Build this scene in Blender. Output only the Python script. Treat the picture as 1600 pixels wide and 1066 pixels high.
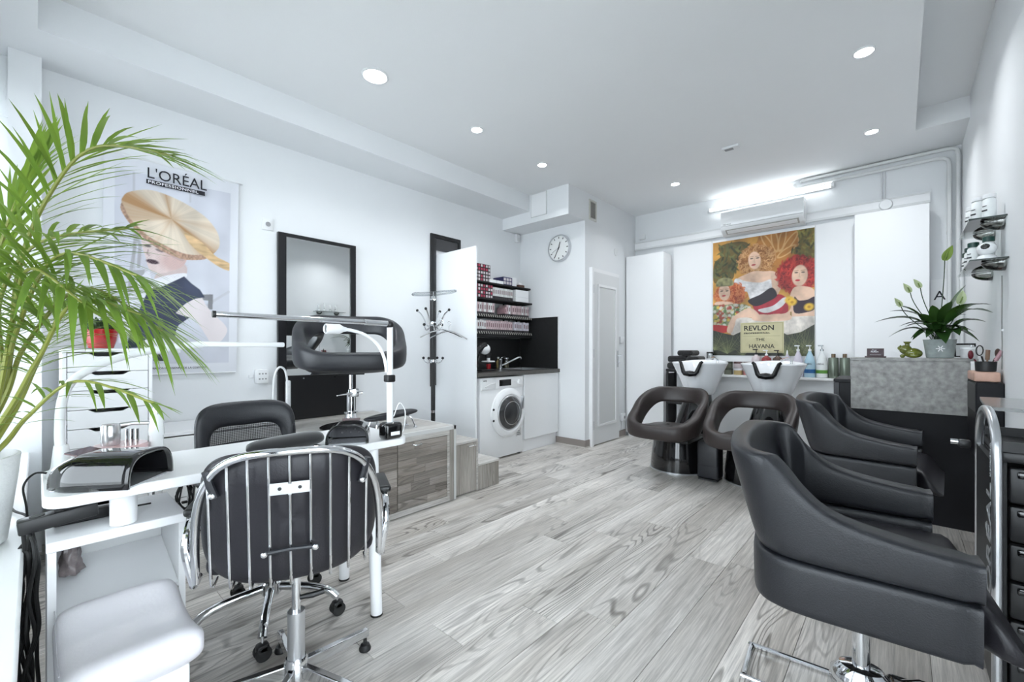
import bpy, bmesh, math, random
import numpy as np
from mathutils import Vector, Matrix, noise as mnoise

random.seed(7)
for o in list(bpy.data.objects):
    bpy.data.objects.remove(o, do_unlink=True)
SC = bpy.context.scene
COL = SC.collection
PI = math.pi

# ---------------------------------------------------------------- camera
CAM_H = 1.14
cam_d = bpy.data.cameras.new('camera')
cam = bpy.data.objects.new('camera', cam_d)
COL.objects.link(cam)
cam.location = (0, 0, CAM_H)
cam.rotation_euler = (PI/2, 0, math.atan2(608, 673))
cam_d.sensor_width = 36
cam_d.lens = 673/1600*36
cam_d.shift_y = 14/1600
cam_d.clip_start = 0.02
cam_d.clip_end = 200
SC.camera = cam

# ---------------------------------------------------------------- world and exposure
world = bpy.data.worlds.new('world')
SC.world = world
world.use_nodes = True
wn = world.node_tree
wn.nodes['Background'].inputs['Color'].default_value = (0.87, 0.93, 1.0, 1)
wn.nodes['Background'].inputs['Strength'].default_value = 5.8
SC.view_settings.view_transform = 'Standard'
SC.view_settings.look = 'None'
SC.view_settings.exposure = 0.48
SC.view_settings.gamma = 1
SC.view_settings.use_curve_mapping = False
SPOT_W = 5.0      # watts of each recessed ceiling spot
TUBE_E = 5.5      # emission of the fluorescent tube

# ---------------------------------------------------------------- mesh helper
class MB:
    """collects simple shapes; build() links them as one mesh object"""
    def __init__(s):
        s.v = []; s.f = []; s.n = 0
    def add(s, vs, fs):
        b = len(s.v)
        s.v += [tuple(p) for p in vs]
        s.f += [tuple(i+b for i in f) for f in fs]
        return s
    def box(s, x0, x1, y0, y1, z0, z1):
        vs = [(x, y, z) for z in (z0, z1) for y in (y0, y1) for x in (x0, x1)]
        return s.add(vs, [(0,2,3,1),(4,5,7,6),(0,1,5,4),(2,6,7,3),(0,4,6,2),(1,3,7,5)])
    def obox(s, c, half, M=None):
        vs = []
        for z in (-1, 1):
            for y in (-1, 1):
                for x in (-1, 1):
                    p = Vector((x*half[0], y*half[1], z*half[2]))
                    if M is not None: p = M @ p
                    vs.append(p + Vector(c))
        return s.add(vs, [(0,2,3,1),(4,5,7,6),(0,1,5,4),(2,6,7,3),(0,4,6,2),(1,3,7,5)])
    def rbox(s, x0, x1, y0, y1, z0, z1, r=0.01, seg=2, M=None, c=None):
        bm = bmesh.new()
        bmesh.ops.create_cube(bm, size=1)
        for v in bm.verts:
            v.co = Vector(((x0+x1)/2+v.co.x*(x1-x0), (y0+y1)/2+v.co.y*(y1-y0), (z0+z1)/2+v.co.z*(z1-z0)))
        r = min(r, 0.49*min(x1-x0, y1-y0, z1-z0))
        bmesh.ops.bevel(bm, geom=bm.edges[:], offset=r, segments=seg, profile=0.5, affect='EDGES')
        bm.verts.index_update()
        vs = [v.co.copy() for v in bm.verts]
        if M is not None:
            vs = [M @ v for v in vs]
        fs = [[v.index for v in f.verts] for f in bm.faces]
        bm.free()
        return s.add(vs, fs)
    def ring(s, c, ax, r, seg, up=None):
        ax = Vector(ax).normalized()
        u = Vector(up) if up is not None else (Vector((0,0,1)) if abs(ax.z) < 0.95 else Vector((1,0,0)))
        e1 = (u - ax*u.dot(ax)).normalized(); e2 = ax.cross(e1)
        return [Vector(c) + (e1*math.cos(2*PI*i/seg) + e2*math.sin(2*PI*i/seg))*r for i in range(seg)]
    def cyl(s, p0, p1, r0, r1=None, seg=16, caps=True):
        r1 = r0 if r1 is None else r1
        p0 = Vector(p0); p1 = Vector(p1); ax = p1-p0
        vs = s.ring(p0, ax, r0, seg) + s.ring(p1, ax, r1, seg)
        fs = [(i, (i+1) % seg, seg+(i+1) % seg, seg+i) for i in range(seg)]
        if caps: fs += [tuple(range(seg-1, -1, -1)), tuple(range(seg, 2*seg))]
        return s.add(vs, fs)
    def tube(s, pts, r, seg=8, closed=False, caps=True):
        pts = [Vector(p) for p in pts]; n = len(pts)
        rs = r if isinstance(r, (list, tuple)) else [r]*n
        vs = []; prev = None
        for i, p in enumerate(pts):
            if closed: d = pts[(i+1) % n]-pts[i-1]
            else: d = pts[min(i+1, n-1)]-pts[max(i-1, 0)]
            d.normalize()
            if prev is None:
                u = Vector((0,0,1)) if abs(d.z) < 0.9 else Vector((1,0,0))
            else: u = prev
            e1 = (u-d*u.dot(d)).normalized(); prev = e1; e2 = d.cross(e1)
            vs += [p+(e1*math.cos(2*PI*k/seg)+e2*math.sin(2*PI*k/seg))*rs[i] for k in range(seg)]
        fs = []
        for i in range(n if closed else n-1):
            j = (i+1) % n
            for k in range(seg):
                fs.append((i*seg+k, i*seg+(k+1) % seg, j*seg+(k+1) % seg, j*seg+k))
        if caps and not closed:
            fs += [tuple(range(seg-1, -1, -1)), tuple(range((n-1)*seg, n*seg))]
        return s.add(vs, fs)
    def lathe(s, prof, c=(0,0,0), seg=24, sx=1.0, sy=1.0, cap0=True, cap1=True, M=None):
        vs = []
        for r, z in prof:
            for k in range(seg):
                p = Vector((math.cos(2*PI*k/seg)*r*sx, math.sin(2*PI*k/seg)*r*sy, z))
                if M is not None: p = M @ p
                vs.append(p+Vector(c))
        fs = []
        for i in range(len(prof)-1):
            for k in range(seg):
                fs.append((i*seg+k, i*seg+(k+1) % seg, (i+1)*seg+(k+1) % seg, (i+1)*seg+k))
        if cap0: fs.append(tuple(range(seg-1, -1, -1)))
        if cap1: fs.append(tuple(range((len(prof)-1)*seg, len(prof)*seg)))
        return s.add(vs, fs)
    def ball(s, c, r, seg=14, rings=8, sc=(1,1,1)):
        vs = [Vector(c)+Vector((0,0,-r*sc[2]))]
        for i in range(1, rings):
            a = -PI/2+PI*i/rings
            for k in range(seg):
                b = 2*PI*k/seg
                vs.append(Vector(c)+Vector((math.cos(a)*math.cos(b)*r*sc[0], math.cos(a)*math.sin(b)*r*sc[1], math.sin(a)*r*sc[2])))
        vs.append(Vector(c)+Vector((0,0,r*sc[2])))
        fs = [(0, 1+(k+1) % seg, 1+k) for k in range(seg)]
        for i in range(rings-2):
            for k in range(seg):
                a = 1+i*seg
                fs.append((a+k, a+(k+1) % seg, a+seg+(k+1) % seg, a+seg+k))
        L = len(vs)-1; a = 1+(rings-2)*seg
        fs += [(L, a+k, a+(k+1) % seg) for k in range(seg)]
        return s.add(vs, fs)
    def prism(s, poly, h0, h1, axis='z'):
        """poly: 2-D outline, extruded along axis between h0 and h1"""
        def P(a, b, h):
            return {'z': (a, b, h), 'x': (h, a, b), 'y': (a, h, b)}[axis]
        n = len(poly)
        vs = [P(a, b, h0) for a, b in poly]+[P(a, b, h1) for a, b in poly]
        fs = [tuple(range(n-1, -1, -1)), tuple(range(n, 2*n))]
        fs += [(i, (i+1) % n, n+(i+1) % n, n+i) for i in range(n)]
        return s.add(vs, fs)
    def grid(s, fn, nu, nv, cu=False, cv=False):
        vs = [fn(i/(nu if cu else nu-1), j/(nv if cv else nv-1)) for i in range(nu) for j in range(nv)]
        fs = []
        for i in range(nu if cu else nu-1):
            for j in range(nv if cv else nv-1):
                a, b = i*nv+j, i*nv+(j+1) % nv
                c, d = ((i+1) % nu)*nv+(j+1) % nv, ((i+1) % nu)*nv+j
                fs.append((a, d, c, b))
        return s.add(vs, fs)
    def xf(s, M, start=0):
        s.v[start:] = [tuple(M @ Vector(p)) for p in s.v[start:]]
        return s
    def build(s, name, mat, parent=None, world=False, smooth=True, angle=35, normals=True):
        vs = s.v
        if world and parent is not None:
            r = parent
            while r.parent is not None: r = r.parent
            ox, oy, oz = r.location
            vs = [(x-ox, y-oy, z-oz) for x, y, z in vs]
        me = bpy.data.meshes.new(name)
        me.from_pydata(vs, [], s.f)
        if normals:
            bm = bmesh.new(); bm.from_mesh(me)
            bmesh.ops.recalc_face_normals(bm, faces=bm.faces[:])
            bm.to_mesh(me); bm.free()
        if smooth:
            me.polygons.foreach_set('use_smooth', [True]*len(me.polygons))
            me.set_sharp_from_angle(angle=math.radians(angle))
        me.update()
        if mat is not None: me.materials.append(mat)
        return link(name, me, parent)

def link(name, me, parent=None):
    o = bpy.data.objects.new(name, me)
    COL.objects.link(o)
    if parent is not None: o.parent = parent
    return o
def tag(o, label, cat, group=None, kind=None):
    o['label'] = label; o['category'] = cat
    if group: o['group'] = group
    if kind: o['kind'] = kind
    return o
def thing(name, label, cat, loc=(0,0,0), rz=0, group=None):
    o = bpy.data.objects.new(name, None)
    COL.objects.link(o)
    o.empty_display_size = 0.05
    o.location = loc; o.rotation_euler = (0, 0, rz)
    return tag(o, label, cat, group)
def struct(o):
    o['kind'] = 'structure'
    return o
def copy_tree(o, parent=None):
    c = o.copy(); COL.objects.link(c); c.parent = parent
    for ch in list(o.children): copy_tree(ch, c)
    return c
def solid(o, t, off=0):
    m = o.modifiers.new('thick', 'SOLIDIFY'); m.thickness = t; m.offset = off
    return o
def subsurf(o, n=1):
    m = o.modifiers.new('sub', 'SUBSURF'); m.levels = n; m.render_levels = n
    return o
def bevel(o, w, n=2):
    m = o.modifiers.new('bev', 'BEVEL'); m.width = w; m.segments = n; m.limit_method = 'ANGLE'
    return o
def rotz(a): return Matrix.Rotation(a, 4, 'Z')
def bez(p0, p1, p2, p3, n=12):
    p0, p1, p2, p3 = map(Vector, (p0, p1, p2, p3)); out = []
    for i in range(n+1):
        t = i/n; u = 1-t
        out.append(p0*u**3+p1*3*u*u*t+p2*3*u*t*t+p3*t**3)
    return out
def catmull(pts, n=6, closed=False):
    P = [Vector(p) for p in pts]; N = len(P); out = []
    for i in range(N if closed else N-1):
        if closed: a, b, c, d = P[i-1], P[i], P[(i+1) % N], P[(i+2) % N]
        else: a, b, c, d = P[max(i-1, 0)], P[i], P[i+1], P[min(i+2, N-1)]
        for k in range(n):
            t = k/n
            out.append(0.5*((2*b)+(c-a)*t+(2*a-5*b+4*c-d)*t*t+(3*b-a-3*c+d)*t**3))
    if not closed: out.append(P[-1])
    return out
def smoothstep(a, b, x):
    t = min(1, max(0, (x-a)/(b-a))); return t*t*(3-2*t)
def text(body, name, mat, parent, origin, ex, ey, size, sx=1.0, align='LEFT', world=True, thick=0.0008, font_bold=0.0, space=1.0):
    """flat lettering as a mesh; ex, ey = directions of reading and of letter height"""
    cu = bpy.data.curves.new(name, 'FONT')
    cu.body = body; cu.size = size; cu.align_x = align; cu.extrude = thick; cu.offset = font_bold
    cu.space_character = space; cu.resolution_u = 3
    t = bpy.data.objects.new('tmp', cu); COL.objects.link(t)
    dg = bpy.context.evaluated_depsgraph_get()
    me = bpy.data.meshes.new_from_object(t.evaluated_get(dg))
    bpy.data.objects.remove(t, do_unlink=True); bpy.data.curves.remove(cu)
    ex = Vector(ex); ey = Vector(ey); ez = ex.cross(ey)
    org = Vector(origin)
    if world and parent is not None:
        r = parent
        while r.parent is not None: r = r.parent
        org = org-Vector(r.location)
    for v in me.vertices:
        c = v.co.copy()
        v.co = org+ex*(c.x*sx)+ey*c.y+ez*c.z
    me.name = name; me.materials.clear(); me.materials.append(mat)
    return link(name, me, parent)

# ---------------------------------------------------------------- materials
MATS = {}
def mat(name, col, rough=0.5, metal=0.0, spec=0.5, coat=0.0, noise=None, bump=None, emit=None, trans=0.0, ior=1.45, objvar=0.0, sheen=0.0):
    if name in MATS: return MATS[name]
    m = bpy.data.materials.new(name); m.use_nodes = True
    nt = m.node_tree; N = nt.nodes; L = nt.links
    b = N['Principled BSDF']
    c = (col[0], col[1], col[2], 1)
    b.inputs['Base Color'].default_value = c
    b.inputs['Roughness'].default_value = rough
    b.inputs['Metallic'].default_value = metal
    b.inputs['Specular IOR Level'].default_value = spec
    b.inputs['Coat Weight'].default_value = coat
    b.inputs['Coat Roughness'].default_value = 0.05
    b.inputs['IOR'].default_value = ior
    b.inputs['Transmission Weight'].default_value = trans
    b.inputs['Sheen Weight'].default_value = sheen
    m.diffuse_color = c
    src = None
    if noise or bump or objvar:
        tc = N.new('ShaderNodeTexCoord')
    if noise:   # (scale, amount)
        n = N.new('ShaderNodeTexNoise'); n.inputs['Scale'].default_value = noise[0]; n.inputs['Detail'].default_value = 5
        L.new(tc.outputs['Object'], n.inputs['Vector'])
        mx = N.new('ShaderNodeMix'); mx.data_type = 'RGBA'
        k = noise[1]
        mx.inputs[6].default_value = (*[max(0, x*(1-k)) for x in col], 1)
        mx.inputs[7].default_value = (*[min(1, x*(1+k)) for x in col], 1)
        L.new(n.outputs['Fac'], mx.inputs[0])
        L.new(mx.outputs[2], b.inputs['Base Color']); src = mx.outputs[2]
    if objvar:
        oi = N.new('ShaderNodeObjectInfo')
        hv = N.new('ShaderNodeHueSaturation')
        mr = N.new('ShaderNodeMapRange')
        mr.inputs['To Min'].default_value = 1-objvar; mr.inputs['To Max'].default_value = 1+objvar
        L.new(oi.outputs['Random'], mr.inputs['Value']); L.new(mr.outputs['Result'], hv.inputs['Value'])
        if src is not None: L.new(src, hv.inputs['Color'])
        else: hv.inputs['Color'].default_value = c
        L.new(hv.outputs['Color'], b.inputs['Base Color'])
    if bump:    # (scale, strength)
        n2 = N.new('ShaderNodeTexNoise'); n2.inputs['Scale'].default_value = bump[0]; n2.inputs['Detail'].default_value = 4
        L.new(tc.outputs['Object'], n2.inputs['Vector'])
        bp = N.new('ShaderNodeBump'); bp.inputs['Strength'].default_value = bump[1]; bp.inputs['Distance'].default_value = 0.01
        L.new(n2.outputs['Fac'], bp.inputs['Height']); L.new(bp.outputs['Normal'], b.inputs['Normal'])
    if emit:
        b.inputs['Emission Color'].default_value = (*emit[0], 1); b.inputs['Emission Strength'].default_value = emit[1]
    MATS[name] = m
    return m

def glass_mat(name, tint, gloss=0.08, rough=0.02):
    """thin clear pane: see-through with a faint reflection, lets light pass"""
    m = bpy.data.materials.new(name); m.use_nodes = True
    nt = m.node_tree; N = nt.nodes; L = nt.links
    N.remove(N['Principled BSDF'])
    out = N['Material Output']
    t = N.new('ShaderNodeBsdfTransparent'); t.inputs['Color'].default_value = (*tint, 1)
    g = N.new('ShaderNodeBsdfGlossy'); g.inputs['Roughness'].default_value = rough
    fr = N.new('ShaderNodeFresnel'); fr.inputs['IOR'].default_value = 1.45
    mx = N.new('ShaderNodeMixShader')
    ml = N.new('ShaderNodeMath'); ml.operation = 'ADD'; ml.inputs[1].default_value = gloss
    L.new(fr.outputs[0], ml.inputs[0]); L.new(ml.outputs[0], mx.inputs[0])
    L.new(t.outputs[0], mx.inputs[1]); L.new(g.outputs[0], mx.inputs[2]); L.new(mx.outputs[0], out.inputs['Surface'])
    MATS[name] = m
    return m

def vcol_mat(name, rough=0.5, layer='Col'):
    m = bpy.data.materials.new(name); m.use_nodes = True
    N = m.node_tree.nodes; L = m.node_tree.links
    a = N.new('ShaderNodeVertexColor'); a.layer_name = layer
    L.new(a.outputs['Color'], N['Principled BSDF'].inputs['Base Color'])
    N['Principled BSDF'].inputs['Roughness'].default_value = rough
    return m

def wood_mat(name, c0, c1, c2, axis='y', rough=0.4, scale=1.0, knots=True, stripe=False, val=0.16):
    """grey oak: long wavy grain, cathedral rings, knots; each piece its own cut and tone"""
    m = bpy.data.materials.new(name); m.use_nodes = True
    nt = m.node_tree; N = nt.nodes; L = nt.links; b = N['Principled BSDF']
    tc = N.new('ShaderNodeTexCoord'); oi = N.new('ShaderNodeObjectInfo')
    # every piece samples another part of the wood
    off = N.new('ShaderNodeVectorMath'); off.operation = 'SCALE'
    cmb = N.new('ShaderNodeCombineXYZ')
    m1 = N.new('ShaderNodeMath'); m1.operation = 'MULTIPLY'; m1.inputs[1].default_value = 37.0
    m2 = N.new('ShaderNodeMath'); m2.operation = 'MULTIPLY'; m2.inputs[1].default_value = 91.0
    L.new(oi.outputs['Random'], m1.inputs[0]); L.new(oi.outputs['Random'], m2.inputs[0])
    L.new(m1.outputs[0], cmb.inputs[0]); L.new(m2.outputs[0], cmb.inputs[1]); L.new(m1.outputs[0], cmb.inputs[2])
    add = N.new('ShaderNodeVectorMath'); add.operation = 'ADD'
    L.new(tc.outputs['Object'], add.inputs[0]); L.new(cmb.outputs[0], add.inputs[1])
    mp = N.new('ShaderNodeMapping')
    long_, across = 1.1*scale, 9.0*scale
    sc = {'y': (across, long_, across), 'x': (long_, across, across), 'z': (across, across, long_)}[axis]
    mp.inputs['Scale'].default_value = sc
    L.new(add.outputs[0], mp.inputs['Vector'])
    # cathedral rings: contour lines of a stretched noise
    n1 = N.new('ShaderNodeTexNoise'); n1.inputs['Scale'].default_value = 0.55; n1.inputs['Detail'].default_value = 2.5; n1.inputs['Roughness'].default_value = 0.42; n1.inputs['Distortion'].default_value = 0.35
    L.new(mp.outputs[0], n1.inputs['Vector'])
    mul = N.new('ShaderNodeMath'); mul.operation = 'MULTIPLY'; mul.inputs[1].default_value = 150.0
    L.new(n1.outputs['Fac'], mul.inputs[0])
    sn = N.new('ShaderNodeMath'); sn.operation = 'SINE'; L.new(mul.outputs[0], sn.inputs[0])
    # fine fibres
    mp2 = N.new('ShaderNodeMapping')
    sc2 = {'y': (125, 3.6, 125), 'x': (3.6, 125, 125), 'z': (125, 125, 3.6)}[axis]
    mp2.inputs['Scale'].default_value = sc2
    L.new(add.outputs[0], mp2.inputs['Vector'])
    n2 = N.new('ShaderNodeTexNoise'); n2.inputs['Scale'].default_value = 1.0; n2.inputs['Detail'].default_value = 4; n2.inputs['Roughness'].default_value = 0.7
    L.new(mp2.outputs[0], n2.inputs['Vector'])
    # broad tone patches along the piece
    n3 = N.new('ShaderNodeTexNoise'); n3.inputs['Scale'].default_value = 0.5; n3.inputs['Detail'].default_value = 4; n3.inputs['Roughness'].default_value = 0.6
    L.new(mp.outputs[0], n3.inputs['Vector'])
    r3 = N.new('ShaderNodeMapRange'); r3.inputs['From Min'].default_value = 0.36; r3.inputs['From Max'].default_value = 0.66
    L.new(n3.outputs['Fac'], r3.inputs['Value'])
    # rings only where the patch noise lets them show
    a1 = N.new('ShaderNodeMapRange'); a1.inputs['From Min'].default_value = 0.35; a1.inputs['From Max'].default_value = 1.0
    L.new(sn.outputs[0], a1.inputs['Value'])
    n4 = N.new('ShaderNodeTexNoise'); n4.inputs['Scale'].default_value = 0.35; n4.inputs['Detail'].default_value = 2
    mpo = N.new('ShaderNodeVectorMath'); mpo.operation = 'ADD'; mpo.inputs[1].default_value = (7, 3, 5)
    L.new(mp.outputs[0], mpo.inputs[0]); L.new(mpo.outputs[0], n4.inputs['Vector'])
    a2 = N.new('ShaderNodeMapRange'); a2.inputs['From Min'].default_value = 0.47; a2.inputs['From Max'].default_value = 0.66
    L.new(n4.outputs['Fac'], a2.inputs['Value'])
    am = N.new('ShaderNodeMath'); am.operation = 'MULTIPLY'; L.new(a1.outputs[0], am.inputs[0]); L.new(a2.outputs[0], am.inputs[1])
    mixA = N.new('ShaderNodeMix'); mixA.data_type = 'RGBA'
    mixA.inputs[6].default_value = (*c1, 1); mixA.inputs[7].default_value = (*c0, 1)
    L.new(r3.outputs[0], mixA.inputs[0])
    mixB = N.new('ShaderNodeMix'); mixB.data_type = 'RGBA'
    mixB.inputs[7].default_value = (*c2, 1)
    am2 = N.new('ShaderNodeMath'); am2.operation = 'MULTIPLY'; am2.inputs[1].default_value = 0.78
    L.new(am.outputs[0], am2.inputs[0]); L.new(am2.outputs[0], mixB.inputs[0]); L.new(mixA.outputs[2], mixB.inputs[6])
    last = mixB.outputs[2]
    if knots:
        vo = N.new('ShaderNodeTexVoronoi'); vo.inputs['Scale'].default_value = 1.0
        mk = N.new('ShaderNodeMapping')
        mk.inputs['Scale'].default_value = {'y': (4.5, 1.7, 1), 'x': (1.7, 4.5, 1), 'z': (4.5, 4.5, 1.7)}[axis]
        L.new(add.outputs[0], mk.inputs['Vector']); L.new(mk.outputs[0], vo.inputs['Vector'])
        kr = N.new('ShaderNodeMapRange'); kr.inputs['From Min'].default_value = 0.02; kr.inputs['From Max'].default_value = 0.20
        kr.inputs['To Min'].default_value = 1.3; kr.inputs['To Max'].default_value = 0.0
        L.new(vo.outputs['Distance'], kr.inputs['Value'])
        mixK = N.new('ShaderNodeMix'); mixK.data_type = 'RGBA'
        mixK.inputs[7].default_value = (*[x*0.75 for x in c2], 1)
        nk = N.new('ShaderNodeMath'); nk.operation = 'MULTIPLY'; L.new(kr.outputs[0], nk.inputs[0]); L.new(n2.outputs['Fac'], nk.inputs[1])
        L.new(nk.outputs[0], mixK.inputs[0]); L.new(last, mixK.inputs[6]); last = mixK.outputs[2]
    fib = N.new('ShaderNodeMapRange'); fib.inputs['From Min'].default_value = 0.3; fib.inputs['From Max'].default_value = 0.7
    fib.inputs['To Min'].default_value = 0.60; fib.inputs['To Max'].default_value = 1.20
    L.new(n2.outputs['Fac'], fib.inputs['Value'])
    tone = N.new('ShaderNodeMapRange'); tone.inputs['To Min'].default_value = 1-val; tone.inputs['To Max'].default_value = 1+val*0.6
    rr = N.new('ShaderNodeMath'); rr.operation = 'FRACT'; L.new(m2.outputs[0], rr.inputs[0]); L.new(rr.outputs[0], tone.inputs['Value'])
    tm = N.new('ShaderNodeMath'); tm.operation = 'MULTIPLY'; L.new(fib.outputs[0], tm.inputs[0]); L.new(tone.outputs[0], tm.inputs[1])
    hv = N.new('ShaderNodeHueSaturation'); L.new(tm.outputs[0], hv.inputs['Value']); L.new(last, hv.inputs['Color'])
    L.new(hv.outputs['Color'], b.inputs['Base Color'])
    b.inputs['Roughness'].default_value = rough
    bp = N.new('ShaderNodeBump'); bp.inputs['Strength'].default_value = 0.12; bp.inputs['Distance'].default_value = 0.004
    L.new(n2.outputs['Fac'], bp.inputs['Height']); L.new(bp.outputs['Normal'], b.inputs['Normal'])
    MATS[name] = m
    return m

WALL = mat('wall_paint', (0.80, 0.815, 0.83), 0.75, noise=(3.0, 0.015), bump=(180, 0.05))
CEIL = mat('ceiling_paint', (0.84, 0.85, 0.86), 0.85, noise=(2.0, 0.012), bump=(150, 0.04))
WHITE = mat('white_lacquer', (0.86, 0.865, 0.875), 0.35)
WHITE_G = mat('white_gloss', (0.82, 0.83, 0.84), 0.12, coat=0.3)
WHITE_P = mat('white_plastic', (0.78, 0.79, 0.80), 0.4)
GREYW = mat('grey_white_paint', (0.70, 0.71, 0.71), 0.5)
BLACK = mat('black_leather', (0.013, 0.014, 0.018), 0.40, spec=0.6, noise=(60, 0.2), bump=(260, 0.12))
BLACK_S = mat('black_seat_leather', (0.016, 0.015, 0.019), 0.4, bump=(200, 0.1))
BROWN = mat('dark_brown_leather', (0.030, 0.023, 0.022), 0.38, bump=(240, 0.1))
BLACK_G = mat('black_gloss', (0.006, 0.006, 0.007), 0.06, coat=0.6)
BLACK_P = mat('black_plastic', (0.012, 0.012, 0.013), 0.4)
BLACK_M = mat('black_matt', (0.010, 0.010, 0.011), 0.6)
BLACK_B = mat('black_board', (0.0085, 0.0085, 0.011), 0.5, spec=0.3, noise=(14, 0.25))
CHROME = mat('chrome', (0.75, 0.76, 0.78), 0.08, metal=1.0)
SILVER = mat('silver_tube', (0.62, 0.63, 0.65), 0.28, metal=0.9)
STEEL = mat('brushed_steel', (0.50, 0.51, 0.52), 0.3, metal=1.0)
RUBBER = mat('rubber', (0.02, 0.02, 0.02), 0.7)
CERAMIC = mat('white_ceramic', (0.84, 0.85, 0.87), 0.08, coat=0.5)
MIRROR = mat('mirror_glass', (0.86, 0.88, 0.88), 0.015, metal=1.0)
PALE = mat('pale_vinyl', (0.78, 0.76, 0.80), 0.35, bump=(120, 0.05))
CABLE = mat('black_cable', (0.010, 0.010, 0.010), 0.5)
GLASS = glass_mat('clear_glass', (0.93, 0.97, 0.96))
PANE = glass_mat('window_glass', (0.97, 0.99, 0.99), 0.02)
PLASTIC_T = glass_mat('clear_plastic', (0.80, 0.82, 0.83), 0.12, 0.1)
SMOKE = glass_mat('smoked_plastic', (0.80, 0.81, 0.79), 0.12, 0.08)
FLOORW = wood_mat('grey_oak_floor', (0.79, 0.755, 0.715), (0.52, 0.485, 0.445), (0.095, 0.079, 0.065), 'y', rough=0.33)
BOARDW = wood_mat('weathered_oak_board', (0.36, 0.325, 0.295), (0.215, 0.185, 0.16), (0.085, 0.070, 0.058), 'y', rough=0.45, scale=1.3, knots=False, val=0.3)
STRIPEW = wood_mat('striped_grey_board', (0.42, 0.39, 0.355), (0.26, 0.235, 0.205), (0.12, 0.105, 0.09), 'z', rough=0.45, scale=1.4, knots=False, val=0.18)
TOPW = wood_mat('pale_grey_board', (0.62, 0.60, 0.57), (0.44, 0.41, 0.38), (0.26, 0.235, 0.21), 'y', rough=0.4, scale=1.2, knots=False, val=0.08)
# ================================================================ the room
XL, XR, YB, ZC = -3.73, 0.405, 5.57, 2.985
XR2, YS = 0.85, 2.88          # beyond the frame the right wall steps back
YW = -0.34                    # window plane

floor = struct(MB().box(-3.83, 0.95, -1.35, 5.67, -0.12, -0.007).build('floor', mat('subfloor_dark', (0.09, 0.08, 0.07), 0.8)))
def plank_mesh(w, l):
    g = 0.0007; c = 0.0012; t = 0.006
    x, y = w/2-g, l/2-g
    vs = [(-x,-y,-t),(x,-y,-t),(x,y,-t),(-x,y,-t),(-x,-y,-c),(x,-y,-c),(x,y,-c),(-x,y,-c),
          (-x+c,-y+c,0),(x-c,-y+c,0),(x-c,y-c,0),(-x+c,y-c,0)]
    fs = [(4,5,9,8),(5,6,10,9),(6,7,11,10),(7,4,8,11),(8,9,10,11),(0,1,5,4),(1,2,6,5),(2,3,7,6),(3,0,4,7)]
    me = bpy.data.meshes.new('plank'); me.from_pydata(vs, [], fs); me.materials.append(FLOORW); me.update()
    return me
PW, PL = 0.1905, 1.26
pm_cache = {}
row = 0
x = -3.73
rnd = random.Random(11)
while x < 0.84:
    w = min(PW, 0.85-x)
    y = -1.3-rnd.random()*PL
    while y < 5.57:
        y0, y1 = max(y, -1.3), min(y+PL, 5.57)
        xc1 = x+w
        if y1-y0 > 0.02:
            k = (round(w, 4), round(y1-y0, 3))
            if k not in pm_cache: pm_cache[k] = plank_mesh(w, y1-y0)
            p = link('plank', pm_cache[k], floor)
            p.location = (x+w/2, (y0+y1)/2, 0)
        y += PL
    x += PW; row += 1

# ceiling, with the raised strip along the right wall
struct(MB().box(-3.83, 0.09, -1.35, 4.965, ZC, 3.3).box(-3.83, 0.95, 4.965, 5.67, ZC, 3.3)
       .box(0.09, 0.95, -1.35, 4.965, 3.16, 3.3).build('ceiling', CEIL))
struct(MB().box(XL-0.1, XL, -0.10, YB+0.1, 0, ZC).box(XL-0.1, XL, YW-0.1, -0.10, 0, 0.57)
       .box(XL-0.1, XL, YW-0.1, -0.10, 2.45, ZC).build('wall_left', WALL))
struct(MB().box(-3.73, 0.505, YB, YB+0.1, 0, ZC).build('wall_back', WALL))
struct(MB().box(XR, XR+0.1, YS, YB, 0, 3.16).box(XR2, XR2+0.1, 1.0, YS, 0, 3.16).box(XR2, XR2+0.1, -1.3, 1.0, 2.62, 3.16)
       .box(XR+0.1, XR2+0.1, YS, YS+0.1, 0, 3.16).build('wall_right', WALL))
struct(MB().box(XL, -3.60, -0.10, 0.025, 0, 2.79).build('wall_pilaster', WALL))
# column block of the little side room, with the bulkhead over the kitchenette
struct(MB().box(XL, -2.73, 4.29, YB, 0, ZC).build('wall_column', WALL))
bulk = struct(MB().box(XL, -2.73, 3.955, 4.29, 2.65, ZC).build('trim_3', WALL))
struct(MB().box(XL, -3.29, 0.009, 3.955, 2.79, ZC).build('trim_1', WALL))
struct(MB().box(XL, 0.85, YW, 0.009, 2.79, ZC).build('trim_2', WALL))
# access hatch on the bulkhead
m = MB().box(-3.255, -3.036, 3.946, 3.954, 2.715, 2.972)
hatch = m.build('hatch_door', WHITE, bulk)
m = MB().box(-3.262, -3.255, 3.943, 3.954, 2.708, 2.979).box(-3.036, -3.029, 3.943, 3.954, 2.708, 2.979)
m.box(-3.255, -3.036, 3.943, 3.954, 2.708, 2.715).box(-3.255, -3.036, 3.943, 3.954, 2.972, 2.979).build('hatch_frame', GREYW, bulk)

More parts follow.
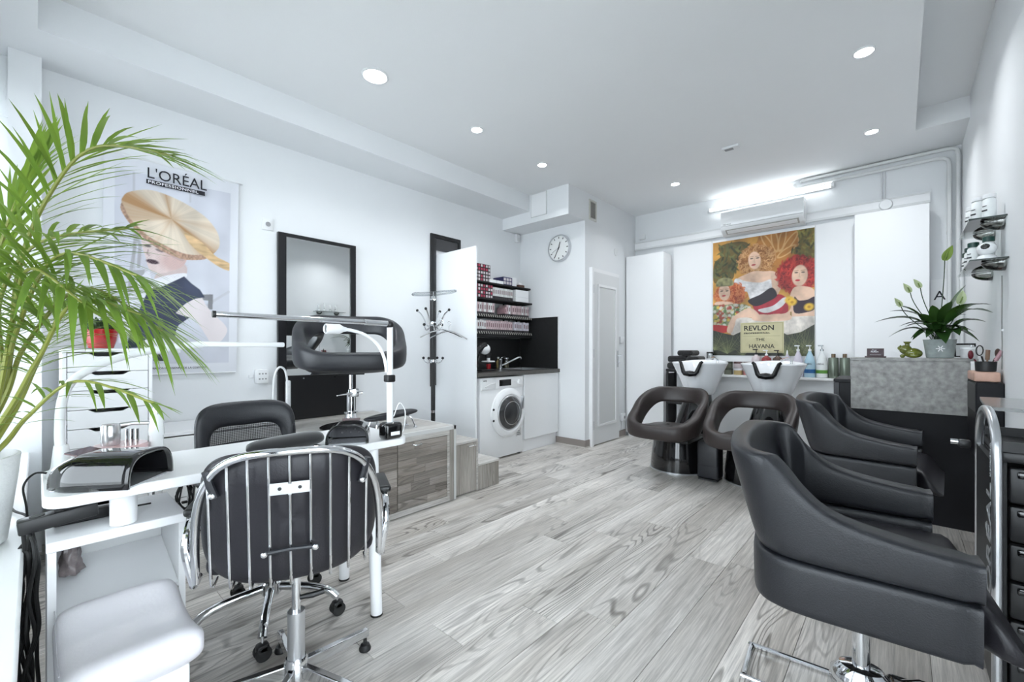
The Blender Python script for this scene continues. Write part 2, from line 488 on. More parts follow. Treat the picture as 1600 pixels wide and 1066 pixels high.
# shop front: parapet, sill, windows, glazed entrance
struct(MB().box(-3.73, -1.0, YW-0.1, -0.055, 0, 0.53).box(-3.73, 0.85, YW-0.1, YW, 2.60, ZC)
       .box(-1.1, -1.0, -1.2, YW-0.1, 2.35, ZC).box(-1.1, 0.85, -1.3, -1.2, 2.35, 3.16).build('wall_front', WALL))
struct(bevel(MB().box(-3.72, -1.0, YW, -0.022, 0.531, 0.57).build('trim_4', WHITE), 0.006))
struct(MB().box(-3.60, -1.0, -0.055, -0.040, 0.47, 0.53).build('trim_5', WHITE))
FRAME = mat('window_frame_white', (0.80, 0.81, 0.82), 0.35)
def window(n, x0, x1, y, z0, z1, mull):
    m = MB()
    w = struct(m.box(x0, x0+0.06, y-0.03, y+0.03, z0, z1).box(x1-0.06, x1, y-0.03, y+0.03, z0, z1)
        .box(x0, x1, y-0.03, y+0.03, z0, z0+0.06).box(x0, x1, y-0.03, y+0.03, z1-0.06, z1).build('window_%d' % n, FRAME))
    xs = [x0+0.06]+mull+[x1-0.06]
    for a in mull: MB().box(a-0.025, a+0.025, y-0.028, y+0.028, z0+0.06, z1-0.06).build('mullion', FRAME, w)
    for a, b in zip(xs[:-1], xs[1:]):
        MB().box(a, b, y-0.003, y+0.003, z0+0.06, z1-0.06).build('pane', PANE, w)
    return w
window(1, -3.72, -1.04, YW-0.05, 0.57, 2.60, [-2.83, -1.94])
# narrow pane at the corner of the left wall
w2 = MB().box(XL-0.07, XL-0.01, YW, -0.30, 0.57, 2.45).box(XL-0.07, XL-0.01, -0.14, -0.10, 0.57, 2.45)
w2 = struct(w2.box(XL-0.07, XL-0.01, -0.30, -0.14, 0.57, 0.62).box(XL-0.07, XL-0.01, -0.30, -0.14, 2.40, 2.45).build('window_2', FRAME))
MB().box(XL-0.045, XL-0.039, -0.30, -0.14, 0.62, 2.40).build('pane', PANE, w2)
w3 = MB().box(-1.08, -1.02, -1.18, -1.12, 0, 2.35).box(-1.08, -1.02, -0.50, YW-0.1, 0, 2.35).box(-1.08, -1.02, -1.12, -0.5, 0, 0.2).box(-1.08, -1.02, -1.12, -0.5, 2.29, 2.35)
w3 = struct(w3.build('window_3', FRAME))
MB().box(-1.053, -1.047, -1.12, -0.5, 0.2, 2.29).build('pane', PANE, w3)
d2 = struct(MB().box(-1.0, -0.92, -1.28, -1.22, 0, 2.35).box(0.77, 0.85, -1.28, -1.22, 0, 2.35).box(-0.1, -0.02, -1.28, -1.22, 0, 2.35)
    .box(-1.0, 0.85, -1.28, -1.22, 2.27, 2.35).box(-1.0, 0.85, -1.28, -1.22, 0, 0.12).build('door_2', FRAME))
for a, b in ((-0.92, -0.1), (-0.02, 0.77)): MB().box(a, b, -1.253, -1.247, 0.12, 2.27).build('pane', PANE, d2)
w4 = struct(MB().box(XR2+0.02, XR2+0.08, -1.28, -1.22, 0, 2.62).box(XR2+0.02, XR2+0.08, 0.94, 1.0, 0, 2.62).box(XR2+0.02, XR2+0.08, -0.17, -0.11, 0, 2.62)  # unseen glazing, added to brighten the faces turned towards +x
    .box(XR2+0.02, XR2+0.08, -1.22, 0.94, 0, 0.12).box(XR2+0.02, XR2+0.08, -1.22, 0.94, 2.56, 2.62).build('window_4', FRAME))
for a, b in ((-1.22, -0.17), (-0.11, 0.94)): MB().box(XR2+0.047, XR2+0.053, a, b, 0.12, 2.56).build('pane', PANE, w4)
struct(MB().box(-14, 8, -14, -1.36, -0.2, -0.12).box(-14, -3.84, -1.36, 6, -0.2, -0.12).box(0.96, 8, -1.36, 6, -0.2, -0.12).build('ground', mat('pavement', (0.60, 0.60, 0.59), 0.9, noise=(4, 0.1))))

# baseboards
BASE = mat('taupe_baseboard', (0.27, 0.235, 0.22), 0.5)
BASE2 = mat('baseboard_cap', (0.60, 0.57, 0.54), 0.5)
def baseboard(name, x0, x1, y0, y1):
    b = struct(MB().box(x0, x1, y0, y1, 0.012, 0.085).build(name, BASE))
    MB().box(x0-0.003, x1+0.003, y0-0.003, y1+0.003, 0, 0.012).build('bottom_strip', BASE2, b)
    return b
baseboard('baseboard_column', -3.14, -2.716, 4.275, 4.289)
baseboard('baseboard_corner', -2.729, -2.716, 4.292, 4.372)
baseboard('baseboard_side', -2.729, -2.716, 5.07, 5.26)
baseboard('baseboard_right', 0.391, 0.404, 2.90, 5.56)
baseboard('baseboard_left', -3.729, -3.716, 2.62, 2.89)

# white panelled door into the side room
DX = -2.729
d1 = struct(MB().box(DX, DX+0.03, 4.415, 5.05, 0.012, 2.07).build('door_1', mat('door_white', (0.74, 0.75, 0.755), 0.45)))
MB().box(DX, DX+0.045, 4.375, 4.412, 0, 2.115).box(DX, DX+0.02, 5.053, 5.068, 0, 2.085).box(DX, DX+0.02, 4.412, 5.068, 2.073, 2.115).build('door_frame', WHITE, d1)
mo = MB()
for a, b, c, d in ((4.52, 4.545, 0.22, 1.93), (4.935, 4.96, 0.22, 1.93)): mo.box(DX+0.03, DX+0.043, a, b, c, d)
mo.box(DX+0.03, DX+0.043, 4.545, 4.935, 0.22, 0.25).box(DX+0.03, DX+0.043, 4.545, 4.935, 1.90, 1.93).build('panel_moulding', WHITE, d1)
MB().box(DX+0.03, DX+0.034, 4.548, 4.932, 0.253, 1.897).build('panel', GREYW, d1)
for z in (0.25, 1.10, 1.86):
    MB().cyl((DX+0.042, 4.408, z-0.05), (DX+0.042, 4.408, z+0.05), 0.008, seg=10).build('hinge', SILVER, d1)
hp = MB().box(DX+0.03, DX+0.036, 4.995, 5.025, 0.92, 1.13).build('handle_plate', STEEL, d1)
MB().cyl((DX+0.036, 5.01, 1.07), (DX+0.075, 5.01, 1.07), 0.008, seg=10).tube([(DX+0.075, 5.012, 1.07), (DX+0.08, 4.97, 1.07), (DX+0.078, 4.91, 1.068)], 0.008).build('door_handle', CHROME, hp)
MB().cyl((DX+0.036, 5.01, 0.985), (DX+0.048, 5.01, 0.985), 0.011, seg=12).build('lock', CHROME, hp)

# back wall: low white panelling, rail, ledge
bp = struct(MB().box(-2.19, -0.345, 5.43, 5.565, 0.0, 0.825).build('trim_6', WALL))
struct(bevel(MB().box(-2.19, -0.345, 5.36, 5.565, 0.826, 0.852).build('trim_7', WHITE), 0.004))
for i, (a, b) in enumerate(((-2.185, -1.715), (-1.712, -0.676), (-0.673, -0.345))):
    struct(MB().box(a, b, 5.54, 5.568, 0.854, 2.468).build('trim_%d' % (8+i), WHITE))
rail = struct(MB().box(-2.72, 0.20, 5.53, 5.569, 2.52, 2.60).build('trim_11', WHITE))
MB().box(-2.72, 0.20, 5.524, 5.53, 2.50, 2.523).build('lower_lip', GREYW, rail)
MB().box(-2.72, 0.20, 5.524, 5.531, 2.592, 2.606).build('upper_lip', GREYW, rail)

# poster shot walls: small fittings ------------------------------------------------
def wall_socket(name, label, y, z, w, h, kind='round', cat='socket'):
    t = thing(name, label, cat, (XL, y, z))
    MB().rbox(0.001, 0.011, -w/2, w/2, -h/2, h/2, 0.004).build('cover_plate', WHITE_P, t)
    if kind == 'round':
        MB().cyl((0.010, 0, 0), (0.016, 0, 0), 0.024, seg=20).build('socket_ring', WHITE_P, t)
        MB().cyl((0.015, 0, 0), (0.0168, 0, 0), 0.019, seg=20).build('socket_well', mat('socket_grey', (0.30, 0.30, 0.31), 0.6), t)
    return t
s1 = wall_socket('wall_socket', 'square white single socket on the left wall above the tall mirror corner', 1.235, 2.135, 0.085, 0.09)
t = thing('adapter_plug', 'white multi-way socket adapter plugged in the left wall below the banner', 'adapter', (XL, 1.185, 0.935))
MB().rbox(0.001, 0.05, -0.045, 0.045, -0.055, 0.055, 0.008).build('body', WHITE_P, t)
for i in range(3):
    for j in range(2):
        MB().cyl((0.05, -0.022+i*0.022, -0.02+j*0.04), (0.0512, -0.022+i*0.022, -0.02+j*0.04), 0.0065, seg=10).build('pin_hole', mat('socket_grey', (0.3,)*3), t)
MB().rbox(0.001, 0.012, -0.085, -0.05, -0.012, 0.012, 0.004).build('side_knob', WHITE_P, t)
MB().tube([(0.03, 0.045, 0.0), (0.03, 0.09, -0.005), (0.02, 0.112, 0.0)], 0.004).build('cord', WHITE_P, t)
t = thing('light_switch', 'small white switch on the wall right of the panelled door', 'switch', (-2.73, 5.14, 1.27))
MB().rbox(0.001, 0.04, -0.04, 0.04, -0.045, 0.045, 0.006).build('housing', WHITE_P, t)
MB().rbox(0.04, 0.046, -0.018, 0.018, -0.025, 0.025, 0.003).build('rocker', WHITE_P, t)
t = thing('low_socket', 'white socket low on the wall right of the panelled door', 'socket', (-2.73, 5.17, 0.26))
MB().rbox(0.001, 0.045, -0.04, 0.04, -0.05, 0.05, 0.006).build('housing', WHITE_P, t)
MB().cyl((0.045, 0, 0), (0.047, 0, 0), 0.02, seg=16).build('socket_well', mat('socket_grey', (0.3,)*3), t)
MB().tube([(0.01, 0.0, -0.05), (0.008, 0.0, -0.17)], 0.006).build('cable_duct', WHITE_P, t)
t = thing('ventilation_grille', 'cream ventilation grille high on the column beside the ceiling', 'vent', (-2.73, 4.45, 2.80))
MB().box(0.001, 0.012, -0.08, -0.055, -0.12, 0.12).box(0.001, 0.012, 0.055, 0.08, -0.12, 0.12).box(0.001, 0.012, -0.055, 0.055, -0.12, -0.095).box(0.001, 0.012, -0.055, 0.055, 0.095, 0.12).build('frame', mat('vent_cream', (0.62, 0.61, 0.57), 0.5), t)
MB().box(0.001, 0.003, -0.055, 0.055, -0.095, 0.095).build('backing', mat('vent_dark', (0.25, 0.24, 0.22), 0.7), t)
for i in range(12):
    z = -0.085+i*0.0155
    MB().obox((0.008, 0, z), (0.005, 0.054, 0.0025), Matrix.Rotation(0.5, 3, 'Y')).build('slat', mat('vent_slat', (0.42, 0.41, 0.38), 0.6), t)
t = thing('round_sensor', 'faint round white cover plate on the wall above the panelled door', 'cover', (-2.73, 5.02, 2.40))
MB().cyl((0.001, 0, 0), (0.008, 0, 0), 0.05, 0.047, seg=24).build('disc', WHITE_P, t)
MB().cyl((0.008, 0, 0), (0.012, 0, 0), 0.018, seg=20).build('centre_cap', WHITE_P, t)
t = thing('motion_sensor', 'small white corner sensor under the bulkhead beside the clock wall', 'sensor', (XL, 4.20, 2.59))
MB().rbox(0.001, 0.05, -0.035, 0.035, -0.05, 0.05, 0.008).build('housing', WHITE_P, t)
MB().rbox(0.05, 0.056, -0.025, 0.025, -0.04, 0.0, 0.003).build('lens', GREYW, t)
t = thing('junction_box', 'little white box on the back wall in the far left corner', 'box', (-2.62, 5.57, 2.68))
MB().rbox(-0.04, 0.04, -0.03, -0.001, -0.035, 0.035, 0.006).build('housing', WHITE_P, t)
MB().rbox(-0.03, 0.03, -0.034, -0.03, -0.025, 0.025, 0.002).build('lid', WHITE_P, t)

# wall clock on the column
t = thing('wall_clock', 'round silver-rimmed wall clock with white dial on the column', 'clock', (-3.085, 4.288, 2.378))
Mx = Matrix.Rotation(PI/2, 4, 'X')
MB().lathe([(0.166, 0), (0.166, 0.02), (0.158, 0.036), (0.148, 0.038), (0.145, 0.026)], seg=48, M=Mx, cap1=False).build('rim', SILVER, t)
MB().lathe([(0.147, 0.004), (0.147, 0.026)], seg=48, M=Mx).build('dial', mat('clock_dial', (0.82, 0.83, 0.82), 0.5), t)
DARK = mat('dark_print', (0.03, 0.03, 0.035), 0.6)
for i in range(12):
    a = i*PI/6
    R3 = Matrix.Rotation(a, 3, 'Y')
    MB().obox(R3 @ Vector((0, -0.0275, 0.125)), (0.0045, 0.0012, 0.011), R3).build('hour_mark', DARK, t)
for nm, ang, ln, w, yo in (('hour_hand', 0.28, 0.075, 0.0045, -0.030), ('minute_hand', 3.62, 0.115, 0.0035, -0.032), ('second_hand', 4.25, 0.11, 0.0012, -0.034)):
    R3 = Matrix.Rotation(ang, 3, 'Y')
    MB().obox(R3 @ Vector((0, yo, ln/2-0.012)), (w, 0.001, ln/2+0.012), R3).build(nm, DARK, t)
MB().cyl((0, -0.026, 0), (0, -0.036, 0), 0.006, seg=12).build('hub', DARK, t)

# ceiling spots -------------------------------------------------------------
EMIT = mat('lamp_disc', (1, 1, 1), 0.5, emit=((0.95, 0.98, 1.0), 14))
sp = [((-2.623, 1.531), 0.072, 'large round recessed ceiling spot, nearest above the nail desk'),
      ((-2.631, 2.473), 0.042, 'recessed ceiling spot, second along the left soffit'),
      ((-2.648, 3.378), 0.042, 'recessed ceiling spot, last before the column bulkhead'),
      ((-1.859, 4.757), 0.042, 'recessed ceiling spot closest to the fluorescent tube'),
      ((-0.17, 3.43), 0.046, 'recessed ceiling spot at the right, nearer the raised ceiling strip end'),
      ((-0.184, 4.727), 0.042, 'recessed ceiling spot at the right, above the reception counter and pipes')]
for (x, y), r, lb in sp:
    t = thing('ceiling_spot', lb, 'ceiling light', (x, y, ZC), group='recessed ceiling spots')
    MB().lathe([(r, -0.001), (r*1.22, -0.001), (r*1.25, -0.005), (r*1.06, -0.010), (r, -0.004)], seg=32, cap0=False, cap1=False).build('trim_ring', WHITE_G, t)
    MB().lathe([(r, -0.0045), (r*0.9, -0.006)], seg=32).build('lamp_disc', EMIT, t)
    ld = bpy.data.lights.new('spot_light', 'AREA'); ld.shape = 'DISK'; ld.size = r*2; ld.energy = SPOT_W; ld.color = (0.93, 0.97, 1.0); ld.spread = 2.4
    lo = bpy.data.objects.new('spot_light', ld); COL.objects.link(lo); lo.parent = t; lo.location = (0, 0, -0.02)
t = thing('smoke_detector', 'small white rectangular detector on the ceiling near the back', 'detector', (-1.145, 4.228, ZC))
MB().rbox(-0.07, 0.07, -0.035, 0.035, -0.022, -0.001, 0.006).build('housing', WHITE_P, t)
MB().rbox(-0.05, 0.02, -0.02, 0.02, -0.027, -0.022, 0.002).build('grille', mat('socket_grey', (0.3,)*3), t)

# fluorescent tube on the back wall
t = thing('fluorescent_lamp', 'long lit fluorescent batten on the back wall above the air conditioner', 'lamp', (-1.135, 5.57, 2.845))
MB().rbox(-0.62, 0.62, -0.03, -0.002, -0.02, 0.02, 0.004).build('batten', WHITE_P, t)
MB().cyl((-0.595, -0.05, 0), (0.595, -0.05, 0), 0.014, seg=14).build('tube', mat('tube_light', (1, 1, 1), 0.5, emit=((0.93, 0.98, 1.0), TUBE_E)), t)
for s in (-1, 1): MB().rbox(min(s*0.595, s*0.625), max(s*0.595, s*0.625), -0.068, -0.02, -0.022, 0.022, 0.005).build('lamp_holder', WHITE_P, t)

# air conditioner ---------------------------------------------------------------
t = thing('air_conditioner', 'white wall-mounted air conditioner above the poster of three women', 'air conditioner', (-1.16, 5.57, 2.62))
prof = [(0.002, 0.135), (-0.17, 0.135), (-0.195, 0.115), (-0.20, 0.02), (-0.20, -0.05), (-0.175, -0.09), (-0.09, -0.135), (0.002, -0.135)]
prof = [(min(y, -0.002), z) for y, z in prof]
MB().prism([(y, z) for y, z in prof], -0.405, 0.405, 'x').build('casing', WHITE_G, t, angle=50)
MB().box(-0.400, 0.400, -0.2025, -0.200, -0.048, -0.044).build('front_seam', mat('socket_grey', (0.3,)*3), t)
fl = MB().obox((0, -0.150, -0.1085), (0.345, 0.026, 0.003), Matrix.Rotation(-0.49, 3, 'X')).build('air_flap', WHITE, t)
MB().obox((0, -0.147, -0.1055), (0.36, 0.038, 0.003), Matrix.Rotation(-0.49, 3, 'X')).build('outlet_slot', mat('vent_slat', (0.42, 0.41, 0.38)), t)
text('MUNDO', 'nameplate', DARK, t, (-1.54, 5.3685, 2.585), (1, 0, 0), (0, 0, 1), 0.022)

# pipes in the far right corner ---------------------------------------------------
PIPE = mat('pipe_paint', (0.72, 0.73, 0.73), 0.4)
t = thing('heating_pipe', 'outer white painted pipe running along the ceiling and down the corner', 'pipe', (0.378, 5.53, 0))
pts = [(-0.80, 5.548, 2.955), (-0.79, 5.535, 2.96), (-0.77, 5.532, 2.96), (0.30, 5.532, 2.96), (0.345, 5.532, 2.955), (0.372, 5.532, 2.935), (0.380, 5.532, 2.89), (0.380, 5.532, 0.02)]
MB().tube(pts, 0.016, 12).build('pipe_run', PIPE, t, world=True)
for z in (2.3, 1.5, 0.7): MB().cyl((0.380, 5.532, z-0.012), (0.380, 5.532, z+0.012), 0.0195, seg=14).build('pipe_clip', PIPE, t, world=True)
t = thing('water_pipe', 'inner white painted pipe running below the outer one and down the corner', 'pipe', (0.33, 5.53, 0))
pts = [(-0.86, 5.548, 2.935), (-0.86, 5.54, 2.92), (-0.84, 5.532, 2.895), (-0.80, 5.532, 2.892), (0.24, 5.532, 2.892), (0.285, 5.532, 2.885), (0.315, 5.532, 2.86), (0.323, 5.532, 2.81), (0.323, 5.532, 0.02)]
MB().tube(pts, 0.016, 12).build('pipe_run', PIPE, t, world=True)
for z in (2.2, 1.4, 0.6): MB().cyl((0.323, 5.532, z-0.012), (0.323, 5.532, z+0.012), 0.0195, seg=14).build('pipe_clip', PIPE, t, world=True)
MB().box(-0.62, -0.60, 5.549, 5.566, 2.878, 2.94).build('pipe_bracket', PIPE, t, world=True)
t = thing('thin_pipe', 'thin white pipe standing against the right wall corner below the shelves', 'pipe', (0.386, 5.30, 0))
MB().tube([(0.386, 5.30, 0.02), (0.386, 5.30, 1.75)], 0.013, 10).build('pipe_run', PIPE, t, world=True)
MB().cyl((0.386, 5.30, 1.74), (0.386, 5.30, 1.78), 0.016, seg=12).build('end_cap', PIPE, t, world=True)
t = thing('round_junction_box', 'round white junction box on the rail with a conduit going up', 'junction box', (-0.11, 5.57, 2.545))
MB().lathe([(0.052, 0.041), (0.052, 0.055), (0.045, 0.068), (0.0, 0.069)], seg=24, M=Mx, cap0=True, cap1=False).build('box', WHITE_P, t)
for s in (-0.012, 0.012): MB().cyl((-0.02+s, -0.012, 0.058), (-0.02+s, -0.012, 0.335), 0.006, seg=8).build('conduit', PIPE, t)
# ================================================================ printed posters
class Canvas:
    """paints a flat print into per-vertex colours (u right, v up, both 0..1)"""
    def __init__(s, w, h, asp, col, seed=1):
        s.w, s.h, s.asp = w, h, asp
        s.u, s.v = np.meshgrid((np.arange(w)+0.5)/w, (np.arange(h)+0.5)/h)
        s.c = np.ones((h, w, 3))*np.array(col)
        s.rng = np.random.RandomState(seed)
    def noise(s, fx, fy, oct=3):
        out = np.zeros((s.h, s.w)); a = 1.0; tot = 0
        for _ in range(oct):
            nx, ny = int(fx)+2, int(fy)+2
            g = s.rng.rand(ny, nx)
            x = s.u*fx; y = s.v*fy
            xi = np.floor(x).astype(int); yi = np.floor(y).astype(int); tx = x-xi; ty = y-yi
            tx = tx*tx*(3-2*tx); ty = ty*ty*(3-2*ty)
            out += a*((g[yi, xi]*(1-tx)+g[yi, xi+1]*tx)*(1-ty)+(g[yi+1, xi]*(1-tx)+g[yi+1, xi+1]*tx)*ty)
            tot += a; a *= 0.5; fx *= 2; fy *= 2
        return out/tot
    def put(s, mask, col, k=1.0):
        m = (mask*k)[..., None]
        col = np.array(col)
        s.c = s.c*(1-m)+(col if col.ndim == 3 else col[None, None, :])*m
    def poly(s, pts):
        """soft-edged polygon mask"""
        acc = np.zeros((s.h, s.w))
        for ox, oy in ((-.25, -.25), (.25, -.25), (-.25, .25), (.25, .25)):
            U = s.u+ox/s.w; V = s.v+oy/s.h; ins = np.zeros((s.h, s.w), bool)
            for (x0, y0), (x1, y1) in zip(pts, pts[1:]+pts[:1]):
                if y0 == y1: continue
                ins ^= ((y0 > V) != (y1 > V)) & (U < (x1-x0)*(V-y0)/(y1-y0)+x0)
            acc += ins
        return acc/4
    def sm(s, pts): return s.poly([tuple(p)[:2] for p in catmull([(a, b, 0) for a, b in pts], 5, True)])
    def ell(s, cx, cy, rx, ry, rot=0, soft=0.1):
        x = (s.u-cx)*s.asp; y = s.v-cy
        a, b = x*math.cos(rot)+y*math.sin(rot), -x*math.sin(rot)+y*math.cos(rot)
        d = np.sqrt((a/(rx*s.asp))**2+(b/ry)**2)
        return np.clip((1-d)/soft+0.5, 0, 1)
    def stroke(s, pts, w, taper=False):
        m = np.zeros((s.h, s.w)); n = len(pts)-1
        for i, ((x0, y0), (x1, y1)) in enumerate(zip(pts[:-1], pts[1:])):
            dx, dy = (x1-x0)*s.asp, y1-y0; L = dx*dx+dy*dy+1e-9
            t = np.clip((((s.u-x0)*s.asp)*dx+(s.v-y0)*dy)/L, 0, 1)
            d = np.hypot((s.u-x0)*s.asp-t*dx, s.v-y0-t*dy)
            ww = w*(1-(i+t)/n*0.85) if taper else w
            m = np.maximum(m, np.clip((ww-d)/(1.0/s.h)+0.5, 0, 1))
        return m
    def mesh(s, name, P, material, parent):
        """P(u, v) -> point; builds the sheet"""
        vs = []; fs = []
        W, H = s.w, s.h
        for j in range(H):
            for i in range(W):
                vs.append(P(i/(W-1), j/(H-1)))
        for j in range(H-1):
            for i in range(W-1):
                a = j*W+i; fs.append((a, a+1, a+W+1, a+W))
        me = bpy.data.meshes.new(name); me.from_pydata(vs, [], fs)
        at = me.color_attributes.new('Col', 'FLOAT_COLOR', 'POINT')
        cc = np.ones((H*W, 4), np.float32); cc[:, :3] = np.clip(s.c, 0, 1).reshape(-1, 3)
        at.data.foreach_set('color', cc.ravel())
        me.polygons.foreach_set('use_smooth', [True]*len(fs))
        me.materials.append(material); me.update()
        return link(name, me, parent)

# --- hanging fabric banner, left wall -------------------------------------------------
cv = Canvas(190, 340, 0.747/1.425, (0.80, 0.81, 0.85), 3)
photo = cv.poly([(0.076, 0.935), (0.929, 0.935), (0.925, 0.052), (0.07, 0.052)])
tone = cv.noise(4, 6, 3)[..., None]
cv.put(photo, np.array([0.70, 0.71, 0.77])*(0.86+0.26*tone))
for a, b, w, c in (((0.2, 0.93), (0.2, 0.3), 0.004, 0.55), ((0.075, 0.62), (0.25, 0.65), 0.005, 0.55), ((0.6, 0.93), (0.6, 0.85), 0.004, 0.6), ((0.92, 0.42), (0.7, 0.33), 0.006, 0.6), ((0.07, 0.27), (0.3, 0.30), 0.004, 0.55)):
    cv.put(cv.stroke([a, b], w), (c, c, c*1.06), 0.6)
for pts in ([(0.169, 0.635), (0.213, 0.644), (0.20, 0.568), (0.178, 0.474), (0.169, 0.392)], [(0.213, 0.644), (0.24, 0.60), (0.23, 0.50)]):
    cv.put(cv.stroke(pts, 0.006), (0.42, 0.41, 0.42), 0.7)
cv.put(cv.poly([(0.177, 0.479), (0.273, 0.491), (0.265, 0.455), (0.177, 0.445)]), (0.45, 0.45, 0.46), 0.8)
cv.put(cv.poly([(0.695, 0.396), (0.788, 0.401), (0.784, 0.324), (0.743, 0.322), (0.748, 0.368), (0.701, 0.368)]), (0.33, 0.33, 0.35))
cv.put(cv.sm([(0.303, 0.488), (0.228, 0.436), (0.169, 0.352), (0.119, 0.229), (0.098, 0.149), (0.169, 0.18), (0.206, 0.251), (0.25, 0.325), (0.311, 0.4)]), (0.82, 0.82, 0.87))
SK = np.array([0.80, 0.68, 0.66])
cv.put(cv.sm([(0.372, 0.488), (0.552, 0.538), (0.569, 0.485), (0.444, 0.45), (0.341, 0.433)]), SK*0.86)
cv.put(cv.sm([(0.288, 0.429), (0.396, 0.468), (0.56, 0.495), (0.56, 0.468), (0.396, 0.415), (0.296, 0.389)]), (0.84, 0.84, 0.88))
cv.put(cv.sm([(0.497, 0.297), (0.56, 0.338), (0.628, 0.373), (0.689, 0.385), (0.734, 0.339), (0.815, 0.291), (0.89, 0.247), (0.91, 0.213), (0.862, 0.166), (0.788, 0.142), (0.734, 0.187), (0.655, 0.258), (0.585, 0.281)]), (0.82, 0.76, 0.77))
cv.put(cv.poly([(0.311, 0.405), (0.396, 0.42), (0.557, 0.479), (0.61, 0.449), (0.68, 0.42), (0.719, 0.383), (0.64, 0.372), (0.575, 0.348), (0.534, 0.325), (0.494, 0.297), (0.552, 0.285), (0.602, 0.279), (0.518, 0.239), (0.494, 0.206), (0.49, 0.162), (0.452, 0.183), (0.396, 0.172), (0.257, 0.129), (0.141, 0.124), (0.191, 0.231), (0.242, 0.314), (0.28, 0.373)]),
       np.array([0.085, 0.100, 0.155])*(0.8+0.5*cv.noise(10, 14, 2)[..., None]))
cv.put(cv.poly([(0.141, 0.124), (0.19, 0.22), (0.24, 0.20), (0.27, 0.14)]), (0.03, 0.06, 0.05), 0.7)
cv.put(cv.sm([(0.265, 0.161), (0.365, 0.172), (0.477, 0.164), (0.518, 0.13), (0.526, 0.103), (0.428, 0.114), (0.319, 0.104), (0.265, 0.124)]), (0.84, 0.84, 0.87))
cv.put(cv.poly([(0.327, 0.093), (0.38, 0.098), (0.41, 0.064), (0.333, 0.067)]), (0.08, 0.09, 0.09))
face = cv.sm([(0.25, 0.644), (0.319, 0.634), (0.396, 0.611), (0.51, 0.578), (0.577, 0.573), (0.544, 0.527), (0.469, 0.5), (0.38, 0.481), (0.311, 0.491), (0.29, 0.518), (0.276, 0.553), (0.257, 0.592)])
cv.put(face, SK)
cv.put(face*cv.ell(0.50, 0.545, 0.12, 0.05, 0, 0.6), SK*np.array([0.86, 0.74, 0.72]), 0.8)
cv.put(cv.sm([(0.311, 0.639), (0.396, 0.611), (0.51, 0.578), (0.577, 0.571), (0.526, 0.552), (0.396, 0.589), (0.303, 0.622)])*face, (0.52, 0.40, 0.38), 0.55)
cv.put(cv.ell(0.327, 0.533, 0.045, 0.0105, -0.1, 0.35), (0.10, 0.06, 0.08))
cv.put(cv.ell(0.292, 0.604, 0.026, 0.006, 0, 0.5), (0.12, 0.10, 0.12), 0.85)
cv.put(cv.ell(0.375, 0.590, 0.030, 0.006, -0.3, 0.5), (0.15, 0.11, 0.12), 0.75)
cv.put(cv.stroke([(0.296, 0.585), (0.288, 0.566), (0.303, 0.560)], 0.0025), (0.45, 0.33, 0.33), 0.8)
net = (np.abs(np.sin((cv.u*cv.asp+cv.v)*260)) < 0.22) | (np.abs(np.sin((cv.u*cv.asp-cv.v)*260)) < 0.22)
cv.put(net*cv.ell(0.40, 0.54, 0.19, 0.085, 0, 0.1), (0.55, 0.45, 0.46), 0.28)
# the saucer-shaped hairdo: strands running from the crown to the brim
hat = cv.sm([(0.119, 0.78), (0.126, 0.806), (0.169, 0.837), (0.288, 0.865), (0.396, 0.865), (0.51, 0.848), (0.628, 0.82), (0.734, 0.783), (0.815, 0.724), (0.839, 0.669), (0.815, 0.627), (0.726, 0.58), (0.61, 0.571), (0.51, 0.578), (0.396, 0.606), (0.303, 0.633), (0.228, 0.672), (0.169, 0.706), (0.133, 0.742)])
ang = np.arctan2(cv.v-0.75, (cv.u-0.461)*cv.asp)
rad = np.hypot((cv.u-0.461)*cv.asp, cv.v-0.75)
st = np.zeros_like(ang)
for f, a in ((9, 1.0), (23, 0.7), (61, 0.5)):
    st += a*np.sin(ang*f+cv.rng.rand()*6+rad*8)
st = np.clip(0.5+st*0.28, 0, 1)[..., None]
cream = np.array([0.80, 0.71, 0.60]); brown = np.array([0.52, 0.33, 0.18])
hair = cream*(0.93+0.14*st)*(0.85+0.3*cv.noise(5, 7, 3)[..., None])
def wedge(a0, w, k):
    d = np.abs((ang-a0+PI) % (2*PI)-PI)
    return (np.clip(1-d/w, 0, 1)*k*np.clip(1.25-rad*1.0, 0.2, 1))[..., None]
for a0, w, k in ((2.80, 0.42, 1.25), (1.75, 0.22, 0.9), (-0.75, 0.34, 1.1), (-0.05, 0.2, 0.3), (3.25, 0.3, 0.8), (-2.0, 0.2, 0.25)):
    q = np.clip(wedge(a0, w, k)*(0.55+0.7*st), 0, 1)
    hair = hair*(1-q)+brown*q
core = np.exp(-(rad/0.035)**2)[..., None]
hair = hair*(1-0.6*core)+brown*0.6*core
cv.put(hat, hair)
brim = cv.sm([(0.119, 0.78), (0.112, 0.754), (0.133, 0.726), (0.169, 0.695), (0.228, 0.656), (0.303, 0.62), (0.396, 0.589), (0.51, 0.566), (0.61, 0.563), (0.726, 0.577), (0.707, 0.595), (0.61, 0.589), (0.51, 0.597), (0.396, 0.623), (0.303, 0.648), (0.236, 0.680), (0.169, 0.720), (0.138, 0.760)])
cv.put(brim, np.array([0.55, 0.38, 0.29])*(0.7+0.55*cv.noise(90, 130, 1)[..., None]))
pony = cv.sm([(0.56, 0.697), (0.699, 0.656), (0.807, 0.598), (0.929, 0.568), (0.929, 0.531), (0.825, 0.548), (0.699, 0.594), (0.594, 0.646)])
cv.put(pony*photo, np.array([0.74, 0.55, 0.34])*(0.7+0.55*cv.noise(14, 90, 2)[..., None]))

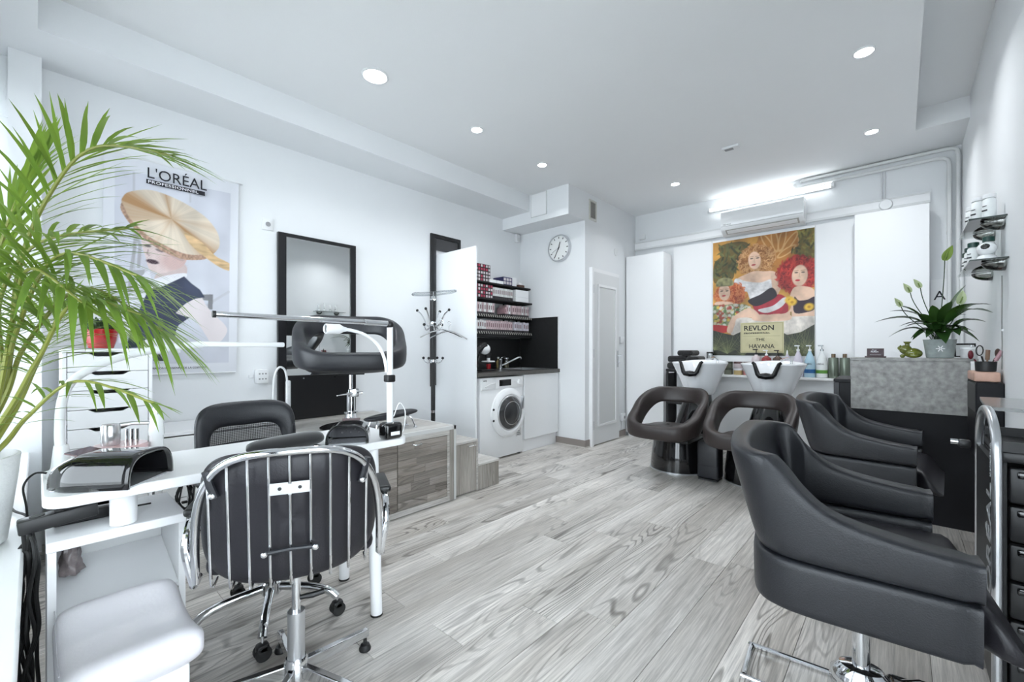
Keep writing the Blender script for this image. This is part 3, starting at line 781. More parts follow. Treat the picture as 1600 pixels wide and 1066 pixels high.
cv.c = np.clip(cv.c, 0, 1)**1.25*0.92
t = thing('hanging_banner', 'white fabric advertising banner of a woman with saucer-shaped blonde hair', 'banner', (-3.712, 0.657, 1.69))
BY0, BW, BZ0, BH = 0.283-0.657, 0.747, 0.975-1.69, 1.425
def bfold(u, v):
    return 0.0025*math.sin(u*11+1.5*v)+0.002*math.sin(u*23-v*6)+0.003*math.exp(-((u-0.85)/0.08)**2)*v
def BP(u, v):
    sag = -0.008*math.sin(u*PI)*v
    return (bfold(u, v), BY0+u*BW-0.02*(1-v)*(u-0.3), BZ0+v*BH+sag)
cv.mesh('printed_sheet', BP, vcol_mat('banner_print', 0.7), t)
MB().cyl((0.0, BY0-0.02, BZ0+BH), (0.0, BY0+BW+0.025, BZ0+BH), 0.008, seg=10).build('hanging_rod', WHITE_P, t)
MB().cyl((0.0, BY0+0.0, BZ0), (0.0, BY0+BW-0.02, BZ0), 0.005, seg=8).build('bottom_rod', WHITE_P, t)
INK = mat('print_ink', (0.012, 0.012, 0.018), 0.7)
INKW = mat('print_white', (0.8, 0.8, 0.84), 0.7)
text("L'ORÉAL", 'headline', INK, t, (-3.700, 0.492, 2.283), (0, 1, 0), (0, 0, 1), 0.099, 0.90, font_bold=0.0)
MB().box(0.010, 0.0112, 0.492-0.657, 0.815-0.657, 2.243-1.69, 2.272-1.69).build('subtitle_bar', INK, t)
text('PROFESSIONNEL', 'subtitle', INKW, t, (-3.7002, 0.499, 2.249), (0, 1, 0), (0, 0, 1), 0.026, 1.32, font_bold=0.0004, space=1.1)
text("L'ORÉAL. MAISON PARISIENNE DE LA COIFFURE.", 'footer_line', INK, t, (-3.703, 0.445, 1.010), (0, 1, 0), (0, 0, 1), 0.019, 0.93)

# --- poster of three women on the back wall -------------------------------------------
cv = Canvas(230, 308, 1.02/1.365, (0.60, 0.33, 0.075), 9)
n1 = cv.noise(6, 8, 4)[..., None]
cv.put(np.ones((cv.h, cv.w)), np.array([0.62, 0.33, 0.07])*(0.75+0.5*n1))
cv.put(cv.poly([(0.49, 1.0), (0.854, 1.0), (0.862, 0.658), (0.5, 0.60), (0.44, 0.9)]), np.array([0.50, 0.22, 0.05])*(0.75+0.5*n1))
for px, py, rr, an in ((0.57, 0.93, 0.10, 0.5), (0.64, 0.94, 0.10, 0.15), (0.71, 0.94, 0.10, -0.2), (0.78, 0.91, 0.10, -0.6), (0.75, 0.84, 0.08, -1.0)):
    cv.put(cv.ell(px, py, 0.035, rr, an, 0.12), (0.66, 0.40, 0.17))
    cv.put(cv.ell(px, py, 0.022, rr*0.8, an, 0.15), (0.46, 0.21, 0.05))
cv.put(cv.stroke([(0.86, 1.0), (0.86, 0.75)], 0.006), (0.60, 0.36, 0.15))
def leaves(mask, n, c0, c1, ln, wd, box, seed, up=True):
    rg = np.random.RandomState(seed)
    for _ in range(n):
        x = box[0]+rg.rand()*(box[1]-box[0]); y = box[2]+rg.rand()*(box[3]-box[2])
        i, j = min(cv.w-1, max(0, int(x*cv.w))), min(cv.h-1, max(0, int(y*cv.h)))
        if mask[j, i] < 0.5: continue
        k = rg.rand()
        cv.put(cv.ell(x, y, wd, ln*(0.6+0.8*rg.rand()), rg.uniform(-1.2, 1.2), 0.5), np.array(c0)*(1-k)+np.array(c1)*k, 0.9)
fol = cv.sm([(0.066, 0.952), (0.204, 0.979), (0.363, 0.96), (0.388, 0.885), (0.293, 0.81), (0.24, 0.714), (0.204, 0.658), (0.019, 0.643), (0.014, 0.809), (0.094, 0.875)])
cv.put(fol, (0.06, 0.07, 0.02), 0.8)
leaves(fol, 150, (0.03, 0.04, 0.015), (0.22, 0.22, 0.07), 0.028, 0.011, (0.0, 0.4, 0.62, 1), 2)
fol = cv.sm([(0.862, 0.997), (0.994, 0.996), (1.001, 0.763), (0.876, 0.78), (0.801, 0.837), (0.862, 0.884)])
cv.put(fol, (0.16, 0.14, 0.03), 0.8)
leaves(fol, 90, (0.06, 0.06, 0.02), (0.36, 0.32, 0.08), 0.020, 0.010, (0.8, 1, 0.74, 1), 4)
def curls(cx, cy, rx, ry, c0, c1, n, seed):
    rg = np.random.RandomState(seed)
    cv.put(cv.ell(cx, cy, rx*0.97, ry*0.97, 0, 0.14), np.array(c0)*0.8)
    for _ in range(n):
        a = rg.rand()*2*PI; q = math.sqrt(rg.rand())
        x, y = cx+math.cos(a)*rx*q, cy+math.sin(a)*ry*q
        k = rg.rand(); col = np.array(c0)*(1-k)+np.array(c1)*k
        r = 0.010+0.012*rg.rand(); a0 = rg.rand()*6
        pts = [(x+math.cos(a0+b)*r, y+math.sin(a0+b)*r*0.9) for b in (0, 0.8, 1.6, 2.4)]
        cv.put(cv.stroke(pts, 0.0042), col, 0.85)
SKN = np.array([0.80, 0.56, 0.42])
def head(cx, cy, rx, ry, rot, eyes, lips, lipc):
    cv.put(cv.ell(cx, cy, rx, ry, rot, 0.12), SKN*np.array([1.0, 1.0, 1.0]))
    cv.put(cv.ell(cx+0.018, cy-0.01, rx*0.65, ry*0.9, rot, 0.8), SKN*0.80, 0.35)
    for ex, ey in eyes:
        cv.put(cv.ell(ex, ey, 0.017, 0.0055, rot, 0.5), (0.08, 0.06, 0.05), 0.9)
        cv.put(cv.stroke([(ex-0.02, ey+0.014), (ex+0.018, ey+0.016)], 0.0022), (0.30, 0.15, 0.08), 0.8)
    mx = (eyes[0][0]+eyes[1][0])/2
    cv.put(cv.stroke([(mx, eyes[0][1]-0.005), (mx-0.006, (eyes[0][1]+lips[1])/2-0.004), (mx+0.006, (eyes[0][1]+lips[1])/2-0.008)], 0.0022), SKN*0.6, 0.7)
    cv.put(cv.ell(lips[0], lips[1], 0.022, 0.0075, rot, 0.4), lipc)
# woman standing in the middle
curls(0.457, 0.80, 0.185, 0.130, (0.36, 0.15, 0.04), (0.72, 0.43, 0.20), 260, 5)
cv.put(cv.sm([(0.372, 0.695), (0.45, 0.71), (0.531, 0.70), (0.645, 0.684), (0.676, 0.579), (0.60, 0.56), (0.311, 0.577), (0.258, 0.653)]), SKN)
head(0.442, 0.800, 0.062, 0.073, 0.08, [(0.414, 0.818), (0.474, 0.817)], (0.434, 0.763), (0.45, 0.08, 0.08))
cv.put(cv.sm([(0.243, 0.66), (0.363, 0.63), (0.5, 0.61), (0.597, 0.628), (0.66, 0.60), (0.597, 0.495), (0.414, 0.468), (0.363, 0.545), (0.24, 0.54)]), np.array([0.80, 0.78, 0.78])*(0.72+0.42*cv.noise(40, 55, 2)[..., None]))
cv.put(cv.poly([(0.60, 0.68), (0.66, 0.67), (0.70, 0.55), (0.66, 0.48), (0.62, 0.52)]), SKN*0.9)
cv.put(cv.sm([(0.423, 0.42), (0.481, 0.43), (0.653, 0.50), (0.745, 0.465), (0.763, 0.356), (0.676, 0.33), (0.50, 0.34)]), np.array([0.52, 0.03, 0.06])*(0.6+0.7*cv.noise(20, 12, 2)[..., None]))
cv.put(cv.sm([(0.481, 0.385), (0.62, 0.41), (0.72, 0.47), (0.755, 0.455), (0.70, 0.395), (0.60, 0.36), (0.531, 0.358)]), (0.80, 0.77, 0.76))
cv.put(cv.sm([(0.380, 0.47), (0.50, 0.51), (0.613, 0.56), (0.66, 0.49), (0.56, 0.44), (0.47, 0.415), (0.41, 0.43)]), (0.03, 0.02, 0.03))
# woman at the right with the red afro
curls(0.845, 0.648, 0.190, 0.150, (0.33, 0.012, 0.012), (0.70, 0.07, 0.05), 320, 6)
cv.put(cv.sm([(0.817, 0.545), (0.93, 0.545), (1.0, 0.50), (1.01, 0.345), (0.951, 0.292), (0.801, 0.284), (0.613, 0.288), (0.465, 0.302), (0.481, 0.328), (0.629, 0.342), (0.739, 0.345), (0.79, 0.39), (0.775, 0.45)]), SKN)
head(0.868, 0.636, 0.070, 0.083, -0.05, [(0.838, 0.662), (0.899, 0.660)], (0.850, 0.600), (0.55, 0.02, 0.05))
cv.put(cv.sm([(0.82, 0.47), (0.862, 0.44), (0.936, 0.442), (1.001, 0.46), (1.001, 0.371), (0.936, 0.345), (0.82, 0.347)]), (0.035, 0.012, 0.03))
for x, y in ((0.775, 0.45), (0.95, 0.385), (0.80, 0.43)):
    cv.put(cv.ell(x, y, 0.042, 0.028, 0.3, 0.5), (0.80, 0.52, 0.06)); cv.put(cv.ell(x, y, 0.014, 0.010, 0, 0.5), (0.55, 0.28, 0.02))
cv.put(cv.stroke([(0.79, 0.35), (0.79, 0.29)], 0.005), (0.35, 0.22, 0.05))
# seated woman at the left
curls(0.185, 0.525, 0.165, 0.115, (0.50, 0.09, 0.02), (0.82, 0.32, 0.12), 220, 8)
head(0.128, 0.553, 0.062, 0.072, 0.06, [(0.100, 0.566), (0.158, 0.564)], (0.122, 0.523), (0.55, 0.05, 0.07))
cv.put(cv.sm([(0.038, 0.612), (0.06, 0.667), (0.131, 0.680), (0.204, 0.663), (0.225, 0.61), (0.131, 0.606)]), np.array([0.25, 0.24, 0.12])*(0.5+cv.noise(40, 50, 1)[..., None]))
cv.put(cv.sm([(0.03, 0.47), (0.12, 0.475), (0.22, 0.455), (0.20, 0.42), (0.03, 0.43)]), SKN)
top = cv.sm([(0.0, 0.43), (0.131, 0.443), (0.311, 0.441), (0.388, 0.415), (0.37, 0.35), (0.275, 0.334), (0.222, 0.249), (0.0, 0.25)])
cv.put(top, (0.28, 0.30, 0.16))
rg = np.random.RandomState(3)
for _ in range(150):
    x, y = rg.rand()*0.39, 0.25+rg.rand()*0.19
    if top[min(cv.h-1, int(y*cv.h)), int(x*cv.w)] < 0.5: continue
    c = [(0.78, 0.75, 0.66), (0.75, 0.55, 0.10), (0.10, 0.22, 0.07), (0.70, 0.66, 0.50), (0.45, 0.08, 0.05)][rg.randint(5)]
    cv.put(cv.ell(x, y, 0.018, 0.013, rg.rand()*3, 0.5), c, 0.9)
cv.put(cv.sm([(0.0, 0.27), (0.186, 0.25), (0.14, 0.20), (0.0, 0.215)]), (0.55, 0.03, 0.03))
cv.put(cv.sm([(0.222, 0.336), (0.481, 0.312), (1.01, 0.31), (1.012, 0.227), (0.739, 0.17), (0.5, 0.2), (0.204, 0.18)]), np.array([0.78, 0.72, 0.66])*(0.8+0.35*cv.noise(40, 40, 2)[..., None]))
cv.put(cv.sm([(0.388, 0.405), (0.481, 0.354), (0.465, 0.322), (0.275, 0.322), (0.24, 0.263), (0.204, 0.195), (0.155, 0.215), (0.195, 0.308), (0.258, 0.355)]), SKN)
cv.put(cv.sm([(0.42, 0.325), (0.50, 0.345), (0.66, 0.33), (0.78, 0.33), (0.78, 0.29), (0.6, 0.283), (0.44, 0.296)]), SKN*1.02)
pal = cv.poly([(0, 0.224), (0.10, 0.20), (0.222, 0.175), (0.32, 0.21), (0.70, 0.20), (0.755, 0.17), (0.88, 0.19), (1.012, 0.255), (1.016, -0.01), (0, -0.01)])
cv.put(pal, np.array([0.030, 0.036, 0.016])*(0.6+0.8*n1))
for bx, by, a0, nn, R in ((0.16, 0.02, 1.6, 26, 0.26), (0.33, 0.0, 2.0, 18, 0.2), (0.74, 0.0, 1.2, 30, 0.33), (0.95, 0.02, 1.9, 26, 0.26), (0.86, -0.02, 1.5, 24, 0.28), (0.02, 0.05, 1.2, 14, 0.2)):
    for k in range(nn):
        a = a0+(k/(nn-1)-0.5)*2.7
        L = R*(0.55+0.45*rg.rand())
        e = (bx+math.cos(a)*L/cv.asp*0.8, by+math.sin(a)*L)
        kk = rg.rand()
        cv.put(cv.stroke([(bx, by), ((bx+e[0])/2+0.01, (by+e[1])/2+0.012), e], 0.0030, True)*np.clip(pal+0.25, 0, 1), np.array([0.10, 0.13, 0.04])*(1-kk)+np.array([0.34, 0.36, 0.17])*kk, 0.7)
plq = cv.poly([(0.300, 0.280), (0.727, 0.280), (0.727, 0.026), (0.300, 0.026)])
cv.put(plq, np.array([0.56, 0.51, 0.30])*(0.86+0.3*n1))
cv.put(cv.poly([(0.31, 0.272), (0.717, 0.272), (0.717, 0.034), (0.31, 0.034)])-cv.poly([(0.316, 0.268), (0.711, 0.268), (0.711, 0.038), (0.316, 0.038)]), (0.30, 0.27, 0.12), 0.7)
for k in range(26):
    a = PI*k/25; cv.put(cv.stroke([(0.515+math.cos(a)*0.05, 0.085+math.sin(a)*0.03), (0.515+math.cos(a)*0.16, 0.085+math.sin(a)*0.07)], 0.0012), (0.36, 0.32, 0.16), 0.6)
cv.put(cv.stroke([(0.33, 0.165), (0.69, 0.165)], 0.0012), (0.2, 0.18, 0.08), 0.7)
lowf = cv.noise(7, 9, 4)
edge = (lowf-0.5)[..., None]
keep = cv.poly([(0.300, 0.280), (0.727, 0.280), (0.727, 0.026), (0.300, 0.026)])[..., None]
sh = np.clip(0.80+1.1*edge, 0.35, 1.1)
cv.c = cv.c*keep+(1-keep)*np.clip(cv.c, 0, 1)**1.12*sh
t = thing('wall_poster', 'large colourful poster of three women with curly red hair on the back wall', 'poster', (-1.19, 5.536, 1.757))
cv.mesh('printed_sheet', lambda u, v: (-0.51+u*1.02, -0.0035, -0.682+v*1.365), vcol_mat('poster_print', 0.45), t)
MB().box(-0.512, 0.512, -0.003, 0.003, -0.684, 0.685).build('backing_board', WHITE, t)
def ptext(s, name, u, v, size, sx, **k):
    return text(s, name, INK, t, (-1.70+u*1.02, 5.5315, 1.075+v*1.365), (1, 0, 0), (0, 0, 1), size, sx, **k)
ptext('REVLON', 'headline', 0.333, 0.212, 0.080, 1.02, font_bold=0.0012)
ptext('PROFESSIONAL', 'subtitle', 0.335, 0.183, 0.024, 1.45, font_bold=0.0008, space=1.15)
ptext('THE', 'title_word', 0.455, 0.124, 0.045, 1.1)
ptext('HAVANA', 'title_word', 0.385, 0.062, 0.068, 0.92, font_bold=0.0005)
# ================================================================ along the left wall
# tall drawer tower
t = thing('drawer_tower', 'tall narrow white chest of many shallow drawers with cut-out grips', 'drawers', (-3.46, 0.27, 0))
TX, TY0, TY1, TT = -3.20, 0.092, 0.452, 1.147
MB().box(-3.695, TX, TY0, TY0+0.016, 0.05, TT-0.018).box(-3.695, TX, TY1-0.016, TY1, 0.05, TT-0.018).box(-3.695, -3.68, TY0, TY1, 0.05, TT-0.018).box(-3.695, TX, TY0, TY1, 0.05, 0.068).build('carcass', WHITE, t, world=True)
MB().rbox(-3.695, TX+0.004, TY0, TY1, TT-0.018, TT, 0.002, 1).build('top_board', WHITE, t, world=True)
MB().box(-3.68, TX-0.02, TY0+0.03, TY1-0.03, 0, 0.05).build('plinth', WHITE, t, world=True)
yc = (TY0+TY1)/2
for i in range(10):
    z1 = TT-0.024-i*0.1005; z0 = z1-0.0975
    a, b = TY0+0.019, TY1-0.019
    poly = [(a, z0), (b, z0), (b, z1), (yc+0.085, z1), (yc+0.055, z1-0.018), (yc-0.055, z1-0.018), (yc-0.085, z1), (a, z1)]
    d = MB().prism(poly, TX-0.018, TX-0.001, 'x').build('drawer_front', WHITE, t, world=True)
    MB().box(TX-0.42, TX-0.019, a+0.01, a+0.018, z0+0.006, z1-0.022).box(TX-0.42, TX-0.019, b-0.018, b-0.01, z0+0.006, z1-0.022).box(TX-0.42, TX-0.019, a+0.018, b-0.018, z0+0.006, z0+0.012).build('drawer_box', BLACK_P, d, world=True)  # boxes coloured black to stand in for the shade behind the grips

# little succulent in a red pot on the tower
REDG = mat('red_glaze', (0.33, 0.012, 0.014), 0.12, coat=0.6, noise=(8, 0.3))
t = thing('potted_succulent', 'small green succulent in a glossy red pot on the drawer tower', 'plant', (-3.42, 0.255, 1.147))
MB().lathe([(0.045, 0.001), (0.055, 0.004), (0.068, 0.05), (0.074, 0.10), (0.076, 0.112), (0.070, 0.114), (0.066, 0.095)], seg=28, cap1=False).build('pot', REDG, t)
MB().cyl((0, 0, 0.09), (0, 0, 0.098), 0.068, seg=20).build('soil', mat('soil', (0.03, 0.022, 0.015), 0.9), t)
SUCC = mat('succulent_green', (0.055, 0.10, 0.045), 0.4, objvar=0.35)
rs = random.Random(4)
lm = MB().ball((0, 0, 0.028), 0.028, 8, 6, (0.55, 0.3, 1.0)).build('leaf', SUCC, t)
for i in range(38):
    o = lm if i == 0 else link('leaf', lm.data, t)
    a = rs.random()*2*PI; q = rs.random()
    o.location = (math.cos(a)*0.055*q, math.sin(a)*0.055*q, 0.098+rs.random()*0.035)
    o.rotation_euler = (0, rs.uniform(0.2, 1.3)*(0.4+q), a)

# low white chest of drawers
t = thing('low_white_chest', 'low white chest of drawers against the left wall behind the mesh chair', 'chest', (-3.475, 0.84, 0))
CX, CY0, CY1, CT = -3.23, 0.468, 1.215, 0.645
MB().box(-3.72, CX-0.02, CY0, CY0+0.018, 0.06, CT-0.02).box(-3.72, CX-0.02, CY1-0.018, CY1, 0.06, CT-0.02).box(-3.72, -3.70, CY0, CY1, 0.06, CT-0.02).box(-3.72, CX-0.02, CY0, CY1, 0.06, 0.08).build('carcass', WHITE, t, world=True)
MB().rbox(-3.72, CX, CY0, CY1, CT-0.022, CT, 0.002, 1).build('top_board', WHITE, t, world=True)
MB().box(CX-0.019, CX, CY0, CY0+0.03, 0.06, CT-0.023).box(CX-0.019, CX, CY1-0.03, CY1, 0.06, CT-0.023).build('front_stile', WHITE, t, world=True)
MB().box(-3.70, CX-0.04, CY0+0.02, CY1-0.02, 0, 0.06).build('plinth', BLACK_M, t, world=True)
for i in range(3):
    z1 = CT-0.030-i*0.186
    MB().rbox(CX-0.018, CX-0.002, CY0+0.034, CY1-0.034, z1-0.180, z1, 0.002, 1).build('drawer_front', WHITE, t, world=True)

# pedicure platform: grey wood box with two steps
PX, PY0, PY1, PT = -2.52, 1.222, 2.15, 0.565
t = thing('wooden_platform', 'grey wood-clad platform with a drop front carrying the pedicure chair', 'platform', (-3.12, 1.69, 0))
MB().box(-3.718, PX-0.026, PY0, PY1-0.002, 0.0, PT-0.03).build('carcass', BOARDW, t, world=True)
MB().box(-3.718, PX-0.02, PY0, PY1-0.018, PT-0.029, PT).build('top_board', TOPW, t, world=True)
EDGE = mat('pale_edge_trim', (0.60, 0.60, 0.59), 0.4)
m = MB().box(PX-0.0195, PX+0.002, PY0, PY1, PT-0.026, PT+0.001)
m.box(-3.718, PX+0.002, PY1-0.0175, PY1+0.002, PT-0.026, PT+0.001).build('top_edging', EDGE, t, world=True)
MB().box(PX-0.024, PX+0.002, PY1-0.018, PY1+0.002, 0.004, PT-0.027).build('corner_trim', EDGE, t, world=True)
MB().box(PX-0.025, PX, PY1-0.060, PY1-0.019, 0.006, PT-0.027).build('striped_post', STRIPEW, t, world=True)
MB().box(PX-0.025, PX, PY0, PY1-0.061, PT-0.062, PT-0.027).build('top_rail', TOPW, t, world=True)
MB().box(PX-0.025, PX, PY0, PY1-0.061, 0.006, 0.045).build('bottom_rail', TOPW, t, world=True)
MB().box(PX-0.025, PX, PY1-0.082, PY1-0.061, 0.046, PT-0.063).build('side_rail', TOPW, t, world=True)
rb = random.Random(5)
bmc = {}
for nm, y0, y1 in (('hatch', 1.640, 2.066), ('hatch', 1.226, 1.634)):
    h = MB().box(PX-0.025, PX-0.008, y0, y1, 0.048, PT-0.064).build(nm, BOARDW, t, world=True)
    nrow = 8; rh = (PT-0.064-0.048)/nrow
    for r in range(nrow):
        y = y0; z0 = 0.048+r*rh
        cuts = [y0+rb.uniform(0.1, 0.33)]
        if y1-cuts[0] > 0.3: cuts.append(cuts[0]+rb.uniform(0.12, 0.2))
        cuts.append(y1)
        for c in cuts:
            o = MB().box(-0.005, 0.005, -(c-y)/2+0.0006, (c-y)/2-0.0006, -rh/2+0.0006, rh/2-0.0006).build('board', BOARDW, h)
            o.location = Vector((PX-0.003-rb.random()*0.0015, (y+c)/2, z0+rh/2))-Vector(t.location)
            y = c
    hd = [(PX+0.002, (y0+y1)/2-0.095, PT-0.082), (PX+0.022, (y0+y1)/2-0.085, PT-0.086), (PX+0.026, (y0+y1)/2-0.06, PT-0.088), (PX+0.022, (y0+y1)/2-0.035, PT-0.086), (PX+0.002, (y0+y1)/2-0.025, PT-0.082)]
    MB().tube(catmull(hd, 4), 0.005).build('handle', CHROME, h, world=True)
t = thing('step_cabinet', 'taller striped grey wood step with a small cupboard door and chrome grip', 'step', (-2.80, 2.285, 0))
MB().box(-3.06, -2.568, 2.156, 2.41, 0.0, 0.398).build('carcass', STRIPEW, t, world=True)
MB().rbox(-3.06, -2.55, 2.156, 2.412, 0.399, 0.418, 0.002, 1).build('top_board', TOPW, t, world=True)
MB().box(-2.567, -2.55, 2.160, 2.392, 0.012, 0.397).build('door', STRIPEW, t, world=True)
MB().box(-2.567, -2.55, 2.394, 2.412, 0.0, 0.397).build('side_strip', TOPW, t, world=True)
MB().tube(catmull([(-2.549, 2.300, 0.372), (-2.530, 2.306, 0.376), (-2.525, 2.335, 0.379), (-2.530, 2.364, 0.376), (-2.549, 2.37, 0.372)], 4), 0.006).build('handle', CHROME, t, world=True)
t = thing('low_step', 'lower striped grey wood step beside the washing machine', 'step', (-2.80, 2.54, 0))
MB().box(-3.06, -2.552, 2.415, 2.655, 0.0, 0.196).build('carcass', STRIPEW, t, world=True)
MB().rbox(-3.06, -2.545, 2.414, 2.66, 0.197, 0.215, 0.002, 1).build('top_board', TOPW, t, world=True)

# tall mirror with black frame on the platform
BLKFR = mat('black_frame', (0.010, 0.010, 0.012), 0.35)
t = thing('tall_wall_mirror', 'tall black-framed mirror standing above the platform behind the pedicure chair', 'mirror', (-3.715, 1.63, 0.567))
MB().box(-3.718, -3.688, 1.30, 1.362, 0.568, 2.087).box(-3.718, -3.688, 1.910, 1.96, 0.568, 2.087).box(-3.718, -3.688, 1.362, 1.910, 2.060, 2.087).box(-3.718, -3.688, 1.362, 1.910, 0.568, 0.60).build('frame', BLKFR, t, world=True)
MB().box(-3.716, -3.698, 1.363, 1.909, 0.601, 2.059).build('mirror_glass', MIRROR, t, world=True)
lp = MB().rbox(-3.686, -3.672, 1.345, 1.905, 0.568, 0.930, 0.003, 1).build('lower_panel', mat('black_panel', (0.008, 0.008, 0.009), 0.3), t, world=True)
for y in (1.49, 1.755): MB().cyl((-3.672, y, 0.905), (-3.669, y, 0.905), 0.006, seg=10).build('screw', CHROME, lp, world=True)
# second mirror, mostly behind the partition
t = thing('second_wall_mirror', 'black-framed wall mirror half hidden behind the white partition and coat rack', 'mirror', (-3.715, 3.04, 0.9))
MB().box(-3.728, -3.705, 2.822, 2.865, 0.75, 2.385).box(-3.728, -3.705, 2.865, 3.235, 2.345, 2.385).box(-3.728, -3.705, 3.20, 3.235, 2.215, 2.345).build('frame', BLKFR, t, world=True)
MB().box(-3.728, -3.716, 2.866, 2.896, 0.76, 2.344).box(-3.728, -3.716, 2.8965, 3.199, 2.215, 2.344).build('mirror_glass', mat('dark_mirror', (0.06, 0.06, 0.065), 0.15), t, world=True)

# white partition panel beside the kitchenette
t = MB().rbox(-3.729, -3.10, 2.897, 2.917, 0.0, 2.165, 0.002, 1).build('partition_panel', mat('partition_white', (0.83, 0.845, 0.86), 0.25))
tag(t, 'tall white partition panel between the coat rack and the washing machine', 'partition')

# coat rack
RK = (-3.36, 2.58)
t = thing('coat_rack', 'black standing coat rack with chrome hooks and arms', 'coat rack', (RK[0], RK[1], 0))
MB().lathe([(0.17, 0.001), (0.17, 0.012), (0.16, 0.022), (0.03, 0.035)], seg=32).build('base', BLACK_P, t)
MB().cyl((0, 0, 0.03), (0, 0, 1.64), 0.021, seg=16).build('pole', BLACK_P, t)
for z in (0.545, 1.035, 1.40): MB().cyl((0, 0, z-0.012), (0, 0, z+0.012), 0.024, seg=16).build('collar', CHROME, t)
MB().lathe([(0.021, 1.62), (0.026, 1.63), (0.02, 1.66), (0.0, 1.67)], seg=16, cap1=False).build('finial', CHROME, t)
for i in range(4):
    a = 0.5+i*PI/2
    R = rotz(a)
    h = MB().tube([R @ Vector(p) for p in bez((0.02, 0, 1.38), (0.09, 0, 1.34), (0.06, 0, 1.45), (0.16, 0, 1.52), 8)], 0.0075, 8).build('upper_hook', CHROME, t)
    MB().ball(R @ Vector((0.165, 0, 1.525)), 0.014, 10, 6).build('knob', BLACK_P, h)
    h = MB().tube([R @ Vector(p) for p in bez((0.02, 0, 1.035), (0.05, 0, 1.0), (0.09, 0, 1.02), (0.10, 0, 1.055), 8)], 0.006, 8).build('lower_hook', CHROME, t)
    MB().ball(R @ Vector((0.10, 0, 1.062)), 0.014, 10, 6).build('knob', BLACK_P, h)
    R = rotz(a+0.6)
    h = MB().tube([R @ Vector(p) for p in bez((0.02, 0, 1.40), (0.05, 0, 1.31), (0.08, 0, 1.32), (0.085, 0, 1.375), 8)], 0.0065, 8).build('middle_hook', CHROME, t)
    MB().ball(R @ Vector((0.085, 0, 1.385)), 0.015, 10, 6).build('knob', BLACK_P, h)
def hanger(label, M, material, cat='hanger'):
    t = thing('coat_hanger', label, cat, tuple(M.translation), group='hangers on the coat rack')
    R = M.to_3x3()
    sh = [R @ Vector(p) for p in catmull([(-0.20, 0, -0.075), (-0.12, 0, -0.035), (-0.03, 0, -0.004), (0.0, 0, 0.0), (0.03, 0, -0.004), (0.12, 0, -0.035), (0.20, 0, -0.075)], 4)]
    MB().tube(sh, 0.007, 8).build('shoulder_bar', material, t)
    hk = [R @ Vector(p) for p in catmull([(0, 0, 0), (0, 0, 0.045), (0.02, 0, 0.07), (0.0, 0, 0.095), (-0.022, 0, 0.075)], 4)]
    MB().tube(hk, 0.003, 6).build('hook', CHROME, t)
    return t
hanger('chrome coat hanger on the rack, its bar parallel to the left wall', Matrix.Translation((-3.26, 2.60, 1.335)) @ rotz(0.75), CHROME)
hanger('chrome coat hanger on the rack turned towards the white partition', Matrix.Translation((-3.265, 2.70, 1.325)) @ rotz(1.35), CHROME)
t = thing('clear_hanger', 'clear plastic coat hanger lying across the top of the coat rack', 'hanger', (-3.34, 2.57, 1.68))
MB().tube(catmull([(-0.16, -0.10, 0.01), (-0.05, 0.02, 0.02), (0.14, 0.15, 0.035), (0.12, 0.12, 0.012), (0.0, 0.0, -0.01), (-0.14, -0.12, -0.012)], 5, True), 0.009, 8, True).build('bar', PLASTIC_T, t)
MB().tube(catmull([(0.0, 0.0, 0.02), (0.01, -0.01, -0.05), (0.03, -0.02, -0.07), (0.04, 0, -0.05)], 5), 0.004, 6).build('hook', CHROME, t)
# ================================================================ tub chairs (pedicure and wash units)
def u_path(w, yf, yb, inward=0.0):
    """plan curve from the left front round the back to the right front (front = -y)"""
    pts = []
    pts.append((-w*(1-inward), yf, 0)); pts.append((-w*0.985, yf+0.07, 0)); pts.append((-w, (yf+yb)*0.5-0.05, 0))
    for a in (165, 140, 115, 90, 65, 40, 15):
        ca, sa = math.cos(math.radians(a)), math.sin(math.radians(a))
        pts.append((w*math.copysign(abs(ca)**0.85, ca), (yf+yb)*0.5+(yb-yf)*0.5*abs(sa)**0.85, 0))
    pts.append((w, (yf+yb)*0.5-0.05, 0)); pts.append((w*0.985, yf+0.07, 0)); pts.append((w*(1-inward), yf, 0))
    return catmull(pts, 5)
def band(path, zlo, zhi, th, lean=None, nv=16, ends=0.6, pw=0.55):
    """upholstered band following a plan path; zlo/zhi/lean(u) with u 0..1"""
    m = MB(); n = len(path); vs = []
    for i, p in enumerate(path):
        u = i/(n-1)
        d = (path[min(i+1, n-1)]-path[max(i-1, 0)]).normalized()
        nrm = Vector((d.y, -d.x, 0))     # outward when walking left front -> back -> right front? fixed below
        if nrm.dot(Vector((p.x, p.y-(path[0].y), 0))) < 0: nrm = -nrm
        a, b = zlo(u), zhi(u)
        k = 1.0
        e = min(i, n-1-i)
        if e == 0: k = ends
        elif e == 1: k = 0.88
        h = (b-a)/2; zc = (a+b)/2
        for j in range(nv):
            q = 2*PI*j/nv
            cs, sn = math.cos(q), math.sin(q)
            ox = math.copysign(abs(cs)**pw, cs)*(th(u) if callable(th) else th)/2*k
            oz = math.copysign(abs(sn)**pw, sn)*h*(1-(1-k)*0.5)
            z = zc+oz
            L = lean(u)*(z-a) if lean else 0
            pt = p+nrm*(ox+L); vs.append((pt.x, pt.y, z))
    fs = []
    for i in range(n-1):
        for j in range(nv):
            fs.append((i*nv+j, i*nv+(j+1) % nv, (i+1)*nv+(j+1) % nv, (i+1)*nv+j))
    fs.append(tuple(range(nv-1, -1, -1))); fs.append(tuple(range((n-1)*nv, n*nv)))
    return m.add(vs, fs)
def bell(u, a=0.5, w=0.3):
    return math.exp(-((u-a)/w)**2)
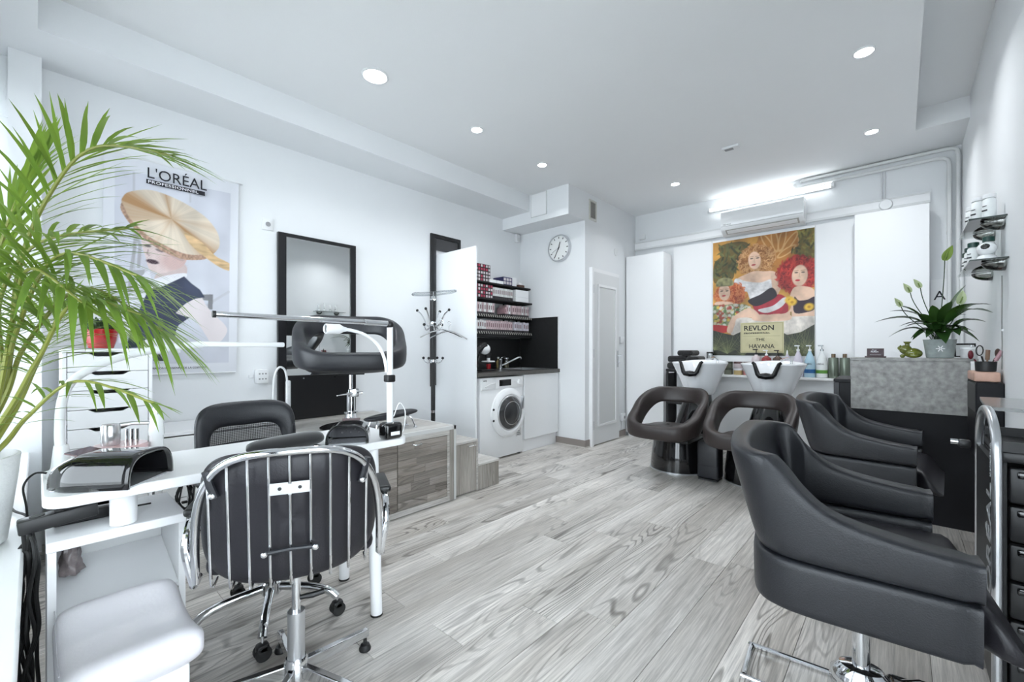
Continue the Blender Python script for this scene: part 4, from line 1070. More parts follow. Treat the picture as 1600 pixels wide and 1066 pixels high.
def tub_chair_parts(t, leather, z0, w=0.335, dy=0.0):
    """ring-shaped tub: back band, arms that run down into the seat front, gap under the back"""
    pts = [(0, -0.335), (w*0.45, -0.328), (w*0.80, -0.285), (w*0.97, -0.18), (w, -0.07)]
    for a in (12, 38, 64):
        pts.append((w*abs(math.cos(math.radians(a)))**0.8, -0.03+0.31*math.sin(math.radians(a))**0.85))
    pts = pts+[(0, 0.28)]+[(-x, y) for x, y in reversed(pts[1:])]
    P = catmull([(x, y+dy, 0) for x, y in pts], 5, True)
    n = len(P); nv = 18
    cen = Vector((0, dy-0.03, 0))
    vs = []
    for i, p in enumerate(P):
        u = i/n; e = 1-abs(u-0.5)*2               # 0 at the front lip, 1 at the back
        bk_ = smoothstep(0.40, 0.86, e); ar = smoothstep(0.12, 0.55, e)
        lo = z0+0.015+0.035*ar+0.235*bk_**1.1
        hi = z0+0.142+0.105*ar+0.185*bk_**0.85
        th = 0.095-0.035*bk_
        d = (P[(i+1) % n]-P[i-1]).normalized(); nr = Vector((d.y, -d.x, 0))
        if nr.dot(p-cen) < 0: nr = -nr
        for j in range(nv):
            q = 2*PI*j/nv; cs, sn = math.cos(q), math.sin(q)
            z = (lo+hi)/2+(hi-lo)/2*math.copysign(abs(sn)**0.6, sn)
            pt = p+nr*(math.copysign(abs(cs)**0.6, cs)*th/2+(z-lo)*(0.04+0.20*bk_))
            vs.append((pt.x, pt.y, z))
    fs = [(i*nv+j, i*nv+(j+1) % nv, ((i+1) % n)*nv+(j+1) % nv, ((i+1) % n)*nv+j) for i in range(n) for j in range(nv)]
    MB().add(vs, fs).build('back_shell', leather, t, angle=60)
    # seat: thick D-shaped cushion whose front lip joins both arms
    vs = MB()
    def seat(u, v):
        a = 2*PI*u
        ca, sa = math.cos(a), math.sin(a)
        rx = (w-0.02)*math.copysign(abs(ca)**0.75, ca); ry = 0.315*math.copysign(abs(sa)**0.75, sa)
        b = -PI/2+PI*v
        k = max(0.001, math.cos(b))**0.42
        return (rx*k, ry*k+dy-0.03, z0+0.05+(0.062 if b > 0 else 0.06)*math.sin(b)-0.012*(ry > 0)*k)
    vs.grid(seat, 40, 12, cu=True)
    vs.build('seat', leather, t, angle=60)
# pedicure chair on the platform
PC = (-3.04, 1.575)
t = thing('pedicure_chair', 'black leather tub chair on a chrome pump column standing on the platform', 'chair', (PC[0], PC[1], 0.567), rz=PI/2-0.42)
tub_chair_parts(t, BLACK, 0.415, 0.335)
MB().lathe([(0.215, 0.001), (0.215, 0.008), (0.20, 0.014), (0.0, 0.016)], seg=40, cap1=False).build('base_plate', BLACK_G, t)
MB().lathe([(0.075, 0.015), (0.062, 0.03), (0.042, 0.07), (0.036, 0.10), (0.05, 0.105), (0.05, 0.118), (0.034, 0.12)], seg=28).build('column_foot', CHROME, t)
MB().cyl((0, 0, 0.118), (0, 0, 0.26), 0.031, seg=20).build('pump_cylinder', CHROME, t)
c = MB().rbox(-0.02, 0.055, -0.035, 0.035, 0.225, 0.285, 0.006).build('clamp_block', CHROME, t)
MB().tube([(0.0, -0.03, 0.25), (-0.06, -0.10, 0.252), (-0.10, -0.16, 0.252)], [0.007, 0.006, 0.003]).build('lever', CHROME, c)
MB().cyl((0.05, 0.0, 0.25), (0.085, 0.0, 0.25), 0.009, seg=10).build('screw_knob', CHROME, c)
MB().cyl((0, 0, 0.26), (0, 0, 0.405), 0.014, seg=14).build('piston', CHROME, t)
MB().rbox(-0.09, 0.09, -0.09, 0.09, 0.392, 0.412, 0.004).build('seat_plate', BLACK_P, t)
# black padded foot rest on chrome legs, on the platform
t = thing('padded_foot_rest', 'long black padded rest on curved chrome legs on the platform', 'foot rest', (-2.72, 1.72, 0.567))
def padf(u, v):
    a = 2*PI*u; b = -PI/2+PI*v
    ca, sa = math.cos(a), math.sin(a); k = max(0.001, math.cos(b))**0.45
    return (0.055*math.copysign(abs(ca)**0.7, ca)*k, 0.215*math.copysign(abs(sa)**0.75, sa)*k, 0.105+0.02*math.sin(b)+0.012*(sa))
MB().grid(padf, 32, 10, cu=True).build('pad', BLACK, t, angle=60)
for yy in (-0.13, 0.13):
    for s in (-1, 1):
        MB().tube(bez((s*0.02, yy*0.9, 0.092), (s*0.05, yy*1.1, 0.09), (s*0.045, yy*1.15, 0.03), (s*0.055, yy*1.25, 0.012), 8), 0.006, 8).build('leg', CHROME, t)
        MB().lathe([(0.016, 0.001), (0.016, 0.008), (0.008, 0.014)], (s*0.055, yy*1.25, 0), seg=14).build('foot', CHROME, t)
# small white gooseneck lamp on the chest
t = thing('gooseneck_lamp', 'slim white gooseneck lamp with inline switch behind the mesh chair', 'lamp', (-3.40, 1.165, 0.647))
MB().lathe([(0.05, 0.001), (0.05, 0.010), (0.02, 0.018)], seg=24).build('base', WHITE_P, t)
MB().tube(catmull([(0, 0, 0.015), (0, 0.0, 0.2), (0.0, 0.01, 0.31), (0.0, 0.04, 0.365), (0.0, 0.075, 0.35), (0.0, 0.09, 0.30), (0.0, 0.095, 0.26)], 6), 0.0075, 10).build('gooseneck', WHITE_P, t)
MB().rbox(-0.012, 0.012, 0.085, 0.120, 0.06, 0.265, 0.010, 3).build('lamp_head', WHITE_P, t)
MB().rbox(0.012, 0.014, 0.097, 0.107, 0.21, 0.225, 0.001, 1).build('switch', GREYW, t)
# ================================================================ kitchenette
t = thing('worktop', 'dark grey speckled worktop over the washing machine and sink cupboard', 'worktop', (-3.40, 3.60, 0.872))
WORK = mat('dark_worktop', (0.030, 0.029, 0.028), 0.35, noise=(120, 0.6))
SPL = mat('splashback_slate', (0.014, 0.0145, 0.015), 0.45, noise=(25, 0.4))
MB().box(-3.728, -3.10, 2.92, 3.74, 0.872, 0.912).box(-3.728, -3.10, 4.20, 4.285, 0.872, 0.912).box(-3.728, -3.62, 3.74, 4.20, 0.872, 0.912).box(-3.20, -3.10, 3.74, 4.20, 0.872, 0.912).build('slab', WORK, t, world=True)
MB().box(-3.10, -3.085, 2.92, 4.285, 0.872, 0.911).build('front_edge', mat('worktop_edge', (0.10, 0.095, 0.088), 0.4, noise=(40, 0.3)), t, world=True)
t = thing('splashback', 'black slate-look splashback lining the kitchenette corner', 'splashback', (-3.72, 4.28, 0.914))
MB().box(-3.728, -3.718, 2.92, 4.271, 0.914, 1.286).build('back_panel', SPL, t, world=True)
MB().box(-3.717, -3.108, 4.272, 4.287, 0.914, 1.547).build('side_panel', SPL, t, world=True)
MB().box(-3.107, -3.100, 4.272, 4.287, 0.914, 1.551).box(-3.44, -3.107, 4.272, 4.287, 1.548, 1.552).build('edge_trim', WHITE, t, world=True)
# sink and tap
t = thing('kitchen_sink', 'steel sink bowl set into the dark worktop', 'sink', (-3.41, 3.97, 0.80))
m = MB().box(-3.615, -3.60, 3.745, 4.195, 0.74, 0.9135).box(-3.22, -3.205, 3.745, 4.195, 0.74, 0.9135).box(-3.60, -3.22, 3.745, 3.76, 0.74, 0.9135).box(-3.60, -3.22, 4.18, 4.195, 0.74, 0.9135).box(-3.60, -3.22, 3.76, 4.18, 0.74, 0.75)
m.build('bowl', STEEL, t, world=True)
MB().box(-3.64, -3.60, 3.72, 4.21, 0.9137, 0.9155).box(-3.22, -3.19, 3.72, 4.21, 0.9137, 0.9155).box(-3.60, -3.22, 3.72, 3.76, 0.9137, 0.9155).box(-3.60, -3.22, 4.18, 4.21, 0.9137, 0.9155).build('rim', STEEL, t, world=True)
MB().cyl((-3.41, 3.97, 0.7505), (-3.41, 3.97, 0.753), 0.035, seg=18).build('drain', CHROME, t, world=True)
t = thing('kitchen_tap', 'chrome single-lever tap with a long angled spout over the sink', 'tap', (-3.50, 3.668, 0.913))
MB().lathe([(0.028, 0.001), (0.028, 0.008), (0.022, 0.012), (0.022, 0.095), (0.024, 0.10), (0.024, 0.12), (0.0, 0.126)], seg=20, cap1=False).build('body', CHROME, t)
MB().tube([(0.01, 0.01, 0.045), (0.03, 0.12, 0.085), (0.05, 0.24, 0.13), (0.055, 0.285, 0.142), (0.057, 0.305, 0.135), (0.057, 0.31, 0.118)], 0.011, 10).build('spout', CHROME, t)
MB().tube([(0, 0, 0.12), (0.03, 0.0, 0.145), (0.08, 0.01, 0.155)], 0.006, 8).build('lever', CHROME, t)
t = thing('glass_jar', 'small glass jar with pale contents behind the sink tap', 'jar', (-3.56, 3.93, 0.9135+0.003))
t.location = (-3.665, 3.95, 0.914)
MB().lathe([(0.034, 0.001), (0.036, 0.004), (0.036, 0.10), (0.030, 0.115)], seg=20).build('glass', PLASTIC_T, t)
MB().cyl((0, 0, 0.115), (0, 0, 0.13), 0.032, seg=18).build('lid', STEEL, t)
MB().cyl((0, 0, 0.005), (0, 0, 0.07), 0.032, seg=16).build('contents', mat('jar_contents', (0.42, 0.36, 0.22), 0.7), t)
t = thing('soap_bottle', 'small amber soap bottle standing behind the tap', 'bottle', (-3.66, 3.80, 0.914))
MB().lathe([(0.026, 0.001), (0.028, 0.004), (0.028, 0.085), (0.012, 0.105), (0.010, 0.12)], seg=18).build('body', mat('amber_soap', (0.33, 0.26, 0.12), 0.25), t)
MB().cyl((0, 0, 0.12), (0, 0, 0.14), 0.013, seg=12).build('cap', WHITE_P, t)

# capsule coffee machine
t = thing('coffee_machine', 'black and white capsule coffee machine with a red detail at the worktop end', 'coffee machine', (-3.36, 3.24, 0.913))
def leg_path(n=14):
    return bez((-0.02, -0.12, 0.02), (0.0, -0.10, 0.20), (0.02, -0.06, 0.27), (0.03, 0.02, 0.275), n)
MB().tube(leg_path(), [0.045-0.0006*i for i in range(15)], 14).build('curved_body', BLACK_G, t)
MB().ball((0.02, 0.02, 0.235), 0.062, 18, 12, (0.85, 1.1, 0.95)).build('white_head', WHITE_G, t)
MB().lathe([(0.028, 0.14), (0.034, 0.165), (0.036, 0.19)], (0.025, 0.06, 0), seg=16).build('nozzle', BLACK_P, t)
MB().rbox(-0.05, 0.09, -0.09, 0.11, 0.0, 0.02, 0.008).build('base', BLACK_P, t)
MB().rbox(-0.02, 0.09, 0.005, 0.105, 0.095, 0.110, 0.004).build('drip_tray', WHITE_P, t)
MB().rbox(0.02, 0.05, 0.045, 0.07, 0.110, 0.14, 0.004).build('tray_block', WHITE_P, t)
MB().cyl((0.035, 0.06, 0.021), (0.035, 0.06, 0.075), 0.022, 0.026, seg=18).build('red_cup', mat('red_plastic', (0.36, 0.01, 0.015), 0.3), t)
MB().rbox(-0.12, -0.04, -0.13, 0.0, 0.0, 0.24, 0.03, 3).build('water_tank', SMOKE, t)

# washing machine
t = thing('washing_machine', 'white front-loading washing machine under the dark worktop', 'washing machine', (-3.41, 3.295, 0))
WX = -3.11
MB().rbox(-3.70, WX, 2.966, 3.626, 0.015, 0.858, 0.012).build('cabinet', WHITE_G, t, world=True)
MB().rbox(WX-0.004, WX+0.006, 2.972, 3.62, 0.735, 0.848, 0.004).build('control_panel', WHITE, t, world=True)
MB().rbox(WX+0.003, WX+0.012, 2.985, 3.185, 0.742, 0.842, 0.006).build('detergent_drawer', WHITE_G, t, world=True)
MB().tube(catmull([(WX+0.013, 3.03, 0.765), (WX+0.014, 3.10, 0.788), (WX+0.013, 3.17, 0.795)], 5), 0.004, 6).build('drawer_grip', GREYW, t, world=True)
MB().box(WX+0.0062, WX+0.008, 3.24, 3.42, 0.762, 0.828).build('display', BLACK_G, t, world=True)
MB().cyl((WX+0.005, 3.555, 0.795), (WX+0.026, 3.555, 0.795), 0.032, 0.029, seg=24).build('programme_knob', WHITE_G, t, world=True)
for i in range(4): MB().cyl((WX+0.006, 3.45+i*0.02, 0.795), (WX+0.009, 3.45+i*0.02, 0.795), 0.006, seg=10).build('button', GREYW, t, world=True)
DRY = Matrix.Rotation(PI/2, 4, 'Y')
dc = (WX, 3.375, 0.475)
dr = MB().lathe([(0.262, 0.002), (0.260, 0.018), (0.235, 0.038), (0.200, 0.043), (0.185, 0.034), (0.182, 0.010)], dc, seg=56, M=DRY, cap1=False).build('door', WHITE_G, t, world=True)
MB().lathe([(0.186, 0.036), (0.178, 0.042), (0.168, 0.040)], dc, seg=48, M=DRY, cap0=False, cap1=False).build('glass_ring', SILVER, dr, world=True)
MB().lathe([(0.170, 0.040), (0.14, 0.060), (0.07, 0.072), (0.0, 0.075)], dc, seg=40, M=DRY, cap0=False, cap1=False).build('door_glass', mat('dark_door_glass', (0.035, 0.036, 0.038), 0.05, coat=0.5), dr, world=True)
MB().lathe([(0.125, 0.066), (0.118, 0.0685)], dc, seg=40, M=DRY, cap0=False, cap1=False).build('drum_rim', STEEL, dr, world=True)
for s, z in ((0, 0.53), (1, 0.415)): MB().cyl((WX+0.03, 3.128, z), (WX+0.036, 3.128, z), 0.012, seg=12).build('hinge_cap', BLACK_P, dr, world=True)
MB().rbox(WX+0.030, WX+0.058, 3.545, 3.585, 0.50, 0.64, 0.01).build('door_handle', SILVER, dr, world=True)
MB().box(WX+0.0005, WX+0.002, 3.51, 3.59, 0.20, 0.29).build('energy_sticker', mat('sticker_grey', (0.55, 0.55, 0.55), 0.6), t, world=True)
for i in range(4): MB().box(WX+0.002, WX+0.0026, 3.52, 3.58-0.008*i, 0.215+i*0.018, 0.222+i*0.018).build('sticker_print', DARK, t, world=True)
for y in (3.0, 3.59):
    for x in (-3.66, -3.15): MB().cyl((x, y, 0.001), (x, y, 0.016), 0.02, seg=12).build('foot', RUBBER, t, world=True)
text('candy', 'nameplate', DARK, t, (WX+0.0126, 3.00, 0.822), (0, 1, 0), (0, 0, 1), 0.022)

# sink cupboard
t = thing('sink_cupboard', 'white base cupboard under the sink beside the column', 'cupboard', (-3.42, 3.955, 0))
MB().box(-3.72, -3.122, 3.640, 3.658, 0.14, 0.87).box(-3.72, -3.122, 4.262, 4.28, 0.14, 0.87).box(-3.72, -3.122, 3.658, 4.262, 0.14, 0.158).box(-3.72, -3.71, 3.658, 4.262, 0.158, 0.87).build('carcass', WHITE, t, world=True)
MB().rbox(-3.121, -3.102, 3.642, 4.278, 0.145, 0.866, 0.002, 1).build('door', WHITE_G, t, world=True)
MB().box(-3.16, -3.142, 3.640, 4.28, 0.0, 0.138).build('plinth', WHITE, t, world=True)

# black wall shelves with hair colour boxes
SHX, SY0, SY1 = -3.50, 3.02, 4.262
t = thing('wall_shelf_unit', 'black wall shelving of four boards filled with hair colour boxes', 'shelf', (-3.73, 3.64, 1.30))
SZ = [1.345, 1.540, 1.735, 1.920]
for z in SZ:
    MB().rbox(-3.728, SHX, SY0, SY1-0.03*(z > 1.8), z-0.020, z, 0.004, 1).build('shelf_board', BLACK_M, t, world=True)
MB().box(-3.728, SHX-0.01, SY0, SY1, 1.290, 1.324).build('apron', BLACK_M, t, world=True)
for y in (SY0+0.01, 3.96, SY1-0.06):
    MB().box(-3.728, -3.712, y-0.008, y+0.008, 1.325, 1.975).build('upright', BLACK_M, t, world=True)
    for z in SZ[1:]:
        MB().tube([(-3.715, y, z-0.10), (-3.62, y, z-0.03), (SHX+0.01, y, z-0.022)], 0.004, 6).build('bracket', BLACK_M, t, world=True)
RAILW = mat('price_rail', (0.50, 0.49, 0.45), 0.5)
for z in SZ[:2]:
    for k in range(34):
        y = SY0+0.02+k*0.0362
        MB().obox((SHX+0.003, y, z-0.006), (0.002, 0.0045, 0.016), Matrix.Rotation(0.5, 3, 'X')).build('price_tag', RAILW, t, world=True)
PK = [mat('box_pink', (0.52, 0.40, 0.42), 0.5, objvar=0.2), mat('box_lilac', (0.60, 0.57, 0.63), 0.5, objvar=0.15), mat('box_pale', (0.66, 0.66, 0.66), 0.5, objvar=0.12), mat('box_rose', (0.45, 0.28, 0.31), 0.5, objvar=0.2)]
INKB = mat('box_dark_band', (0.035, 0.03, 0.035), 0.5)
rbx = random.Random(21)
ORD = ['first', 'second', 'third', 'fourth', 'fifth', 'sixth', 'seventh', 'eighth', 'ninth', 'tenth', 'eleventh', 'twelfth', 'thirteenth', 'fourteenth', 'fifteenth', 'sixteenth', 'seventeenth']
ROWS = {}
def slim_box(z, y, h, m, label, group, d=0.13, w=0.031):
    t = thing('hair_colour_box', label, 'box', (SHX-0.012, y, z+0.0006), group=group)
    ROWS.setdefault(label, []).append(t)
    rx = rbx.uniform(-0.02, 0.02)
    o = MB().box(-d, 0, -w/2, w/2, 0.034, h).build('carton', m, t, smooth=False)
    MB().box(-d, 0, -w/2, w/2, 0.0, 0.034).build('dark_band', INKB, t, smooth=False)
    MB().box(0, 0.0008, -w/2+0.008, w/2-0.008, h*0.45, h*0.8).build('print', mat('box_print', (0.20, 0.12, 0.13), 0.6), t, smooth=False)
    t.rotation_euler = (0, 0, 0)
# lowest shelf
y = SY0+0.03; i = 0
while y < 4.21:
    m = PK[2] if y < 3.45 else (PK[0] if y < 3.92 else PK[1])
    if y < 3.45: lb = 'slim pale box among the pale ones of the lowest shelf'
    elif y < 3.92: lb = 'slim pink box among the pink ones of the lowest shelf'
    else: lb = 'slim bluish-white box at the right of the lowest shelf'
    if not (3.905 < y < 3.945 or 4.06 < y < 4.09):
        slim_box(SZ[0], y, 0.135+rbx.uniform(-0.006, 0.004), m, lb, 'hair colour boxes on the lowest shelf')
    y += 0.0345; i += 1
y = SY0+0.03
while y < 4.22:
    if not (3.60 < y < 3.74 or 3.86 < y < 3.885):
        if y < 3.61: lb, h = 'slim box left of the gap on the second-lowest shelf', 0.14
        elif y < 3.87: lb, h = 'slim box just right of the gap on the second-lowest shelf', 0.11+0.03*((y > 3.79))
        else: lb, h = 'slim box at the right of the second-lowest shelf', 0.14
        slim_box(SZ[1], y, h, PK[3] if 3.7 < y < 3.8 else (PK[0] if rbx.random() < 0.75 else PK[2]), lb, 'hair colour boxes on the second-lowest shelf')
    y += 0.0345
# end-on boxes stacked four and five high
ENDW = mat('box_end_white', (0.62, 0.58, 0.60), 0.5); ENDR = mat('box_end_red', (0.42, 0.05, 0.10), 0.45); BOXD = mat('box_black_card', (0.022, 0.014, 0.016), 0.5)
def end_box(z, y, j, c, label, group):
    s = 0.0385
    red = rbx.random() < 0.42
    label = '%s-ended black box, %s row up, %s from the right in the %s' % ('red' if red else 'white', ORD[j], ORD[c], label)
    t = thing('boxed_tube', label, 'box', (SHX-0.02, y, z+0.0006+j*(s+0.0006)), group=group)
    MB().box(-0.13, 0, -s/2+0.0004, s/2-0.0004, 0, s).build('carton', BOXD, t, smooth=False)
    MB().box(0, 0.001, -0.013, 0.013, 0.006, 0.032).build('end_label', ENDR if red else ENDW, t, smooth=False)
for c in range(13):
    for j in range(4): end_box(SZ[2], SY0+0.05+c*0.0395, j, 12-c, 'second-highest shelf stack', 'end-on boxes on the second-highest shelf')
for c in range(12):
    for j in range(5): end_box(SZ[3], SY0+0.05+c*0.0395, j, 11-c, 'top shelf stack', 'end-on boxes on the top shelf')
y = 3.575
for k in range(10):
    slim_box(SZ[2], y, 0.135, PK[2], 'slim grey-white box on the second-highest shelf', 'grey-white boxes on the second-highest shelf', w=0.030)
    y += 0.0345
t = thing('white_carton', 'plain white carton at the right end of the second-highest black shelf', 'carton', (-3.60, 4.08, SZ[2]+0.0006))
MB().rbox(-0.09, 0.09, -0.12, 0.12, 0, 0.055, 0.002, 1).build('lower_half', WHITE, t); MB().rbox(-0.09, 0.09, -0.12, 0.12, 0.0556, 0.148, 0.002, 1).build('upper_half', WHITE, t)
for k, y in enumerate((3.56, 3.68)):
    t = thing('flat_white_box', ('flat white box next to the red and black stack on the top shelf', 'flat white box in front of the blue carton on the top shelf')[k], 'box', (-3.56, y, SZ[3]+0.0006))
    MB().rbox(-0.06, 0.05, -0.055, 0.055, 0, 0.030, 0.002, 1).build('carton', WHITE, t); MB().rbox(-0.06, 0.05, -0.055, 0.055, 0.0305, 0.036, 0.002, 1).build('lid', WHITE, t)
t = thing('blue_carton', 'dark blue and white carton on the top black shelf', 'carton', (-3.60, 3.80, SZ[3]+0.0006))
MB().box(-0.09, 0.08, -0.058, 0.10, 0, 0.095).build('body', mat('navy_card', (0.035, 0.035, 0.12), 0.5), t)
for j in range(2):
    for k in range(3): MB().box(0.08, 0.081, -0.05+k*0.05, -0.013+k*0.05, 0.010+j*0.042, 0.042+j*0.042).build('white_end', ENDW, t)
t = thing('small_white_box', 'upright white box between the blue and brown cartons on the top shelf', 'box', (-3.60, 3.96, SZ[3]+0.0006))
MB().rbox(-0.06, 0.06, -0.045, 0.045, 0, 0.11, 0.002, 1).build('carton', WHITE, t); MB().box(-0.05, 0.05, -0.035, 0.035, 0.110, 0.113).build('flap', WHITE, t)
t = thing('small_brown_box', 'little brown and white box at the right end of the top shelf', 'box', (-3.60, 4.10, SZ[3]+0.0006))
MB().rbox(-0.06, 0.06, -0.055, 0.055, 0, 0.035, 0.002, 1).build('brown_tray', mat('brown_card', (0.10, 0.05, 0.035), 0.6), t); MB().rbox(-0.055, 0.055, -0.05, 0.02, 0.035, 0.06, 0.002, 1).build('white_top', WHITE, t)

for lb, ts in ROWS.items():          # number the look-alikes of a row from the right
    n = len(ts)
    for k, o in enumerate(ts):
        o['label'] = lb+', '+ORD[n-1-k]+' from the right'
# ================================================================ back wall furniture
t = thing('tall_white_cabinet', 'tall narrow white cabinet in the far left corner beside the door', 'cabinet', (-2.46, 5.40, 0))
MB().box(-2.712, -2.207, 5.285, 5.515, 0.05, 2.37).build('carcass', WHITE, t, world=True)
MB().rbox(-2.712, -2.205, 5.265, 5.284, 0.055, 2.372, 0.002, 1).build('door', WHITE, t, world=True)
MB().box(-2.70, -2.22, 5.30, 5.50, 0.0, 0.05).build('plinth', WHITE, t, world=True)
t = thing('white_wardrobe', 'flat white wardrobe front at the right of the back wall', 'wardrobe', (-0.07, 5.48, 0))
MB().box(-0.338, 0.188, 5.42, 5.52, 0.03, 2.465).build('carcass', WHITE, t, world=True)
MB().rbox(-0.340, 0.190, 5.40, 5.419, 0.035, 2.468, 0.002, 1).build('door', WHITE, t, world=True)
MB().box(-0.33, 0.18, 5.43, 5.51, 0.0, 0.03).build('plinth', WHITE, t, world=True)

# bottles on the ledge
LZ = 0.853
def lathe_bottle(name, label, x, y, prof, body, cat='bottle', z=LZ, parts=(), group=None, seg=24):
    t = thing(name, label, cat, (x, y, z), group=group)
    MB().lathe(prof, seg=seg).build('body', body, t)
    for nm, pf, mt in parts:
        MB().lathe(pf, seg=16).build(nm, mt, t)
    return t
def pump(t, z, m, r=0.012):
    MB().lathe([(r*1.3, z), (r*1.3, z+0.018), (r*0.5, z+0.022), (r*0.4, z+0.05)], seg=14).build('pump_neck', m, t)
    MB().rbox(-0.034, 0.014, -0.011, 0.011, z+0.05, z+0.062, 0.004).build('pump_head', m, t)
def flask(r, h): return [(r*0.92, 0.001), (r, 0.006), (r, h*0.45), (r*0.9, h*0.62), (r*0.6, h*0.82), (r*0.32, h*0.95), (r*0.25, h)]
def shoulder(r, h): return [(r*0.95, 0.001), (r, 0.005), (r, h*0.80), (r*0.9, h*0.88), (r*0.4, h*0.95), (r*0.3, h)]
yb = 5.455
lav = mat('lavender_plastic', (0.62, 0.58, 0.66), 0.3); pnkw = mat('pinkish_plastic', (0.66, 0.58, 0.60), 0.3)
redp = mat('red_shampoo', (0.30, 0.045, 0.05), 0.2); amb = mat('brown_shampoo', (0.10, 0.062, 0.05), 0.2); blu = mat('pale_blue_plastic', (0.40, 0.58, 0.68), 0.25)
wht = mat('bottle_white', (0.78, 0.80, 0.80), 0.25); sage = mat('sage_metal', (0.19, 0.22, 0.18), 0.3, metal=0.5); brz = mat('bronze_cap', (0.16, 0.11, 0.07), 0.35, metal=0.6)
t = lathe_bottle('pump_bottle', 'pale pink pump bottle with black pump on the ledge', -1.214, yb, shoulder(0.047, 0.235), pnkw); pump(t, 0.235, BLACK_P)
t = lathe_bottle('pump_bottle', 'red shampoo pump bottle with a white label on the ledge', -1.112, yb, shoulder(0.048, 0.225), redp); pump(t, 0.225, WHITE_P)
MB().lathe([(0.0485, 0.03), (0.0485, 0.12)], seg=24, cap0=False, cap1=False).build('label', INKW, t)
t = lathe_bottle('pump_bottle', 'dark brown pump bottle with black pump on the ledge', -1.005, yb, shoulder(0.047, 0.225), amb); pump(t, 0.225, BLACK_P)
lathe_bottle('flask_bottle', 'short grey-white conical bottle between two pump bottles', -0.915, yb, flask(0.040, 0.245), lav, parts=(('tip', [(0.010, 0.245), (0.006, 0.275), (0.003, 0.285)], WHITE_P),))
t = lathe_bottle('pump_bottle', 'tall lavender-white pump bottle left of the blue one', -0.815, yb, flask(0.050, 0.275), lav); pump(t, 0.275, WHITE_P)
t = lathe_bottle('pump_bottle', 'light blue pump bottle with a dark blue band on the ledge', -0.712, yb, flask(0.0505, 0.275), blu); pump(t, 0.275, WHITE_P)
MB().lathe([(0.0512, 0.045), (0.0512, 0.085)], seg=24, cap0=False, cap1=False).build('blue_band', mat('band_blue', (0.03, 0.13, 0.33), 0.4), t)
text('ORÉAL', 'label_text', DARK, t, (-0.755, yb-0.0515, LZ+0.135), (1, 0, 0), (0, 0, 1), 0.022)
t = lathe_bottle('pump_bottle', 'white pump bottle with a green band on the ledge', -0.608, yb, flask(0.0505, 0.275), wht); pump(t, 0.275, PLASTIC_T)
MB().lathe([(0.0512, 0.045), (0.0512, 0.080)], seg=24, cap0=False, cap1=False).build('green_band', mat('band_green', (0.13, 0.33, 0.06), 0.4), t)
text('ORÉAL', 'label_text', DARK, t, (-0.650, yb-0.0515, LZ+0.135), (1, 0, 0), (0, 0, 1), 0.022)
for k, x in enumerate((-0.512, -0.420)):
    lathe_bottle('metal_bottle', ('sage green metal bottle with bronze cap beside the white pump bottle', 'sage green metal bottle with bronze cap at the right end of the ledge')[k], x, yb, [(0.042, 0.001), (0.043, 0.004), (0.043, 0.20), (0.040, 0.208), (0.018, 0.210)], sage, parts=(('cap', [(0.018, 0.210), (0.018, 0.245), (0.0165, 0.248)], brz),), group='sage metal bottles')
lathe_bottle('clear_canister', 'tall clear canister with a dark lid left of the poster', -1.71, yb, [(0.036, 0.001), (0.038, 0.004), (0.038, 0.245)], PLASTIC_T, 'canister', parts=(('lid', [(0.039, 0.245), (0.039, 0.262), (0.036, 0.264)], BLACK_P),))
for k, (x, h) in enumerate(((-1.655, 0.085), (-1.60, 0.10))):
    lathe_bottle('dropper_bottle', ('shorter tiny black dropper bottle beside the clear canister', 'taller tiny black dropper bottle beside the stacked jars')[k], x, yb-0.02, [(0.018, 0.001), (0.019, 0.004), (0.019, h*0.6), (0.009, h*0.75)], BLACK_P, parts=(('cap', [(0.010, h*0.75), (0.009, h), (0.006, h+0.01)], WHITE_P),))
jg = mat('jar_green', (0.16, 0.17, 0.13), 0.3); jgold = mat('jar_gold', (0.50, 0.38, 0.18), 0.35); jp = mat('jar_pink', (0.55, 0.22, 0.22), 0.4)
def jar(label, x, z, body, lid, r=0.046, h=0.075):
    return lathe_bottle('cosmetic_jar', label, x, yb, [(r*0.94, 0.001), (r, 0.006), (r, h*0.68), (r*0.96, h*0.70)], body, 'jar', z=LZ+z, parts=(('lid', [(r*1.03, h*0.70), (r*1.03, h*0.97), (r*0.98, h)], lid),), group='cosmetic jars on the ledge')
jar('dark green cosmetic jar at the bottom of its stack', -1.505, 0, jg, mat('lid_green', (0.07, 0.08, 0.06), 0.4)); jar('dark green cosmetic jar on top of another', -1.505, 0.0765, jg, MATS['lid_green'])
jar('gold cosmetic jar at the bottom of its stack', -1.400, 0, jgold, INKW); jar('white cosmetic jar with dark lid on top of the gold one', -1.400, 0.0765, pnkw, mat('lid_dark', (0.10, 0.05, 0.05), 0.4))
jar('pink cosmetic jar at the bottom of its stack', -1.300, 0, jp, INKW); jar('pink cosmetic jar with dark lid on top of another', -1.300, 0.0765, jp, MATS['lid_dark'])

